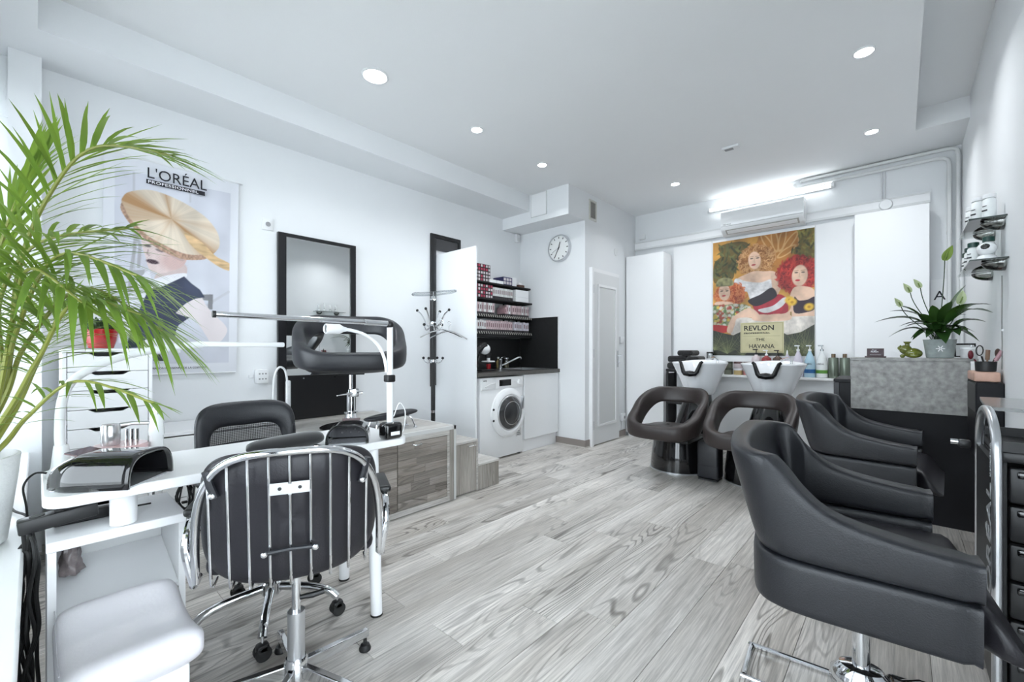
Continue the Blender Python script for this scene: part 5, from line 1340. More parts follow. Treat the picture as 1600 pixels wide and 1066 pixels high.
# black cart with folded towels left of the first basin
t = thing('black_cart', 'slim black salon cart behind the left wash basin', 'cart', (-1.895, 5.205, 0))
for x in (-0.185, 0.185):
    for y in (-0.125, 0.125):
        MB().box(x-0.012, x+0.012, y-0.012, y+0.012, 0.05, 0.90).build('post', BLACK_P, t)
        MB().ball((x, y, 0.026), 0.025, 10, 6).build('caster', RUBBER, t)
for z in (0.12, 0.50, 0.88): MB().rbox(-0.20, 0.20, -0.14, 0.14, z, z+0.035, 0.008).build('tray', BLACK_P, t)
MB().box(-0.198, -0.19, -0.135, 0.135, 0.16, 0.86).build('side_panel', BLACK_M, t)
TOWEL = mat('black_towel', (0.010, 0.010, 0.011), 0.9, bump=(300, 0.6), sheen=0.3)
tw = [(-0.098, 0.0, 0.0, 0.19, 0.075), (0.10, 0.0, 0.0, 0.18, 0.075), (-0.08, 0.0, 0.0765, 0.21, 0.078), (0.108, 0.0, 0.0765, 0.14, 0.074), (0.02, 0.0, 0.156, 0.18, 0.065)]
tl = ['rolled black towel at the bottom left of the pile on the cart', 'rolled black towel at the bottom right of the pile on the cart', 'wide rolled black towel in the middle of the pile on the cart', 'short rolled black towel at the right of the pile on the cart', 'rolled black towel on top of the pile on the cart']
for (x, y, z, L, h), lb in zip(tw, tl):
    t = thing('black_towel', lb, 'towel', (-1.895+x, 5.20+y, 0.916+z), group='black towels on the cart')
    MB().rbox(-L/2, L/2, -0.13, 0.13, 0, h, 0.028, 4).build('folded_cloth', TOWEL, t)
    MB().rbox(-L/2+0.012, L/2-0.012, -0.134, 0.05, h*0.42, h*0.5, 0.006, 1).build('fold_edge', TOWEL, t)

# wash units
def basin(t, y0):
    m = MB()
    prof = [(0.42, 0.665), (0.50, 0.675), (0.60, 0.74), (0.78, 0.87), (0.97, 0.985), (1.0, 1.0), (0.985, 1.012), (0.94, 1.005), (0.80, 0.93), (0.62, 0.82), (0.42, 0.765), (0.12, 0.755)]
    def f(u, v):
        a = 2*PI*u
        i = v*(len(prof)-1); k = min(int(i), len(prof)-2); q = i-k
        r = prof[k][0]*(1-q)+prof[k+1][0]*q; z = prof[k][1]*(1-q)+prof[k+1][1]*q
        d = abs((a-1.5*PI+PI) % (2*PI)-PI)          # angle from the front (-y)
        n = 1-smoothstep(0.20, 0.42, d)
        top = 1.02-0.125*n
        back = smoothstep(1.8, 3.0, d)
        zz = z if z < top else top-0.25*(1.012-z)
        rr = 0.275
        return (rr*r*math.cos(a), y0+rr*1.0*r*math.sin(a)-(0.02 if n > 0 else 0)*n, zz+0.02*back*(z > 0.95))
    m.grid(f, 72, 34, cu=True)
    b = m.build('basin', CERAMIC, t, angle=70)
    pts = []
    for a in np.linspace(-0.44, 0.44, 15):
        n = 1-smoothstep(0.20, 0.42, abs(a))
        r = 0.275*0.985
        pts.append((r*math.sin(a), y0-r*math.cos(a)-0.01-0.012*n, 1.022-0.122*n))
    MB().tube(pts, [0.013+0.018*(1-abs(i-7)/7) for i in range(15)], 12).build('neck_rest', mat('rubber_black', (0.006, 0.006, 0.007), 0.25), b)
    MB().tube([(0.12, y0+0.19, 0.95), (0.12, y0+0.20, 1.03), (0.10, y0+0.14, 1.06), (0.06, y0+0.06, 1.04)], 0.011, 10).build('mixer_tap', CHROME, b)
def wash_unit(label, x, rz=0):
    t = thing('wash_unit', label, 'wash unit', (x, 4.22, 0), rz)
    MB().lathe([(0.275, 0.012), (0.275, 0.03), (0.262, 0.16), (0.245, 0.30)], seg=56, sx=1.0, sy=1.12).build('base', BLACK_G, t, angle=50)
    MB().lathe([(0.282, 0.001), (0.282, 0.012)], seg=56, sx=1.0, sy=1.12).build('base_rim', SILVER, t)
    MB().rbox(-0.20, 0.20, -0.36, 0.10, 0.301, 0.332, 0.01).build('seat_plate', BLACK_P, t)
    # rear pedestal carrying the basin
    def ped(u, v):
        a = 2*PI*u; q = v
        rx = 0.20*(1-q)+0.125*q+0.03*math.sin(PI*q); ry = 0.16*(1-q)+0.12*q
        return (rx*math.cos(a), 0.22*(1-q)+0.50*q+ry*math.sin(a), 0.02+q*0.66)
    MB().grid(ped, 36, 14, cu=True).build('pedestal', BLACK_G, t, angle=60)
    sub = [o for o in t.children]
    tub_chair_parts(t, BROWN, 0.345, 0.276, -0.28)
    basin(t, 0.53)
    return t
wash_unit('left shampoo unit with white basin and dark tub seat', -1.595)
wash_unit('right shampoo unit with white basin and dark tub seat', -0.915)
t = thing('padded_box', 'narrow black padded box standing between the two wash units', 'box', (-1.252, 4.02, 0))
MB().rbox(-0.088, 0.088, -0.10, 0.06, 0.012, 0.335, 0.02, 3).build('upholstery', BLACK, t)
MB().box(-0.0885, 0.0885, -0.1012, -0.099, 0.128, 0.132).build('seam', BLACK_M, t)
MB().box(-0.08, 0.08, -0.09, 0.05, 0.0, 0.012).build('foot', BLACK_P, t)
# ================================================================ nail desk, left foreground
DZ = 0.740
t = thing('nail_desk', 'long narrow white nail desk with rounded ends on two white legs', 'desk', (-1.88, 0.6, 0))
def rrect(x0, x1, y0, y1, r, n=6):
    out = []
    for cx, cy, a0 in ((x1-r, y1-r, 0), (x0+r, y1-r, 90), (x0+r, y0+r, 180), (x1-r, y0+r, 270)):
        for k in range(n+1):
            a = math.radians(a0+90*k/n); out.append((cx+r*math.cos(a), cy+r*math.sin(a)))
    return out
o = MB().prism(rrect(-2.125, -1.685, 0.012, 1.165, 0.06), DZ-0.032, DZ).build('desk_top', WHITE, t, world=True)
bevel(o, 0.004)
for x, y in ((-1.675, 0.985), (-2.055, 1.03)):
    xx = min(x, -1.73)
    MB().cyl((x, y, 0.006), (xx, y+0.01, DZ-0.033), 0.024, 0.026, seg=24).build('leg', WHITE, t, world=True)
    MB().cyl((x, y, 0.0), (x, y, 0.008), 0.025, seg=20).build('leg_foot', RUBBER, t, world=True)
MB().cyl((-1.80, 0.185, 0.602), (-1.80, 0.185, DZ-0.033), 0.033, seg=28).build('short_post', WHITE, t, world=True)
# open shelf cabinet under its left end
t = thing('open_shelf_cabinet', 'small white open cabinet with one slanted shelf under the desk end', 'cabinet', (-1.92, 0.18, 0))
SX0, SX1, SYa, SYb, STOP = -2.07, -1.765, 0.022, 0.335, 0.600
MB().rbox(SX0, SX1+0.006, SYa-0.002, SYb+0.002, STOP-0.028, STOP, 0.002, 1).build('top_board', WHITE, t, world=True)
for a in (SYa, SYb-0.018): MB().box(SX0, SX1, a, a+0.018, 0, STOP-0.0285).build('side_board', WHITE, t, world=True)
MB().box(SX0, SX0+0.012, SYa+0.018, SYb-0.018, 0.02, STOP-0.0285).build('back_board', GREYW, t, world=True)
MB().obox(((SX0+SX1)/2+0.005, (SYa+SYb)/2, 0.405), (0.148, (SYb-SYa)/2-0.0185, 0.008), Matrix.Rotation(0.24, 3, 'Y')).build('slanted_shelf', WHITE, t, world=True)
MB().box(SX1-0.02, SX1-0.004, SYa+0.018, SYb-0.018, 0.02, 0.345).build('front_board', WHITE, t, world=True)
t = thing('cosmetics_bag', 'small crumpled clear bag of dark cosmetics inside the open shelf cabinet', 'bag', (-1.93, 0.075, 0.447))
rk = random.Random(8)
def bagf(u, v):
    a = 2*PI*u; q = v
    r = 0.034*(1-0.35*q)*(1+0.16*math.sin(5*a+7*q)+0.1*math.sin(9*a-5*q))
    return (1.3*r*math.cos(a), 0.8*r*math.sin(a), q*0.085)
MB().grid(bagf, 24, 8, cu=True).build('film', mat('bag_film', (0.20, 0.17, 0.17), 0.25, noise=(50, 0.7)), t, angle=80)
MB().ball((0.0, 0.0, 0.085), 0.022, 10, 6).build('contents', mat('bag_red', (0.16, 0.04, 0.035), 0.5, noise=(90, 0.5)), t)
# white saddle-shaped padded rest on the floor in front
t = thing('padded_stool', 'low white padded saddle stool in front of the open cabinet', 'stool', (-1.52, 0.165, 0))
def sad(u, v):
    a = 2*PI*u
    xx = -0.20+0.40*v
    top = 0.415+0.045*(abs(xx+0.0)/0.2)**2*(1 if xx > 0 else 1.15)-0.012
    th = 0.105
    ca, sa = math.cos(a), math.sin(a)
    e = min(v, 1-v)
    k = min(1.0, (e/0.12))**0.5 if e < 0.12 else 1.0
    yy = 0.135*math.copysign(abs(ca)**0.45, ca)*(0.86+0.14*k)
    zz = top-th/2+th/2*math.copysign(abs(sa)**0.55, sa)*(0.35+0.65*k)
    return (xx, yy, zz)
m = MB().grid(sad, 40, 24, cu=True)
n0 = 24
m.f.append(tuple(i*n0 for i in range(40))); m.f.append(tuple(i*n0+n0-1 for i in range(39, -1, -1)))
m.build('cushion', PALE, t, angle=70)
MB().tube([(sad(0.38, v)[0], -0.1305, sad(0.38, v)[2]+0.012) for v in np.linspace(0.08, 0.92, 16)], 0.0016, 6).build('seam', mat('thread', (0.45, 0.44, 0.47), 0.7), t)
MB().rbox(-0.13, 0.13, -0.11, 0.11, 0.0, 0.318, 0.01).build('block_base', WHITE, t)

# UV nail lamps
def nail_lamp(label, loc, rz, s=1.0):
    t = thing('nail_lamp', label, 'nail lamp', loc, rz)
    # arched tunnel: opening faces +y
    W, L, Hh = 0.105*s, 0.12*s, 0.098*s
    def hood(u, v):
        a = PI*u
        y = -L+2*L*v
        k = 0.80+0.20*smoothstep(-L, -L*0.3, y)
        if y < -L*0.55: k *= 1-0.18*((-L*0.55-y)/(L*0.45))**2
        ca, sa = math.cos(a), math.sin(a)
        return (W*k*math.copysign(abs(ca)**0.6, ca), y, 0.003+Hh*k*abs(sa)**0.75)
    m = MB().grid(hood, 28, 14)
    o = m.build('hood', BLACK_G, t, angle=60); solid(o, 0.010*s, -1)
    MB().prism([(hood(i/20, 0)[0], hood(i/20, 0)[2]) for i in range(21)], -L, -L+0.02*s, 'y').build('back_wall', BLACK_G, t)
    MB().box(-W*0.86, W*0.86, -L*0.8, L*0.9, 0.001, 0.005).build('floor_plate', mat('lamp_floor', (0.45, 0.46, 0.48), 0.15, metal=0.6), t)
    inn = MB().prism([(x*0.90, 0.006+z*0.86) for x, z in [(hood(i/20, 0.5)[0], hood(i/20, 0.5)[2]) for i in range(21)]], -L*0.35, -L*0.32, 'y').build('inner_reflector', mat('lamp_inner', (0.10, 0.10, 0.11), 0.2, metal=0.3), t)
    for k in range(5):
        MB().ball((-0.045*s+0.022*s*k, -L*0.31, 0.036*s+0.016*s*(k % 2)), 0.006*s, 8, 5).build('led', mat('led_clear', (0.6, 0.6, 0.62), 0.1, metal=0.7), inn)
    MB().obox((0.0, -L*0.55, Hh*0.99), (W*0.45, L*0.22, 0.002), Matrix.Rotation(-0.25, 3, 'X')).build('display_window', mat('dark_red_window', (0.05, 0.006, 0.008), 0.08, coat=0.5), t)
    return t
nail_lamp('glossy black nail drying lamp at the left end of the desk', (-1.775, 0.152, DZ), -0.70, 0.96)
nail_lamp('glossy black nail drying lamp at the right end of the desk', (-1.815, 0.935, DZ), -2.15, 0.82)
# pink and white nail drill
t = thing('nail_drill', 'pink and white nail drill machine with chrome holder and white handpiece', 'nail drill', (-1.975, 0.195, DZ))
MB().rbox(-0.075, 0.075, -0.085, 0.07, 0.001, 0.055, 0.02, 3).build('housing', WHITE_G, t)
MB().lathe([(0.072, 0.055), (0.074, 0.06), (0.074, 0.075), (0.070, 0.08)], (0.0, 0.0, 0), seg=32).build('pink_disc', mat('pink_gloss', (0.72, 0.48, 0.49), 0.15, coat=0.4), t)
MB().lathe([(0.024, 0.080), (0.026, 0.084), (0.026, 0.145), (0.023, 0.150), (0.0, 0.151)], (0.0, -0.025, 0), seg=24, cap1=False).build('chrome_cylinder', mat('pearl_silver', (0.55, 0.55, 0.56), 0.2, metal=0.7), t)
MB().tube([(0.0, -0.02, 0.143), (0.0, 0.03, 0.147), (0.0, 0.075, 0.143)], 0.007, 10).build('holder_arm', SILVER, t)
for k in range(3): MB().cyl((0.012*(k-1), 0.018+0.012*k, 0.08), (0.012*(k-1), 0.018+0.012*k, 0.128), 0.0045, seg=8).build('drill_bit', CHROME, t)
hp_ = MB().lathe([(0.013, 0.004), (0.016, 0.01), (0.021, 0.055), (0.020, 0.085), (0.023, 0.09), (0.021, 0.125), (0.017, 0.155), (0.012, 0.162)], (0.0, 0.095, 0.01), seg=22).build('handpiece', WHITE_G, t)
MB().lathe([(0.011, 0.172), (0.012, 0.185), (0.010, 0.195), (0.006, 0.20)], (0.0, 0.095, 0), seg=14).build('chuck', SILVER, hp_)
# long white arm lamp
t = thing('arm_desk_lamp', 'white desk lamp with a tall arched tube and long horizontal bar', 'lamp', (-1.965, 0.055, DZ))
MB().lathe([(0.034, 0.001), (0.034, 0.012), (0.024, 0.03), (0.017, 0.10)], seg=24).build('base', WHITE_P, t)
pts = catmull([(0, 0, 0.08), (0, -0.004, 0.14), (0, 0.004, 0.25), (0.0, 0.04, 0.318), (0.0, 0.145, 0.378), (0.0, 0.29, 0.411), (0.0, 0.37, 0.421)], 6)
MB().tube(pts, 0.0125, 12).build('arched_tube', WHITE_P, t)
MB().rbox(-0.014, 0.014, 0.365, 0.66, 0.412, 0.432, 0.006).build('light_bar', WHITE_P, t)
# black hand cushion
t = thing('hand_cushion', 'rounded black cushioned hand rest lying on the desk', 'cushion', (-1.80, 0.668, DZ), rz=0.18)
def cush(u, v):
    a = 2*PI*u; b = -1+2*v
    e = (1-abs(b)**4)**0.35 if abs(b) < 1 else 0.02
    e = max(e, 0.05)
    return (0.048*math.cos(a)*e, 0.155*b, 0.003+0.030+0.032*math.sin(a)*e*(1.0 if math.sin(a) > 0 else 0.95))
MB().grid(cush, 24, 22, cu=True).build('pad', mat('black_velour', (0.014, 0.014, 0.016), 0.8, sheen=0.4), t, angle=70)
MB().box(-0.035, 0.035, -0.13, 0.13, 0.0, 0.003).build('foot_strip', BLACK_P, t)
# chrome and white magnifier stand at the right end of the desk
t = thing('telescopic_lamp_stand', 'white telescopic lamp stand with a long chrome bar and spotlight', 'lamp', (-1.715, 1.075, DZ))
MB().rbox(-0.028, 0.040, -0.045, 0.045, 0.001, 0.075, 0.016, 3).build('weighted_base', BLACK_G, t)
MB().box(0.0402, 0.041, -0.02, 0.025, 0.02, 0.036).build('base_label', INKW, t)
MB().cyl((0, 0, 0.02), (0, 0, 0.27), 0.0145, seg=18).build('lower_pole', WHITE_P, t)
MB().cyl((0, 0, 0.27), (0, 0, 0.505), 0.0135, seg=18).build('upper_pole', WHITE_P, t)
MB().rbox(-0.02, 0.02, -0.022, 0.018, 0.255, 0.288, 0.006).build('locking_collar', BLACK_P, t)
MB().ball((0, -0.002, 0.515), 0.019, 12, 8).build('elbow', BLACK_P, t)
MB().tube([(0, -0.01, 0.518), (-0.005, -0.12, 0.520)], 0.0125, 14).build('bar_sleeve', SILVER, t)
MB().tube([(-0.005, -0.12, 0.520), (-0.02, -0.665, 0.522)], 0.0105, 14).build('horizontal_bar', CHROME, t)
MB().cyl((-0.02, -0.662, 0.522), (-0.0205, -0.672, 0.522), 0.012, seg=14).build('end_cap', BLACK_P, t)
g = MB().tube(bez((0.0, -0.018, 0.30), (0.01, -0.03, 0.42), (0.01, -0.10, 0.475), (0.01, -0.215, 0.485), 14), 0.007, 10).build('gooseneck', WHITE_P, t)
RY = Matrix.Rotation(PI/2, 4, 'X')
MB().lathe([(0.009, 0.0), (0.011, 0.012), (0.021, 0.03), (0.021, 0.085), (0.018, 0.088), (0.017, 0.082)], (0.01, -0.212, 0.485), seg=22, M=RY, cap1=False).build('spot_head', WHITE_P, g)
MB().lathe([(0.0175, 0.079), (0.006, 0.0795)], (0.01, -0.212, 0.485), seg=20, M=RY).build('lens', CHROME, g)
MB().tube(catmull([(0.012, 0.012, 0.10), (0.03, 0.03, 0.16), (0.03, 0.06, 0.12), (0.02, 0.06, 0.04), (0.0, 0.05, 0.003)], 6), 0.0025, 6).build('cord', WHITE_P, t)

# cables and power bricks ----------------------------------------------------------------
def cable(name, label, pts, r=0.0035, n=7, base=None, cat='cable', parts=None):
    b = base or tuple(pts[len(pts)//2])
    t = thing(name, label, cat, b)
    MB().tube(catmull(pts, n), r, 7).build('cord', CABLE, t, world=True)
    for nm, mb in (parts or []): mb.build(nm, BLACK_P, t, world=True)
    return t
rc = random.Random(3)
t = thing('power_strip', 'black power strip hanging off the desk end over the cable bundle', 'power strip', (-1.86, 0.04, 0.645))
Mp = Matrix.Translation((-1.85, 0.075, 0.648)) @ Matrix.Rotation(0.10, 4, 'X') @ rotz(0.02)
MB().rbox(-0.025, 0.025, -0.11, 0.055, -0.02, 0.02, 0.006, 2, M=Mp).build('body', BLACK_P, t, world=True)
for k in range(3): MB().cyl(Mp @ Vector((0, -0.07+k*0.05, 0.02)), Mp @ Vector((0, -0.07+k*0.05, 0.0215)), 0.016, seg=14).build('outlet', BLACK_M, t, world=True)
t = thing('power_brick', 'black power brick lying on the open cabinet under the desk', 'power brick', (-1.90, 0.115, 0.601))
MB().rbox(-1.945, -1.90, 0.035, 0.165, 0.601, 0.632, 0.005).build('body', BLACK_P, t, world=True)
MB().tube([(-1.92, 0.165, 0.616), (-1.93, 0.22, 0.61), (-1.94, 0.27, 0.606)], 0.003, 6).build('lead', CABLE, t, world=True)
strands = []
for k in range(10):
    y0 = -0.010+rc.uniform(-0.018, 0.016); x0 = -1.84+rc.uniform(-0.05, 0.05)
    pts = [(x0, y0, 0.64-0.01*k)]
    for z in (0.55, 0.45, 0.35, 0.25, 0.15, 0.05):
        pts.append((x0+rc.uniform(-0.03, 0.03), y0+rc.uniform(-0.016, 0.016), z))
    strands.append(pts)
t = thing('cable_bundle', 'tangled bundle of black cables hanging between the sill and open cabinet', 'cables', (-1.86, 0.0, 0.01))
m = MB()
for k, pts in enumerate(strands):
    pts = [(min(p[0], -1.78), max(-0.034, min(p[1]-0.004, 0.014)), p[2]) for p in pts]
    MB().tube(catmull(pts, 6), 0.0048, 7).build('cable', CABLE, t, world=True)
cable('lamp_cable', 'black cable looping from the desk lamp over the window sill', [(-1.99, 0.04, DZ+0.006), (-2.03, 0.0, DZ+0.01), (-2.05, -0.025, DZ-0.03), (-1.98, -0.018, 0.66), (-1.90, -0.014, 0.60)], 0.003)
cable('sill_cable', 'black cable running along the window sill to the desk', [(-2.6, -0.10, 0.576), (-2.45, -0.07, 0.577), (-2.30, -0.05, 0.578), (-2.2, -0.022, 0.58), (-2.15, -0.010, 0.56), (-2.12, -0.008, 0.45), (-2.09, -0.008, 0.30)], 0.004)
t = thing('coiled_cable', 'coiled black cable hanging under the desk beside the mesh chair', 'cable', (-1.95, 0.36, 0.60))
lp = []
for k in range(46):
    a = k*0.55
    lp.append((-1.95+0.008*math.sin(a*0.37), 0.367+0.020*math.cos(a)+0.006*math.sin(k), 0.605+0.048*math.sin(a)))
MB().tube([(-1.95, 0.366, 0.7055), (-1.95, 0.366, 0.67)]+lp+[(-1.93, 0.367, 0.55), (-1.88, 0.37, 0.45), (-1.86, 0.375, 0.30)], 0.003, 6).build('cord', CABLE, t, world=True)
MB().rbox(-1.957, -1.943, 0.358, 0.376, 0.578, 0.586, 0.002, 1).build('tie', BLACK_P, t, world=True)

# ================================================================ office chairs
def caster(parent, p, r=0.027, world=False):
    x, y = p
    h = MB().rbox(x-0.02, x+0.02, y-0.022, y+0.022, 0.026, 0.062, 0.012, 2).build('caster', BLACK_P, parent)
    for s in (-1, 1):
        MB().cyl((x-0.001+s*0.006, y, r+0.001), (x+s*0.020, y, r+0.001), r, seg=18).build('wheel', RUBBER, h)
    MB().cyl((x, y, 0.06), (x, y, 0.088), 0.006, seg=8).build('stem', CHROME, h)
t = thing('mesh_office_chair', 'black office chair with a mesh backrest behind the nail desk', 'office chair', (-1.99, 0.675, 0))
for k in range(5):
    a = math.radians(-25+72*k)
    d = Vector((math.cos(a), math.sin(a), 0))
    MB().tube([d*0.02+Vector((0, 0, 0.135))]+[p for p in catmull([d*0.06+Vector((0, 0, 0.133)), d*0.16+Vector((0, 0, 0.125)), d*0.235+Vector((0, 0, 0.105)), d*0.268+Vector((0, 0, 0.078))], 5)], 0.0165, 12).build('base_leg', CHROME, t)
    caster(t, (d.x*0.272, d.y*0.272))
MB().lathe([(0.034, 0.105), (0.040, 0.112), (0.040, 0.155), (0.034, 0.162)], seg=24).build('hub', CHROME, t)
MB().cyl((0, 0, 0.16), (0, 0, 0.245), 0.034, 0.032, seg=20).build('gas_cover', BLACK_P, t)
MB().cyl((0, 0, 0.245), (0, 0, 0.375), 0.014, seg=14).build('gas_piston', CHROME, t)
MB().rbox(-0.11, 0.09, -0.07, 0.07, 0.372, 0.405, 0.01).build('tilt_mechanism', BLACK_P, t)
MB().rbox(-0.23, 0.23, -0.225, 0.225, 0.406, 0.475, 0.032, 4).build('seat', BLACK, t)
# backrest: padded frame with a mesh window
def bk(y, z):
    q = (z-0.52)/0.38
    return -0.30-0.055*q+0.035*(y/0.2)**2
def back_w(z): return 0.190+0.022*smoothstep(0.5, 0.8, z)
outl = []
def bframe(u, v):
    # ring between outer rounded outline and inner opening
    a = 2*PI*u
    ca, sa = math.cos(a), math.sin(a)
    oy, oz = 0.212*math.copysign(abs(ca)**0.45, ca), 0.71+0.185*math.copysign(abs(sa)**0.45, sa)
    iy, iz = 0.150*math.copysign(abs(ca)**0.6, ca), 0.685+0.125*math.copysign(abs(sa)**0.6, sa)
    if sa > 0: iz -= 0.028*(1-(iy/0.15)**2)
    b = 2*PI*v
    k = 0.5+0.5*math.cos(b)
    y, z = oy*k+iy*(1-k), oz*k+iz*(1-k)
    return (bk(y, z)+0.020*math.sin(b), y, z)
MB().grid(bframe, 72, 12, cu=True, cv=True).build('backrest_frame', BLACK, t, angle=70)
MESHM = bpy.data.materials.new('mesh_fabric'); MESHM.use_nodes = True
_N = MESHM.node_tree.nodes; _L = MESHM.node_tree.links
_b = _N['Principled BSDF']; _b.inputs['Base Color'].default_value = (0.015, 0.015, 0.017, 1); _b.inputs['Roughness'].default_value = 0.6
_tc = _N.new('ShaderNodeTexCoord'); _mp = _N.new('ShaderNodeMapping'); _mp.inputs['Scale'].default_value = (0, 190, 190); _mp.inputs['Rotation'].default_value = (0.78, 0, 0)
_ck = _N.new('ShaderNodeTexChecker'); _ck.inputs['Scale'].default_value = 1.0
_ck.inputs['Color1'].default_value = (1, 1, 1, 1); _ck.inputs['Color2'].default_value = (0.62, 0.62, 0.62, 1)
_tr = _N.new('ShaderNodeBsdfTransparent'); _mx = _N.new('ShaderNodeMixShader')
_L.new(_tc.outputs['Object'], _mp.inputs['Vector']); _L.new(_mp.outputs[0], _ck.inputs['Vector']); _L.new(_ck.outputs['Color'], _mx.inputs[0])
_L.new(_tr.outputs[0], _mx.inputs[1]); _L.new(_b.outputs[0], _mx.inputs[2]); _L.new(_mx.outputs[0], _N['Material Output'].inputs['Surface'])
MB().grid(lambda u, v: (bk(-0.16+0.32*u, 0.55+0.265*v), -0.16+0.32*u, 0.55+0.265*v), 10, 10).build('mesh_panel', MESHM, t)
MB().tube([(bk(y, 0.70)-0.008, y, 0.695+0.01*math.cos(y*8)) for y in np.linspace(-0.155, 0.155, 9)], 0.007, 8).build('lumbar_bar', BLACK_P, t)
MB().tube(catmull([(-0.10, 0, 0.39), (-0.24, 0, 0.40), (-0.315, 0, 0.45), (-0.322, 0, 0.55)], 6), 0.022, 10).build('back_support', BLACK_P, t)
for s in (-1, 1):
    y = s*0.248
    MB().tube(catmull([(-0.16, y*0.82, 0.40), (-0.17, y, 0.45), (-0.15, y, 0.58), (-0.10, y, 0.625), (0.10, y, 0.625), (0.14, y, 0.58), (0.12, y, 0.45), (0.10, y*0.82, 0.40)], 5), 0.0125, 10).build('arm_loop', CHROME if s < 0 else CHROME, t)
    MB().rbox(-0.14, 0.13, y-0.026, y+0.026, 0.622, 0.650, 0.012, 3).build('arm_pad', BLACK_P, t)
    MB().tube([(0.135, y, 0.60), (0.145, y, 0.565), (0.13, y, 0.50)], 0.021, 10).build('arm_grip', BLACK_P, t)

# chrome wire chair in the foreground
t = thing('wire_back_chair', 'black padded salon chair with a chrome wire back, turned to the desk', 'chair', (-1.475, 0.575, 0), rz=math.atan2(0.42, -0.907))
for k in range(5):
    a = math.radians(98+72*k)-math.atan2(0.42, -0.907)
    d = Vector((math.cos(a), math.sin(a), 0)); n = Vector((-d.y, d.x, 0))
    mb = MB()
    vs = []
    for q, z0, z1, w in ((0.02, 0.075, 0.115, 0.012), (0.28, 0.048, 0.078, 0.0115)):
        for s, z in ((-1, z0), (1, z0), (1, z1), (-1, z1)): vs.append(d*q+n*s*w+Vector((0, 0, z)))
    mb.add(vs, [(0,1,2,3),(7,6,5,4),(0,4,5,1),(1,5,6,2),(2,6,7,3),(3,7,4,0)])
    o = mb.build('base_leg', CHROME, t); bevel(o, 0.004)
    g = d*0.268
    MB().lathe([(0.021, 0.001), (0.022, 0.008), (0.016, 0.022), (0.007, 0.026), (0.007, 0.05)], (g.x, g.y, 0), seg=18).build('glide', BLACK_P, t)
MB().lathe([(0.030, 0.055), (0.036, 0.062), (0.036, 0.125), (0.030, 0.135)], seg=28).build('hub', CHROME, t)
MB().cyl((0, 0, 0.13), (0, 0, 0.285), 0.0265, seg=24).build('gas_cover', SILVER, t)
MB().cyl((0, 0, 0.285), (0, 0, 0.452), 0.0135, seg=16).build('piston', CHROME, t)
MB().tube([(0.0, 0.012, 0.325), (0.0, -0.05, 0.325), (0.0, -0.085, 0.33)], [0.006, 0.010, 0.009], 8).build('lever', BLACK_P, t)
MB().rbox(-0.09, 0.09, -0.08, 0.08, 0.45, 0.470, 0.005).build('seat_plate', BLACK_P, t)
BKH = 0.40
def bx(y, z):        # shell of the back: leans away from the desk, sides wrap forward
    q = (z-0.48)/BKH
    return -0.205-0.055*q+0.11*(abs(y)/0.25)**2.2
def bpath(w, zb, zt, n=34):
    """inverted-U outline of the back"""
    pts = []
    for k in range(n+1):
        a = PI*k/n
        ca, sa = math.cos(a), math.sin(a)
        y = -w*math.copysign(abs(ca)**0.62, ca); z = zb+(zt-zb)*abs(sa)**0.62
        pts.append((bx(y, z), y, z))
    return pts
def cushion(u, v):
    a = 2*PI*u
    ca, sa = math.cos(a), math.sin(a)
    y = 0.244*math.copysign(abs(ca)**0.5, ca); z = 0.661+0.196*math.copysign(abs(sa)**0.5, sa)
    b = -PI/2+PI*v
    k = max(0.0, math.cos(b))**0.30
    y *= k; z = 0.661+(z-0.661)*k
    return (bx(y, z)+0.046+0.030*math.sin(b), y, z)
MB().grid(cushion, 56, 14, cu=True).build('back_cushion', BLACK_S, t, angle=70)
MB().rbox(-0.085, 0.25, -0.235, 0.235, 0.472, 0.535, 0.028, 4).build('seat_cushion', BLACK_S, t)
ro = bpath(0.252, 0.475, 0.862)
MB().tube([(-0.02, -0.262, 0.46), (-0.07, -0.262, 0.458)]+ro+[(-0.07, 0.262, 0.458), (-0.02, 0.262, 0.46)], 0.0115, 12).build('frame_tube', CHROME, t)
for s in (-1, 1):
    MB().tube(catmull([(-0.09, s*0.258, 0.47), (-0.10, s*0.274, 0.56), (-0.085, s*0.276, 0.61), (-0.02, s*0.278, 0.64), (0.14, s*0.278, 0.636), (0.19, s*0.275, 0.60), (0.19, s*0.262, 0.50), (0.16, s*0.24, 0.463)], 5), 0.010, 10).build('arm_tube', CHROME, t)
    MB().rbox(-0.03, 0.16, s*0.278-0.022, s*0.278+0.022, 0.642, 0.666, 0.010, 3).build('arm_pad', BLACK_P, t)
for k in range(9):
    y = -0.206+0.0515*k
    cc = (abs(y)/0.252)**(1/0.62)
    zt = 0.475+(0.862-0.475)*(1-cc*cc)**0.31
    pts = [(bx(y, zt)-0.001, y, zt-0.002)]
    for q in np.linspace(0.12, 1, 8):
        z = zt+(0.50-zt)*q
        pts.append((bx(y, z)-0.003, y, z))
    pts += [(bx(y, 0.48)+0.004, y, 0.474), (bx(y, 0.48)+0.028, y, 0.462), (bx(y, 0.48)+0.075, y, 0.463)]
    MB().tube(pts, 0.0042, 8).build('back_wire', CHROME, t)
for y, z in ((-0.215, 0.775), (0.215, 0.775)):
    MB().tube([(bx(y, z)-0.016, y*0.97, z+0.035), (bx(y, z)-0.012, y*0.93, z-0.005), (bx(y, z)-0.006, y*0.88, z-0.04)], 0.0105, 8).build('leather_strap', BLACK, t)
    MB().ball((bx(y, z)-0.020, y*0.90, z-0.033), 0.0085, 10, 6, (0.6, 1, 1)).build('rivet', CHROME, t)
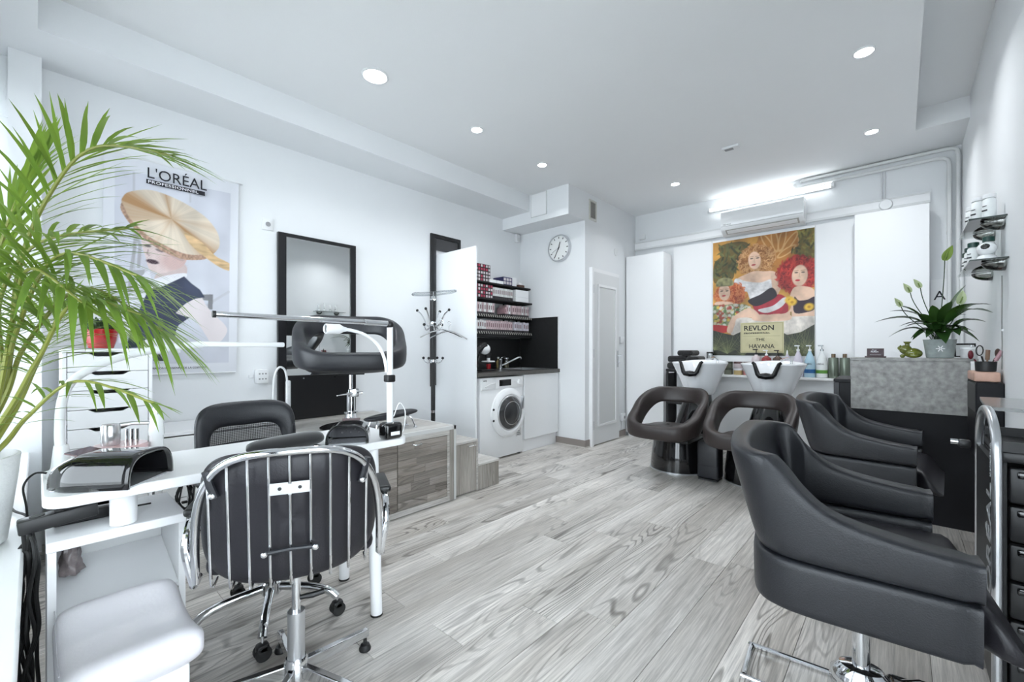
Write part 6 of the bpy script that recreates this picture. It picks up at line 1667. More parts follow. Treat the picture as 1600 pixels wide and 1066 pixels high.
MB().box(bx(0, 0.75)-0.0105, bx(0, 0.75)-0.0085, -0.050, -0.004, 0.745, 0.777).box(bx(0, 0.75)-0.0105, bx(0, 0.75)-0.0085, 0.004, 0.050, 0.745, 0.777).box(bx(0, 0.75)-0.0107, bx(0, 0.75)-0.0087, -0.004, 0.004, 0.742, 0.772).build('metal_bracket', STEEL, t)
for s in (-1, 1): MB().cyl((bx(0, 0.75)-0.0112, s*0.025, 0.761), (bx(0, 0.75)-0.0104, s*0.025, 0.761), 0.005, seg=10).build('screw_hole', BLACK_P, t)
MB().tube([(bx(0, 0.58)-0.010, -0.062, 0.580), (bx(0, 0.58)-0.012, 0, 0.584), (bx(0, 0.58)-0.010, 0.062, 0.580)], 0.0065, 8).build('leather_strap', BLACK, t)
for s in (-1, 1): MB().ball((bx(0, 0.58)-0.017, s*0.064, 0.580), 0.0085, 10, 6, (0.6, 1, 1)).build('rivet', CHROME, t)
# ================================================================ styling chairs, right
def styling_chair_parts(t):
    w = 0.305
    pts = [(-w, -0.205), (-w-0.001, -0.08), (-w-0.001, 0.06), (-w*0.995, 0.135), (-w*0.955, 0.190), (-w*0.84, 0.226), (-w*0.45, 0.240), (0, 0.244)]
    pts += [(-x, y) for x, y in reversed(pts[:-1])]
    P = catmull([(x, y, 0) for x, y in pts], 6)
    def e(u): return min(u, 1-u)/0.5
    def back(u): return smoothstep(0.48, 0.72, e(u))
    def zt(u): return 0.648+0.185*min(1, e(u)/0.60)**2.0+0.03*smoothstep(0.5, 0.9, e(u))
    band(P, lambda u: 0.549, zt, lambda u: 0.088-0.022*back(u), lambda u: 0.03+0.24*back(u), nv=28, ends=0.97, pw=0.36).build('back_and_arms', BLACK, t, angle=60)
    ins = [Vector((p.x*0.985, p.y*0.985, 0)) for p in P]
    band(ins, lambda u: 0.400, lambda u: 0.5475, 0.088, lambda u: 0.02, nv=24, ends=0.97, pw=0.28).build('lower_shell', BLACK, t, angle=60)
    def seat(u, v):                         # cushion that rolls down over the front edge
        a = 2*PI*u
        y = 0.20-0.50*v
        top = 0.525+0.012*math.sin(v*PI)-0.10*smoothstep(0.80, 1.0, v)**1.6
        bot = 0.405
        e2 = min(v, 1-v)
        k = min(1.0, e2/0.05)**0.5
        ca, sa = math.cos(a), math.sin(a)
        ww = 0.266 if v < 0.93 else 0.266+0.0*v
        ww = 0.262+0.045*smoothstep(0.80, 0.90, v)
        x = ww*math.copysign(abs(ca)**0.35, ca)*(0.93+0.07*k)
        z = (top+bot)/2+(top-bot)/2*math.copysign(abs(sa)**0.4, sa)*(0.5+0.5*k)
        return (x, y, z)
    m = MB().grid(seat, 36, 26, cu=True)
    m.f.append(tuple(i*26 for i in range(36))); m.f.append(tuple(i*26+25 for i in range(35, -1, -1)))
    m.build('seat', BLACK_S, t, angle=60)
    MB().box(-0.20, 0.20, -0.20, 0.16, 0.388, 0.404).build('under_plate', BLACK_P, t)
    MB().cyl((0, 0, 0.10), (0, 0, 0.388), 0.024, seg=24).build('pump_column', CHROME, t)
    pb = MB().lathe([(0.075, 0.022), (0.078, 0.03), (0.070, 0.10), (0.05, 0.125), (0.03, 0.13)], seg=30, sx=0.85, sy=1.15).build('pump_body', CHROME, t)
    MB().rbox(-0.05, 0.05, -0.16, -0.06, 0.05, 0.115, 0.02, 3).build('pump_cover', BLACK_G, pb)
    MB().tube([(0.0, -0.06, 0.10), (0.03, -0.14, 0.12), (0.06, -0.24, 0.10)], 0.008, 8).build('pump_lever', CHROME, pb)
    MB().tube(catmull([(-0.088, 0.30, 0.0), (-0.10, 0.285, 0.0), (-0.10, 0.0, 0.0), (-0.10, -0.29, 0.0), (-0.085, -0.31, 0.0), (0.085, -0.31, 0.0), (0.10, -0.29, 0.0), (0.10, 0.0, 0.0), (0.10, 0.285, 0.0), (0.088, 0.30, 0.0), (0.0, 0.302, 0.0)], 6, True), 0.0085, 10, True).xf(Matrix.Translation((0, 0.02, 0.011))).build('floor_loop', CHROME, t)
    MB().rbox(-0.108, 0.108, -0.05, 0.05, 0.006, 0.022, 0.004).build('base_bridge', CHROME, t)
t1 = thing('styling_chair', 'large black leather styling chair in the right foreground', 'chair', (-0.095, 1.775, 0), PI/2+0.10)
styling_chair_parts(t1)
t2 = copy_tree(t1)
t2.location = (-0.125, 3.325, 0); t2.rotation_euler = (0, 0, PI/2-0.06)
t2['label'] = 'black leather styling chair further back, in front of the reception counter'

# ================================================================ salon trolley
t = thing('salon_trolley', 'black drawer trolley with an arched silver end frame and vertical lettering', 'trolley', (0.40, 2.15, 0))
TX = -0.185
arch = [(TX, -0.20, 0.075), (TX, -0.20, 0.80)]
for k in range(1, 12):
    a = PI*k/12
    arch.append((TX, -0.20*math.cos(a), 0.80+0.14*math.sin(a)**0.8))
arch += [(TX, 0.20, 0.80), (TX, 0.20, 0.075)]
def strip(pts, wx, wt):
    m = MB(); vs = []
    n = len(pts)
    for i, p in enumerate(pts):
        p = Vector(p)
        d = (Vector(pts[min(i+1, n-1)])-Vector(pts[max(i-1, 0)])).normalized()
        nn = Vector((0, -d.z, d.y))
        for sx, sn in ((-1, -1), (1, -1), (1, 1), (-1, 1)): vs.append(p+Vector((sx*wx/2, 0, 0))+nn*sn*wt/2)
    fs = []
    for i in range(n-1):
        for k in range(4): fs.append((i*4+k, i*4+(k+1) % 4, i*4+4+(k+1) % 4, i*4+4+k))
    fs += [(0, 1, 2, 3), tuple((n-1)*4+k for k in (3, 2, 1, 0))]
    return m.add(vs, fs)
o = strip(arch, 0.022, 0.026).build('end_frame', SILVER, t, angle=50); bevel(o, 0.008, 3)
o = strip([(-x, y, z) for x, y, z in arch], 0.022, 0.026).build('end_frame', SILVER, t, angle=50); bevel(o, 0.008, 3)
ep = MB().box(TX-0.008, TX+0.008, -0.186, 0.186, 0.10, 0.795).build('end_panel', BLACK_P, t)
MB().box(-TX-0.008, -TX+0.008, -0.186, 0.186, 0.10, 0.795).build('end_panel', BLACK_P, t)
text("L'ORÉAL", 'lettering', mat('lettering_silver', (0.55, 0.56, 0.58), 0.35, metal=0.4), ep, (0.40+TX-0.0092, 1.985, 0.28), (0, 0, 1), (0, 1, 0), 0.125, 0.95, font_bold=0.0005)
text('PROFESSIONNEL', 'small_lettering', MATS['lettering_silver'], ep, (0.40+TX-0.0092, 1.985, 0.745), (0, 0, 1), (0, 1, 0), 0.016, 0.9)
MB().rbox(TX+0.010, -TX-0.010, -0.19, 0.19, 0.80, 0.832, 0.008).build('top_tray', BLACK_P, t)
for q in (-0.182, 0.182): MB().box(TX+0.012, -TX-0.012, q-0.006, q+0.006, 0.832, 0.862).build('tray_lip', BLACK_P, t)
MB().box(TX+0.010, TX+0.022, -0.185, 0.185, 0.10, 0.80).box(-TX-0.022, -TX-0.010, -0.185, 0.185, 0.10, 0.80).box(TX+0.022, -TX-0.022, 0.173, 0.185, 0.10, 0.80).box(TX+0.010, -TX-0.010, -0.185, 0.185, 0.085, 0.10).build('body', BLACK_M, t)
for k in range(6):
    z = 0.108+k*0.1145
    d = MB().rbox(TX+0.026, -TX-0.026, -0.195, -0.165, z, z+0.106, 0.008).build('drawer', BLACK_P, t)
    MB().rbox(TX+0.04, -TX-0.04, -0.208, -0.194, z+0.078, z+0.098, 0.005).build('drawer_lip', BLACK_G, d)
MB().rbox(TX-0.055, TX-0.021, 0.185, 0.215, 0.772, 0.802, 0.006).build('tool_clip', BLACK_P, t)
MB().cyl((TX-0.075, 0.20, 0.792), (TX-0.055, 0.20, 0.792), 0.010, seg=14).build('clip_knob', CHROME, t)
for s in (-1, 1):
    for q in (-1, 1):
        MB().cyl((s*-TX, q*0.20, 0.055), (s*-TX, q*0.20, 0.077), 0.010, seg=12).build('caster_stem', CHROME, t)
        MB().cyl((s*-TX-0.012, q*0.20, 0.028), (s*-TX+0.012, q*0.20, 0.028), 0.0275, seg=20).build('caster_wheel', RUBBER, t)

# glass ledge and mirror of the styling place (right wall, stepped back)
t = thing('glass_ledge', 'clear glass styling ledge with a clipped corner on the right wall', 'shelf', (0.60, 2.60, 0.918))
MB().prism([(0.262, 2.845), (0.235, 2.40), (0.262, 2.345), (0.848, 2.345), (0.848, 2.845)], 0.918, 0.930, 'z').build('glass_plate', mat('frosted_edge_glass', (0.62, 0.64, 0.64), 0.15, trans=0.75), t, world=True)
for y in (2.42, 2.78): MB().box(0.66, 0.849, y-0.01, y+0.01, 0.885, 0.916).build('bracket', SILVER, t, world=True)
t = thing('styling_mirror', 'tall black-framed styling mirror on the stepped-back right wall', 'mirror', (0.845, 2.60, 0.96))
MB().box(0.828, 0.849, 2.22, 2.27, 0.95, 2.06).box(0.828, 0.849, 2.80, 2.85, 0.95, 2.06).box(0.828, 0.849, 2.27, 2.80, 2.03, 2.06).box(0.828, 0.849, 2.27, 2.80, 0.95, 0.98).build('frame', BLKFR, t, world=True)
MB().box(0.838, 0.849, 2.27, 2.80, 0.98, 2.03).build('mirror_glass', MIRROR, t, world=True)

# ================================================================ reception counter
STONE = mat('grey_stone_panel', (0.30, 0.295, 0.285), 0.55, noise=(30, 0.75), bump=(60, 0.06))
t = thing('reception_counter', 'black reception counter with a grey stone-look front panel', 'counter', (0.0, 4.1, 0))
MB().box(-0.362, 0.36, 3.925, 4.45, 0.0, 0.905).build('body', BLACK_B, t, world=True)
MB().rbox(-0.368, 0.362, 3.918, 4.455, 0.906, 0.93, 0.003, 1).build('desk_top', BLACK_B, t, world=True)
MB().rbox(-0.366, -0.334, 3.915, 3.9245, 0.02, 0.904, 0.002, 1).build('corner_post', mat('charcoal_board', (0.030, 0.030, 0.034), 0.4), t, world=True)
MB().rbox(-0.266, 0.352, 3.893, 3.914, 0.727, 1.064, 0.001, 1).build('stone_front', STONE, t, world=True)
MB().rbox(-0.268, 0.354, 3.890, 4.16, 1.065, 1.086, 0.002, 1).build('stone_shelf', STONE, t, world=True)
MB().box(-0.26, -0.235, 3.93, 4.14, 0.931, 1.064).box(0.32, 0.345, 3.93, 4.14, 0.931, 1.064).build('shelf_support', BLACK_B, t, world=True)
KZ = 1.0865
t = thing('card_holder', 'dark brown business card holder with white lettering on the counter', 'card holder', (-0.135, 3.98, KZ))
MB().rbox(-0.058, 0.058, -0.025, 0.02, 0.0, 0.010, 0.003).build('stand', mat('dark_plum', (0.045, 0.022, 0.026), 0.3), t)
MB().obox((0, 0.0, 0.036), (0.046, 0.004, 0.028), Matrix.Rotation(-0.15, 3, 'X')).build('cards', MATS['dark_plum'], t)
text('Chez', 'print_line', INKW, t, (-0.155, 3.9745, KZ+0.048), (1, 0, 0), (0, -0.15, 0.99), 0.013)
text('Parfum', 'print_line', INKW, t, (-0.160, 3.973, KZ+0.036), (1, 0, 0), (0, -0.15, 0.99), 0.015, font_bold=0.0003)
MB().box(-0.03, 0.03, -0.0085, -0.008, 0.018, 0.0195).build('print_rule', INKW, t)
# green ceramic frog
FG = mat('green_glaze', (0.13, 0.15, 0.022), 0.12, coat=0.6, noise=(20, 0.35))
t = thing('ceramic_frog', 'green glazed ceramic frog vase on the counter', 'figurine', (0.045, 3.99, KZ))
MB().ball((0.012, 0, 0.034), 0.045, 20, 14, (1.05, 0.8, 0.74)).ball((-0.022, 0, 0.056), 0.034, 18, 12, (1.0, 0.85, 0.95)).ball((0.030, 0, 0.03), 0.034, 16, 10, (1.0, 0.95, 0.85)).build('body', FG, t)
MB().ball((-0.046, 0, 0.066), 0.019, 14, 10, (1.0, 1.0, 0.85)).build('head', FG, t)
for s in (-1, 1):
    MB().ball((-0.048, s*0.012, 0.081), 0.006, 10, 6).build('eye', FG, t)
    MB().ball((0.02, s*0.032, 0.017), 0.021, 12, 8, (1.3, 0.6, 0.8)).build('hind_leg', FG, t)
    MB().ball((-0.038, s*0.022, 0.012), 0.012, 10, 6, (1.2, 0.8, 1.0)).build('front_leg', FG, t)
MB().lathe([(0.014, 0.078), (0.012, 0.095), (0.020, 0.106), (0.021, 0.110), (0.016, 0.108), (0.010, 0.097)], (-0.014, 0, 0), seg=18, cap1=False).build('spout', FG, t)
# white canister beside the plant
t = thing('white_canister', 'squat white marbled canister right of the lily pot', 'canister', (0.318, 3.955, KZ))
MB().lathe([(0.036, 0.001), (0.038, 0.005), (0.038, 0.055), (0.036, 0.058)], seg=24).build('body', mat('marble_white', (0.66, 0.66, 0.66), 0.4, noise=(40, 0.2)), t)
MB().lathe([(0.039, 0.058), (0.039, 0.070), (0.030, 0.074), (0.0, 0.075)], seg=24, cap1=False).build('lid', WHITE, t)
MB().cyl((0.01, -0.005, 0.075), (0.01, -0.005, 0.085), 0.008, seg=10).build('knob', STEEL, t)
t = thing('price_frame', 'small dark tilted photo frame behind the white canister', 'frame', (0.312, 4.07, KZ))
MB().obox((0.0, 0.03, 0.052), (0.05, 0.004, 0.048), Matrix.Rotation(-0.45, 3, 'X')).build('border', BLACK_P, t)
MB().obox((0.0, 0.0255, 0.050), (0.042, 0.001, 0.040), Matrix.Rotation(-0.45, 3, 'X')).build('picture', WHITE, t)
# letter decoration behind the plant
t = thing('wall_print', 'narrow print with black capital letters on the far wall beside the wardrobe', 'print', (0.262, 5.566, 1.62))
MB().box(-0.06, 0.06, -0.003, 0.002, -0.17, 0.17).build('sheet', WHITE, t)
text('A', 'letter', INK, t, (0.222, 5.5615, 1.60), (1, 0, 0), (0, 0, 1), 0.12)

# wall box, salt slab, brush pot
t = thing('black_wall_box', 'black box unit mounted on the right wall beside the counter', 'wall unit', (0.352, 3.60, 0.6))
MB().rbox(0.300, 0.4035, 3.41, 3.80, 0.55, 0.965, 0.004, 1).build('body', BLACK_B, t, world=True)
MB().rbox(0.298, 0.302, 3.42, 3.79, 0.80, 0.955, 0.001, 1).build('drawer_front', BLACK_P, t, world=True)
t = thing('salt_slab', 'pale pink rough salt slab lying on the black wall box', 'slab', (0.345, 3.57, 0.966))
MB().rbox(-0.052, 0.046, -0.155, 0.155, 0.003, 0.054, 0.007, 2).build('stone', mat('pink_salt', (0.58, 0.36, 0.28), 0.45, noise=(14, 0.35), bump=(50, 0.3)), t, angle=60)
MB().box(-0.04, 0.04, -0.13, 0.13, 0.0, 0.003).build('felt_pad', BLACK_P, t)
t = thing('brush_pot', 'black pot of hairbrushes and combs on the salt slab', 'brush pot', (0.345, 3.50, 1.0215))
MB().lathe([(0.036, 0.001), (0.040, 0.004), (0.043, 0.055), (0.040, 0.055), (0.037, 0.008)], seg=22, cap1=False).build('pot', BLACK_P, t)
def brush(label, x, y, lean, rz, L, hm, kind):
    b = thing('hair_brush', label, 'brush', (0.345+x, 3.50+y, 1.031), 0, group='brushes in the black pot')
    M = rotz(rz) @ Matrix.Rotation(lean, 4, 'Y')
    MB().tube([M @ Vector((0, 0, 0)), M @ Vector((0, 0, L*0.55))], 0.004, 8).build('handle', hm, b)
    if kind == 0: MB().ball(M @ Vector((0, 0, L*0.78)), 0.017, 12, 8, (0.7, 1.0, 1.5)).build('bristle_head', hm, b)
    elif kind == 1: MB().tube([M @ Vector((0.016*math.cos(q), 0.016*math.sin(q)*0.3, L*0.78+0.026*math.sin(q+0.5))) for q in np.linspace(0, 6.2, 16)], 0.003, 6, True).build('loop_handle', hm, b)
    else: MB().tube([M @ Vector((0, 0, L*0.5)), M @ Vector((0, 0, L))], 0.009, 8).build('bristle_head', hm, b)
DR = mat('dark_red_handle', (0.13, 0.012, 0.022), 0.3); TN = mat('tan_bristle', (0.24, 0.15, 0.10), 0.6)
brush('dark red paddle brush leaning left in the black pot', -0.012, 0.0, -0.5, 0, 0.12, DR, 0)
brush('black scissors handle loop in the brush pot', 0.0, -0.01, -0.25, 0.4, 0.14, BLACK_P, 1)
brush('tan bristled brush upright in the black pot', 0.004, 0.01, 0.05, 0, 0.11, TN, 2)
brush('dark round powder brush leaning right in the pot', 0.012, 0.0, 0.35, 0.2, 0.125, mat('brown_bristle', (0.05, 0.025, 0.02), 0.7), 0)
brush('slim pink comb leaning far right in the pot', 0.013, -0.005, 0.42, -0.3, 0.115, mat('pink_comb', (0.40, 0.22, 0.25), 0.4), 2)
t = thing('white_cosmetic_tub', 'tiny white tub left of the brush pot', 'tub', (0.318, 3.655, 1.0215))
MB().lathe([(0.016, 0.001), (0.017, 0.004), (0.017, 0.04)], seg=18).build('body', WHITE_P, t); MB().cyl((0, 0, 0.04), (0, 0, 0.052), 0.018, seg=18).build('lid', WHITE, t)

# glass shelves on the right wall
EDG = mat('glass_edge', (0.05, 0.065, 0.06), 0.2)
def glass_shelf(label, z, y0, y1):
    t = thing('glass_shelf', label, 'shelf', (0.40, (y0+y1)/2, z))
    p = MB().rbox(0.267, 0.4035, y0, y1, z-0.008, z, 0.001, 1).build('glass_plate', GLASS, t, world=True)
    MB().box(0.266, 0.404, y0-0.0012, y0, z-0.008, z).build('near_edge', EDG, p, world=True)
    for y in (y0+0.10, y1-0.12):
        def cup(u, v):
            a = PI*u
            b = PI/2*v
            return (0.4030-0.085*math.sin(a)*math.cos(b), y+0.048*math.cos(a), z-0.012-0.045*math.sin(a)*math.sin(b))
        m = MB().grid(cup, 18, 8)
        o = m.build('bracket_cup', SMOKE, t, world=True); solid(o, 0.003)
    return t
glass_shelf('upper clear glass shelf on the right wall', 1.836, 3.33, 3.87)
glass_shelf('lower clear glass shelf on the right wall', 1.613, 3.29, 3.95)
def wbottle(label, x, y, z, r, h, capm, caph, group):
    t = thing('product_bottle', label, 'bottle', (x, y, z), group=group)
    MB().lathe([(r*0.95, 0.001), (r, 0.004), (r, h*0.88), (r*0.85, h*0.95), (r*0.6, h)], seg=22).build('body', wht, t)
    MB().lathe([(r*0.95, h), (r*0.95, h+caph*0.9), (r*0.85, h+caph)], seg=18).build('cap', capm, t)
    MB().obox((-r*0.72, -r*0.72, h*0.42), (0.0012, r*0.45, 0.004), Matrix.Rotation(PI/4, 3, 'Z')).build('print', DARK, t)
    MB().obox((-r*0.72, -r*0.72, h*0.62), (0.0012, r*0.35, 0.002), Matrix.Rotation(PI/4, 3, 'Z')).build('print', DARK, t)
GRC = mat('green_cap', (0.012, 0.05, 0.04), 0.3)
for lb, x, y, h, r in (('white product bottle nearest the room on the upper glass shelf', 0.300, 3.60, 0.10, 0.026), ('tallest white product bottle on the upper glass shelf', 0.315, 3.50, 0.125, 0.027), ('white product bottle nearest the wall end of the upper glass shelf', 0.350, 3.42, 0.115, 0.027), ('white product bottle at the back of the upper glass shelf', 0.345, 3.72, 0.12, 0.026)):
    wbottle(lb, x, y, 1.8365, r, h, WHITE_P, 0.02, 'white bottles on the upper glass shelf')
for lb, x, y, h in (('white bottle with green cap right behind the camera, lower glass shelf', 0.352, 3.47, 0.115), ('white bottle with green cap second from the camera, lower glass shelf', 0.300, 3.52, 0.10), ('white bottle with green cap third from the camera, lower glass shelf', 0.298, 3.65, 0.095), ('white bottle with green cap farthest along the lower glass shelf', 0.300, 3.80, 0.09)):
    wbottle(lb, x, y, 1.6135, 0.025, h, GRC, 0.026, 'green-capped bottles on the lower glass shelf')
t = thing('security_camera', 'round white indoor camera with black face on the lower glass shelf', 'camera', (0.335, 3.37, 1.6135), rz=-0.25)
MB().lathe([(0.040, 0.001), (0.041, 0.006), (0.034, 0.022), (0.022, 0.030)], seg=28).build('base', WHITE_G, t)
MB().ball((0, 0, 0.062), 0.038, 24, 16, (1.0, 1.0, 0.92)).build('head', WHITE_G, t)
fc = MB().ball((0, -0.016, 0.066), 0.0245, 18, 12, (1.0, 1.0, 0.9)).build('face', BLACK_G, t)
MB().cyl((0, -0.0395, 0.066), (0, -0.042, 0.066), 0.008, seg=14).build('lens', BLACK_P, fc)
t = thing('camera_cable', 'thin grey cable hanging down the right wall from the glass shelf', 'cable', (0.398, 3.44, 1.06))
MB().tube(catmull([(0.397, 3.44, 1.535), (0.397, 3.435, 1.40), (0.398, 3.45, 1.28), (0.397, 3.435, 1.16), (0.397, 3.44, 1.035)], 6), 0.0022, 6).build('cord', mat('grey_cord', (0.20, 0.20, 0.20), 0.6), t, world=True)
MB().rbox(0.395, 0.4035, 3.434, 3.446, 1.24, 1.25, 0.001, 1).build('cord_clip', WHITE_P, t, world=True)
# ================================================================ plants
def leaf_mat(name, col, var=0.25, back=(0.30, 0.42, 0.10), tr=0.35, rough=0.35):
    m = bpy.data.materials.new(name); m.use_nodes = True
    N = m.node_tree.nodes; L = m.node_tree.links; b = N['Principled BSDF']
    oi = N.new('ShaderNodeObjectInfo'); hv = N.new('ShaderNodeHueSaturation'); mr = N.new('ShaderNodeMapRange')
    mr.inputs['To Min'].default_value = 1-var; mr.inputs['To Max'].default_value = 1+var
    L.new(oi.outputs['Random'], mr.inputs['Value']); L.new(mr.outputs[0], hv.inputs['Value']); hv.inputs['Color'].default_value = (*col, 1)
    L.new(hv.outputs['Color'], b.inputs['Base Color']); b.inputs['Roughness'].default_value = rough
    t = N.new('ShaderNodeBsdfTranslucent'); t.inputs['Color'].default_value = (*back, 1)
    mx = N.new('ShaderNodeMixShader'); mx.inputs[0].default_value = tr
    L.new(b.outputs[0], mx.inputs[1]); L.new(t.outputs[0], mx.inputs[2]); L.new(mx.outputs[0], N['Material Output'].inputs['Surface'])
    return m
PALM = leaf_mat('palm_leaf', (0.115, 0.205, 0.030), 0.40, (0.28, 0.40, 0.06), 0.38)
STEM = mat('palm_stem', (0.22, 0.24, 0.05), 0.4, objvar=0.2)
TRUNK = mat('palm_base', (0.13, 0.075, 0.035), 0.7)
t = thing('areca_palm', 'tall green areca palm with arching fronds in a white pot on the sill', 'plant', (-1.99, -0.175, 0.571))
MB().lathe([(0.112, 0.001), (0.120, 0.006), (0.142, 0.20), (0.147, 0.258), (0.140, 0.260), (0.134, 0.235), (0.130, 0.20)], seg=40, cap1=False).build('pot', mat('pot_white', (0.74, 0.75, 0.75), 0.5, bump=(90, 0.2)), t)
MB().cyl((0, 0, 0.20), (0, 0, 0.212), 0.132, seg=28).build('soil', MATS['soil'], t)
B0 = Vector((-1.99, -0.175, 0.571))
fine = MB()
fronds = [
 ([(-1.97, -0.13, 0.78), (-2.00, -0.06, 1.04), (-1.945, -0.032, 1.382), (-1.83, 0.031, 1.599), (-1.692, 0.115, 1.715), (-1.506, 0.257, 1.682)], 0.24, 30, 0.9),
 ([(-1.96, -0.13, 0.78), (-2.00, -0.07, 1.04), (-1.941, -0.069, 1.283), (-1.784, 0.006, 1.438), (-1.532, 0.166, 1.465)], 0.24, 30, 0.5),
 ([(-1.95, -0.14, 0.78), (-1.98, -0.065, 1.018), (-1.83, -0.036, 1.188), (-1.628, 0.039, 1.385), (-1.381, 0.167, 1.32)], 0.25, 30, 0.3),
 ([(-1.95, -0.14, 0.78), (-1.98, -0.06, 0.999), (-1.885, -0.019, 1.153), (-1.691, 0.09, 1.313), (-1.48, 0.23, 1.19)], 0.26, 30, 0.1),
 ([(-1.94, -0.13, 0.78), (-1.99, -0.061, 0.86), (-1.879, -0.013, 0.949), (-1.704, 0.078, 1.053), (-1.481, 0.212, 0.998)], 0.15, 14, 0.3),
 ([(-2.0, -0.16, 0.78), (-2.02, -0.12, 1.038), (-2.032, -0.084, 1.366), (-2.05, -0.04, 1.6), (-2.03, 0.02, 1.76)], 0.26, 26, 1.0),
 ([(-1.93, -0.14, 0.78), (-1.90, -0.05, 0.967), (-1.709, 0.006, 1.118), (-1.562, 0.071, 1.266), (-1.385, 0.175, 1.225)], 0.23, 28, 0.2),
 ([(-2.04, -0.18, 0.78), (-2.12, -0.15, 0.994), (-2.24, -0.16, 1.279), (-2.36, -0.19, 1.45), (-2.56, -0.24, 1.53)], 0.22, 24, 0.8),
 ([(-1.99, -0.12, 0.78), (-2.01, -0.04, 0.96), (-2.096, 0.01, 1.113), (-2.15, 0.08, 1.289), (-2.14, 0.225, 1.22)], 0.22, 24, 0.3),
 ([(-1.93, -0.17, 0.78), (-1.856, -0.10, 0.939), (-1.72, -0.12, 1.119), (-1.60, -0.14, 1.24), (-1.48, -0.16, 1.16)], 0.20, 22, 0.4),
 ([(-1.96, -0.15, 0.78), (-1.96, -0.08, 0.96), (-1.836, -0.042, 1.224), (-1.659, -0.01, 1.348), (-1.43, 0.075, 1.25)], 0.23, 26, 0.3),
]
rp = random.Random(17)
nleaf = 0
def leaflet(parent, p, d, L, w, droop, name='leaflet', material=None, fold=0.25):
    d = d.normalized()
    side = d.cross(Vector((0, 0, 1)))
    if side.length < 1e-3: side = Vector((1, 0, 0))
    side.normalize()
    vs = []; fs = []
    n = 5
    up = side.cross(d).normalized()
    for i in range(n+1):
        q = i/n
        c = d*(L*q)+Vector((0, 0, -droop*L*q*q))
        ww = w*(math.sin(PI*min(1, 0.10+0.9*q)**0.7)**0.8 if q < 1 else 0.0)
        if i == 0: ww = w*0.35
        vs += [c-side*ww+up*ww*fold, c, c+side*ww+up*ww*fold]
        if i: a = (i-1)*3; fs += [(a, a+1, a+4, a+3), (a+1, a+2, a+5, a+4)]
    me = bpy.data.meshes.new(name); me.from_pydata([tuple(v) for v in vs], [], fs)
    me.polygons.foreach_set('use_smooth', [True]*len(fs)); me.materials.append(material or PALM); me.update()
    o = link(name, me, parent); o.location = p
    return o
def fine_leaf(p, d, L, w, droop):
    d = d.normalized(); side = d.cross(Vector((0, 0, 1))).normalized(); vs = []; fs = []
    for i in range(5):
        q = i/4; c = p+d*(L*q)+Vector((0, 0, -droop*L*q*q)); ww = w*(0.4, 1, 0.9, 0.6, 0.02)[i]
        vs += [c-side*ww, c+side*ww]
        if i: a = (i-1)*2; fs.append((a, a+1, a+3, a+2))
    fine.add(vs, fs)
for pts, LL, n, upw in fronds:
    path = catmull([Vector(p)-B0 for p in pts], 8)
    N_ = len(path)
    f = MB().tube(path, [0.0075*(1-0.8*i/(N_-1))+0.0012 for i in range(N_)], 7).build('frond', STEM, t)
    for k in range(n):
        q = 0.42+0.57*k/(n-1)
        i = q*(N_-1); a = int(min(i, N_-2)); fr = i-a
        p = path[a]*(1-fr)+path[a+1]*fr
        tg = (path[a+1]-path[a]).normalized()
        sd = tg.cross(Vector((0, 0, 1))).normalized()*(1 if k % 2 else -1)
        upv = Vector((0, 0, 1))
        x = (q-0.42)/0.57
        d = tg*(0.55+0.9*x)+sd*(0.95-0.45*x)+upv*(0.35*upw*(1-x)+rp.uniform(-0.12, 0.12))
        L = LL*(0.55+0.75*math.sin(PI*min(1, 0.15+0.8*x)))*rp.uniform(0.85, 1.1)*0.9
        leaflet(f, p, d, L, 0.0066*rp.uniform(0.8, 1.2), rp.uniform(0.18, 0.5)*(1.1-0.6*upw)); nleaf += 1
        d2 = tg*(0.75+0.9*x)+sd*(-0.8+0.3*x)+upv*(0.30*upw*(1-x)+rp.uniform(-0.2, 0.2))
        fine_leaf(p+tg*0.008, d2, L*0.95, 0.0048, rp.uniform(0.15, 0.55)*(1.1-0.6*upw))
fo = fine.build('fine_leaflets', PALM, t, normals=False); fo['kind'] = 'stuff'
for k in range(6):
    a = k*1.05
    MB().tube([(0.03*math.cos(a), 0.03*math.sin(a), 0.205), (0.035*math.cos(a), 0.035*math.sin(a)+0.01, 0.29)], [0.013, 0.008], 8).build('cane_base', TRUNK, t)
t = thing('phone', 'black phone-like device lying on the window sill behind the palm pot', 'phone', (-2.30, -0.12, 0.571))
MB().rbox(-0.075, 0.075, -0.036, 0.036, 0.0, 0.011, 0.004).build('body', BLACK_P, t)
MB().box(-0.068, 0.068, -0.031, 0.031, 0.011, 0.0115).build('screen', BLACK_G, t)

# peace lily on the counter
LILY = leaf_mat('lily_leaf', (0.022, 0.060, 0.014), 0.45, (0.06, 0.13, 0.02), 0.18, 0.25)
SPA = leaf_mat('lily_spathe', (0.50, 0.56, 0.38), 0.2, (0.5, 0.6, 0.3), 0.4, 0.4)
SPG = leaf_mat('lily_spathe_green', (0.16, 0.24, 0.05), 0.2, (0.25, 0.35, 0.08), 0.35, 0.4)
LB = Vector((0.188, 3.985, 1.0865))
t = thing('peace_lily', 'peace lily with pale spathes in a frosted glass pot on the counter', 'plant', tuple(LB))
MB().lathe([(0.062, 0.001), (0.066, 0.005), (0.080, 0.118), (0.083, 0.122), (0.079, 0.122), (0.064, 0.012)], seg=36, cap1=False).build('pot', mat('frosted_pot', (0.33, 0.37, 0.36), 0.18, noise=(22, 0.45), coat=0.4), t)
MB().cyl((0, 0, 0.10), (0, 0, 0.108), 0.074, seg=24).build('soil', MATS['soil'], t)
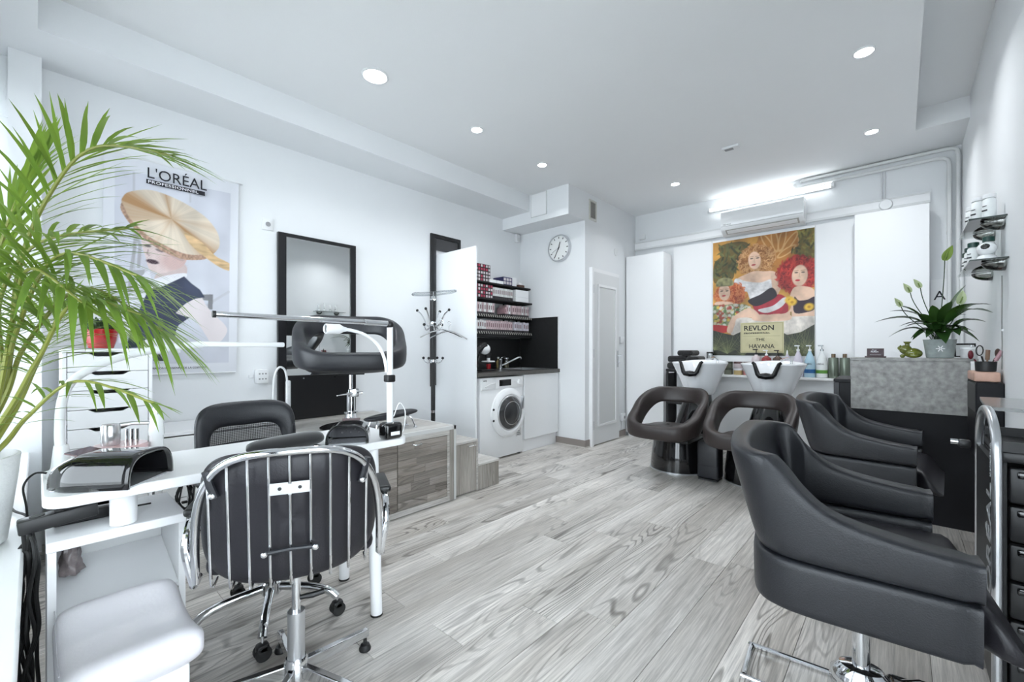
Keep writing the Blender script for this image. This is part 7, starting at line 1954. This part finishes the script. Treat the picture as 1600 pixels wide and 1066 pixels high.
for k in range(6):
    a = PI/3*k
    MB().obox((0.012*math.cos(a), -0.0745, 0.062+0.012*math.sin(a)), (0.009, 0.0015, 0.0022), Matrix.Rotation(-a, 3, 'Y')).build('snowflake_arm', WHITE, t)
tips = [(-0.144, 3.98, 1.334), (-0.067, 3.95, 1.226), (-0.06, 4.02, 1.412), (-0.03, 4.0, 1.45), (0.31, 4.02, 1.56), (0.385, 3.62, 1.35), (0.385, 3.68, 1.40), (0.385, 3.88, 1.31), (0.36, 3.90, 1.19), (0.345, 3.95, 1.25), (0.285, 4.05, 1.50), (0.056, 3.90, 1.205), (-0.01, 3.93, 1.30),
        (0.12, 3.86, 1.22), (0.27, 3.85, 1.23), (0.16, 4.12, 1.40), (0.24, 4.12, 1.42), (0.10, 4.10, 1.36), (0.20, 3.84, 1.30), (0.30, 3.88, 1.36), (0.08, 3.93, 1.38), (0.15, 3.90, 1.43), (0.24, 3.90, 1.45), (0.33, 4.05, 1.40), (0.02, 4.06, 1.30), (0.05, 4.10, 1.22), (0.33, 4.10, 1.24), (0.21, 3.86, 1.18), (0.11, 3.87, 1.30), (0.28, 3.90, 1.27), (0.17, 3.93, 1.33), (0.24, 3.96, 1.36)]
rl = random.Random(6)
def lily_leaf(tip, w, bw):
    tip = Vector(tip)-LB
    b = Vector((rl.uniform(-0.03, 0.03), rl.uniform(-0.03, 0.03), 0.11))
    h = tip-b
    mid = b+h*0.45+Vector((0, 0, 0.06+0.25*Vector((h.x, h.y, 0)).length))
    path = bez(b, b*0.5+mid*0.5+Vector((0, 0, 0.03)), mid, tip, 12)
    m = MB().tube(path[:5], 0.0022, 5)
    d0 = Vector((h.x, h.y, 0)); d0 = d0.normalized() if d0.length > 0.01 else Vector((1, 0, 0))
    side = Vector((-d0.y, d0.x, 0))
    vs = []; fs = []
    n = 9
    for i in range(n+1):
        q = i/n; c = path[3+i]
        ww = w*(math.sin(PI*q**0.85)**0.8 if 0 < q < 1 else 0.02)
        vs += [c-side*ww+Vector((0, 0, ww*0.28)), c, c+side*ww+Vector((0, 0, ww*0.28))]
        if i: a = (i-1)*3; fs += [(a, a+1, a+4, a+3), (a+1, a+2, a+5, a+4)]
    m.add(vs, fs)
    return m.build('leaf', LILY, t, normals=False)
for tp in tips: lily_leaf(tp, rl.uniform(0.030, 0.044), 0)
for fx, fz, fy, g, s in ((0.212, 1.725, 3.99, 1, 1.15), (0.046, 1.53, 3.99, 0, 0.85), (0.097, 1.56, 4.02, 0, 0.8), (0.0, 1.435, 3.97, 0, 0.8), (0.275, 1.43, 3.94, 0, 1.1)):
    p = Vector((fx, fy, fz))-LB
    st = MB().tube(bez((0, 0, 0.11), (0.2*p.x, 0.2*p.y, 0.5*p.z), (0.9*p.x, 0.9*p.y, 0.75*p.z), tuple(p), 10), 0.0026, 6).build('flower_stem', LILY, t)
    d = Vector((0.25 if g else -0.35 if fx < 0.15 else 0.3, -0.1, 1)).normalized()
    side = d.cross(Vector((0, 1, 0))).normalized()
    vs = []; fs = []
    for i in range(9):
        q = i/8; c = p+d*(0.085*s*q)+Vector((0.012*q*q*(1 if g else -1), 0, 0))
        ww = 0.021*s*(math.sin(PI*min(1, 0.08+0.92*q)**0.75)**0.9 if q < 1 else 0.0)
        vs += [c-side*ww+Vector((0, -ww*0.5, 0)), c+Vector((0, 0.004, 0)), c+side*ww+Vector((0, -ww*0.5, 0))]
        if i: a = (i-1)*3; fs += [(a, a+1, a+4, a+3), (a+1, a+2, a+5, a+4)]
    MB().add(vs, fs).build('spathe', SPG if g else SPA, st, normals=False)
    MB().cyl(p+d*0.008+Vector((0, -0.006, 0)), p+d*0.045*s+Vector((0, -0.008, 0)), 0.0045, 0.003, seg=8).build('spadix', SPG, st)
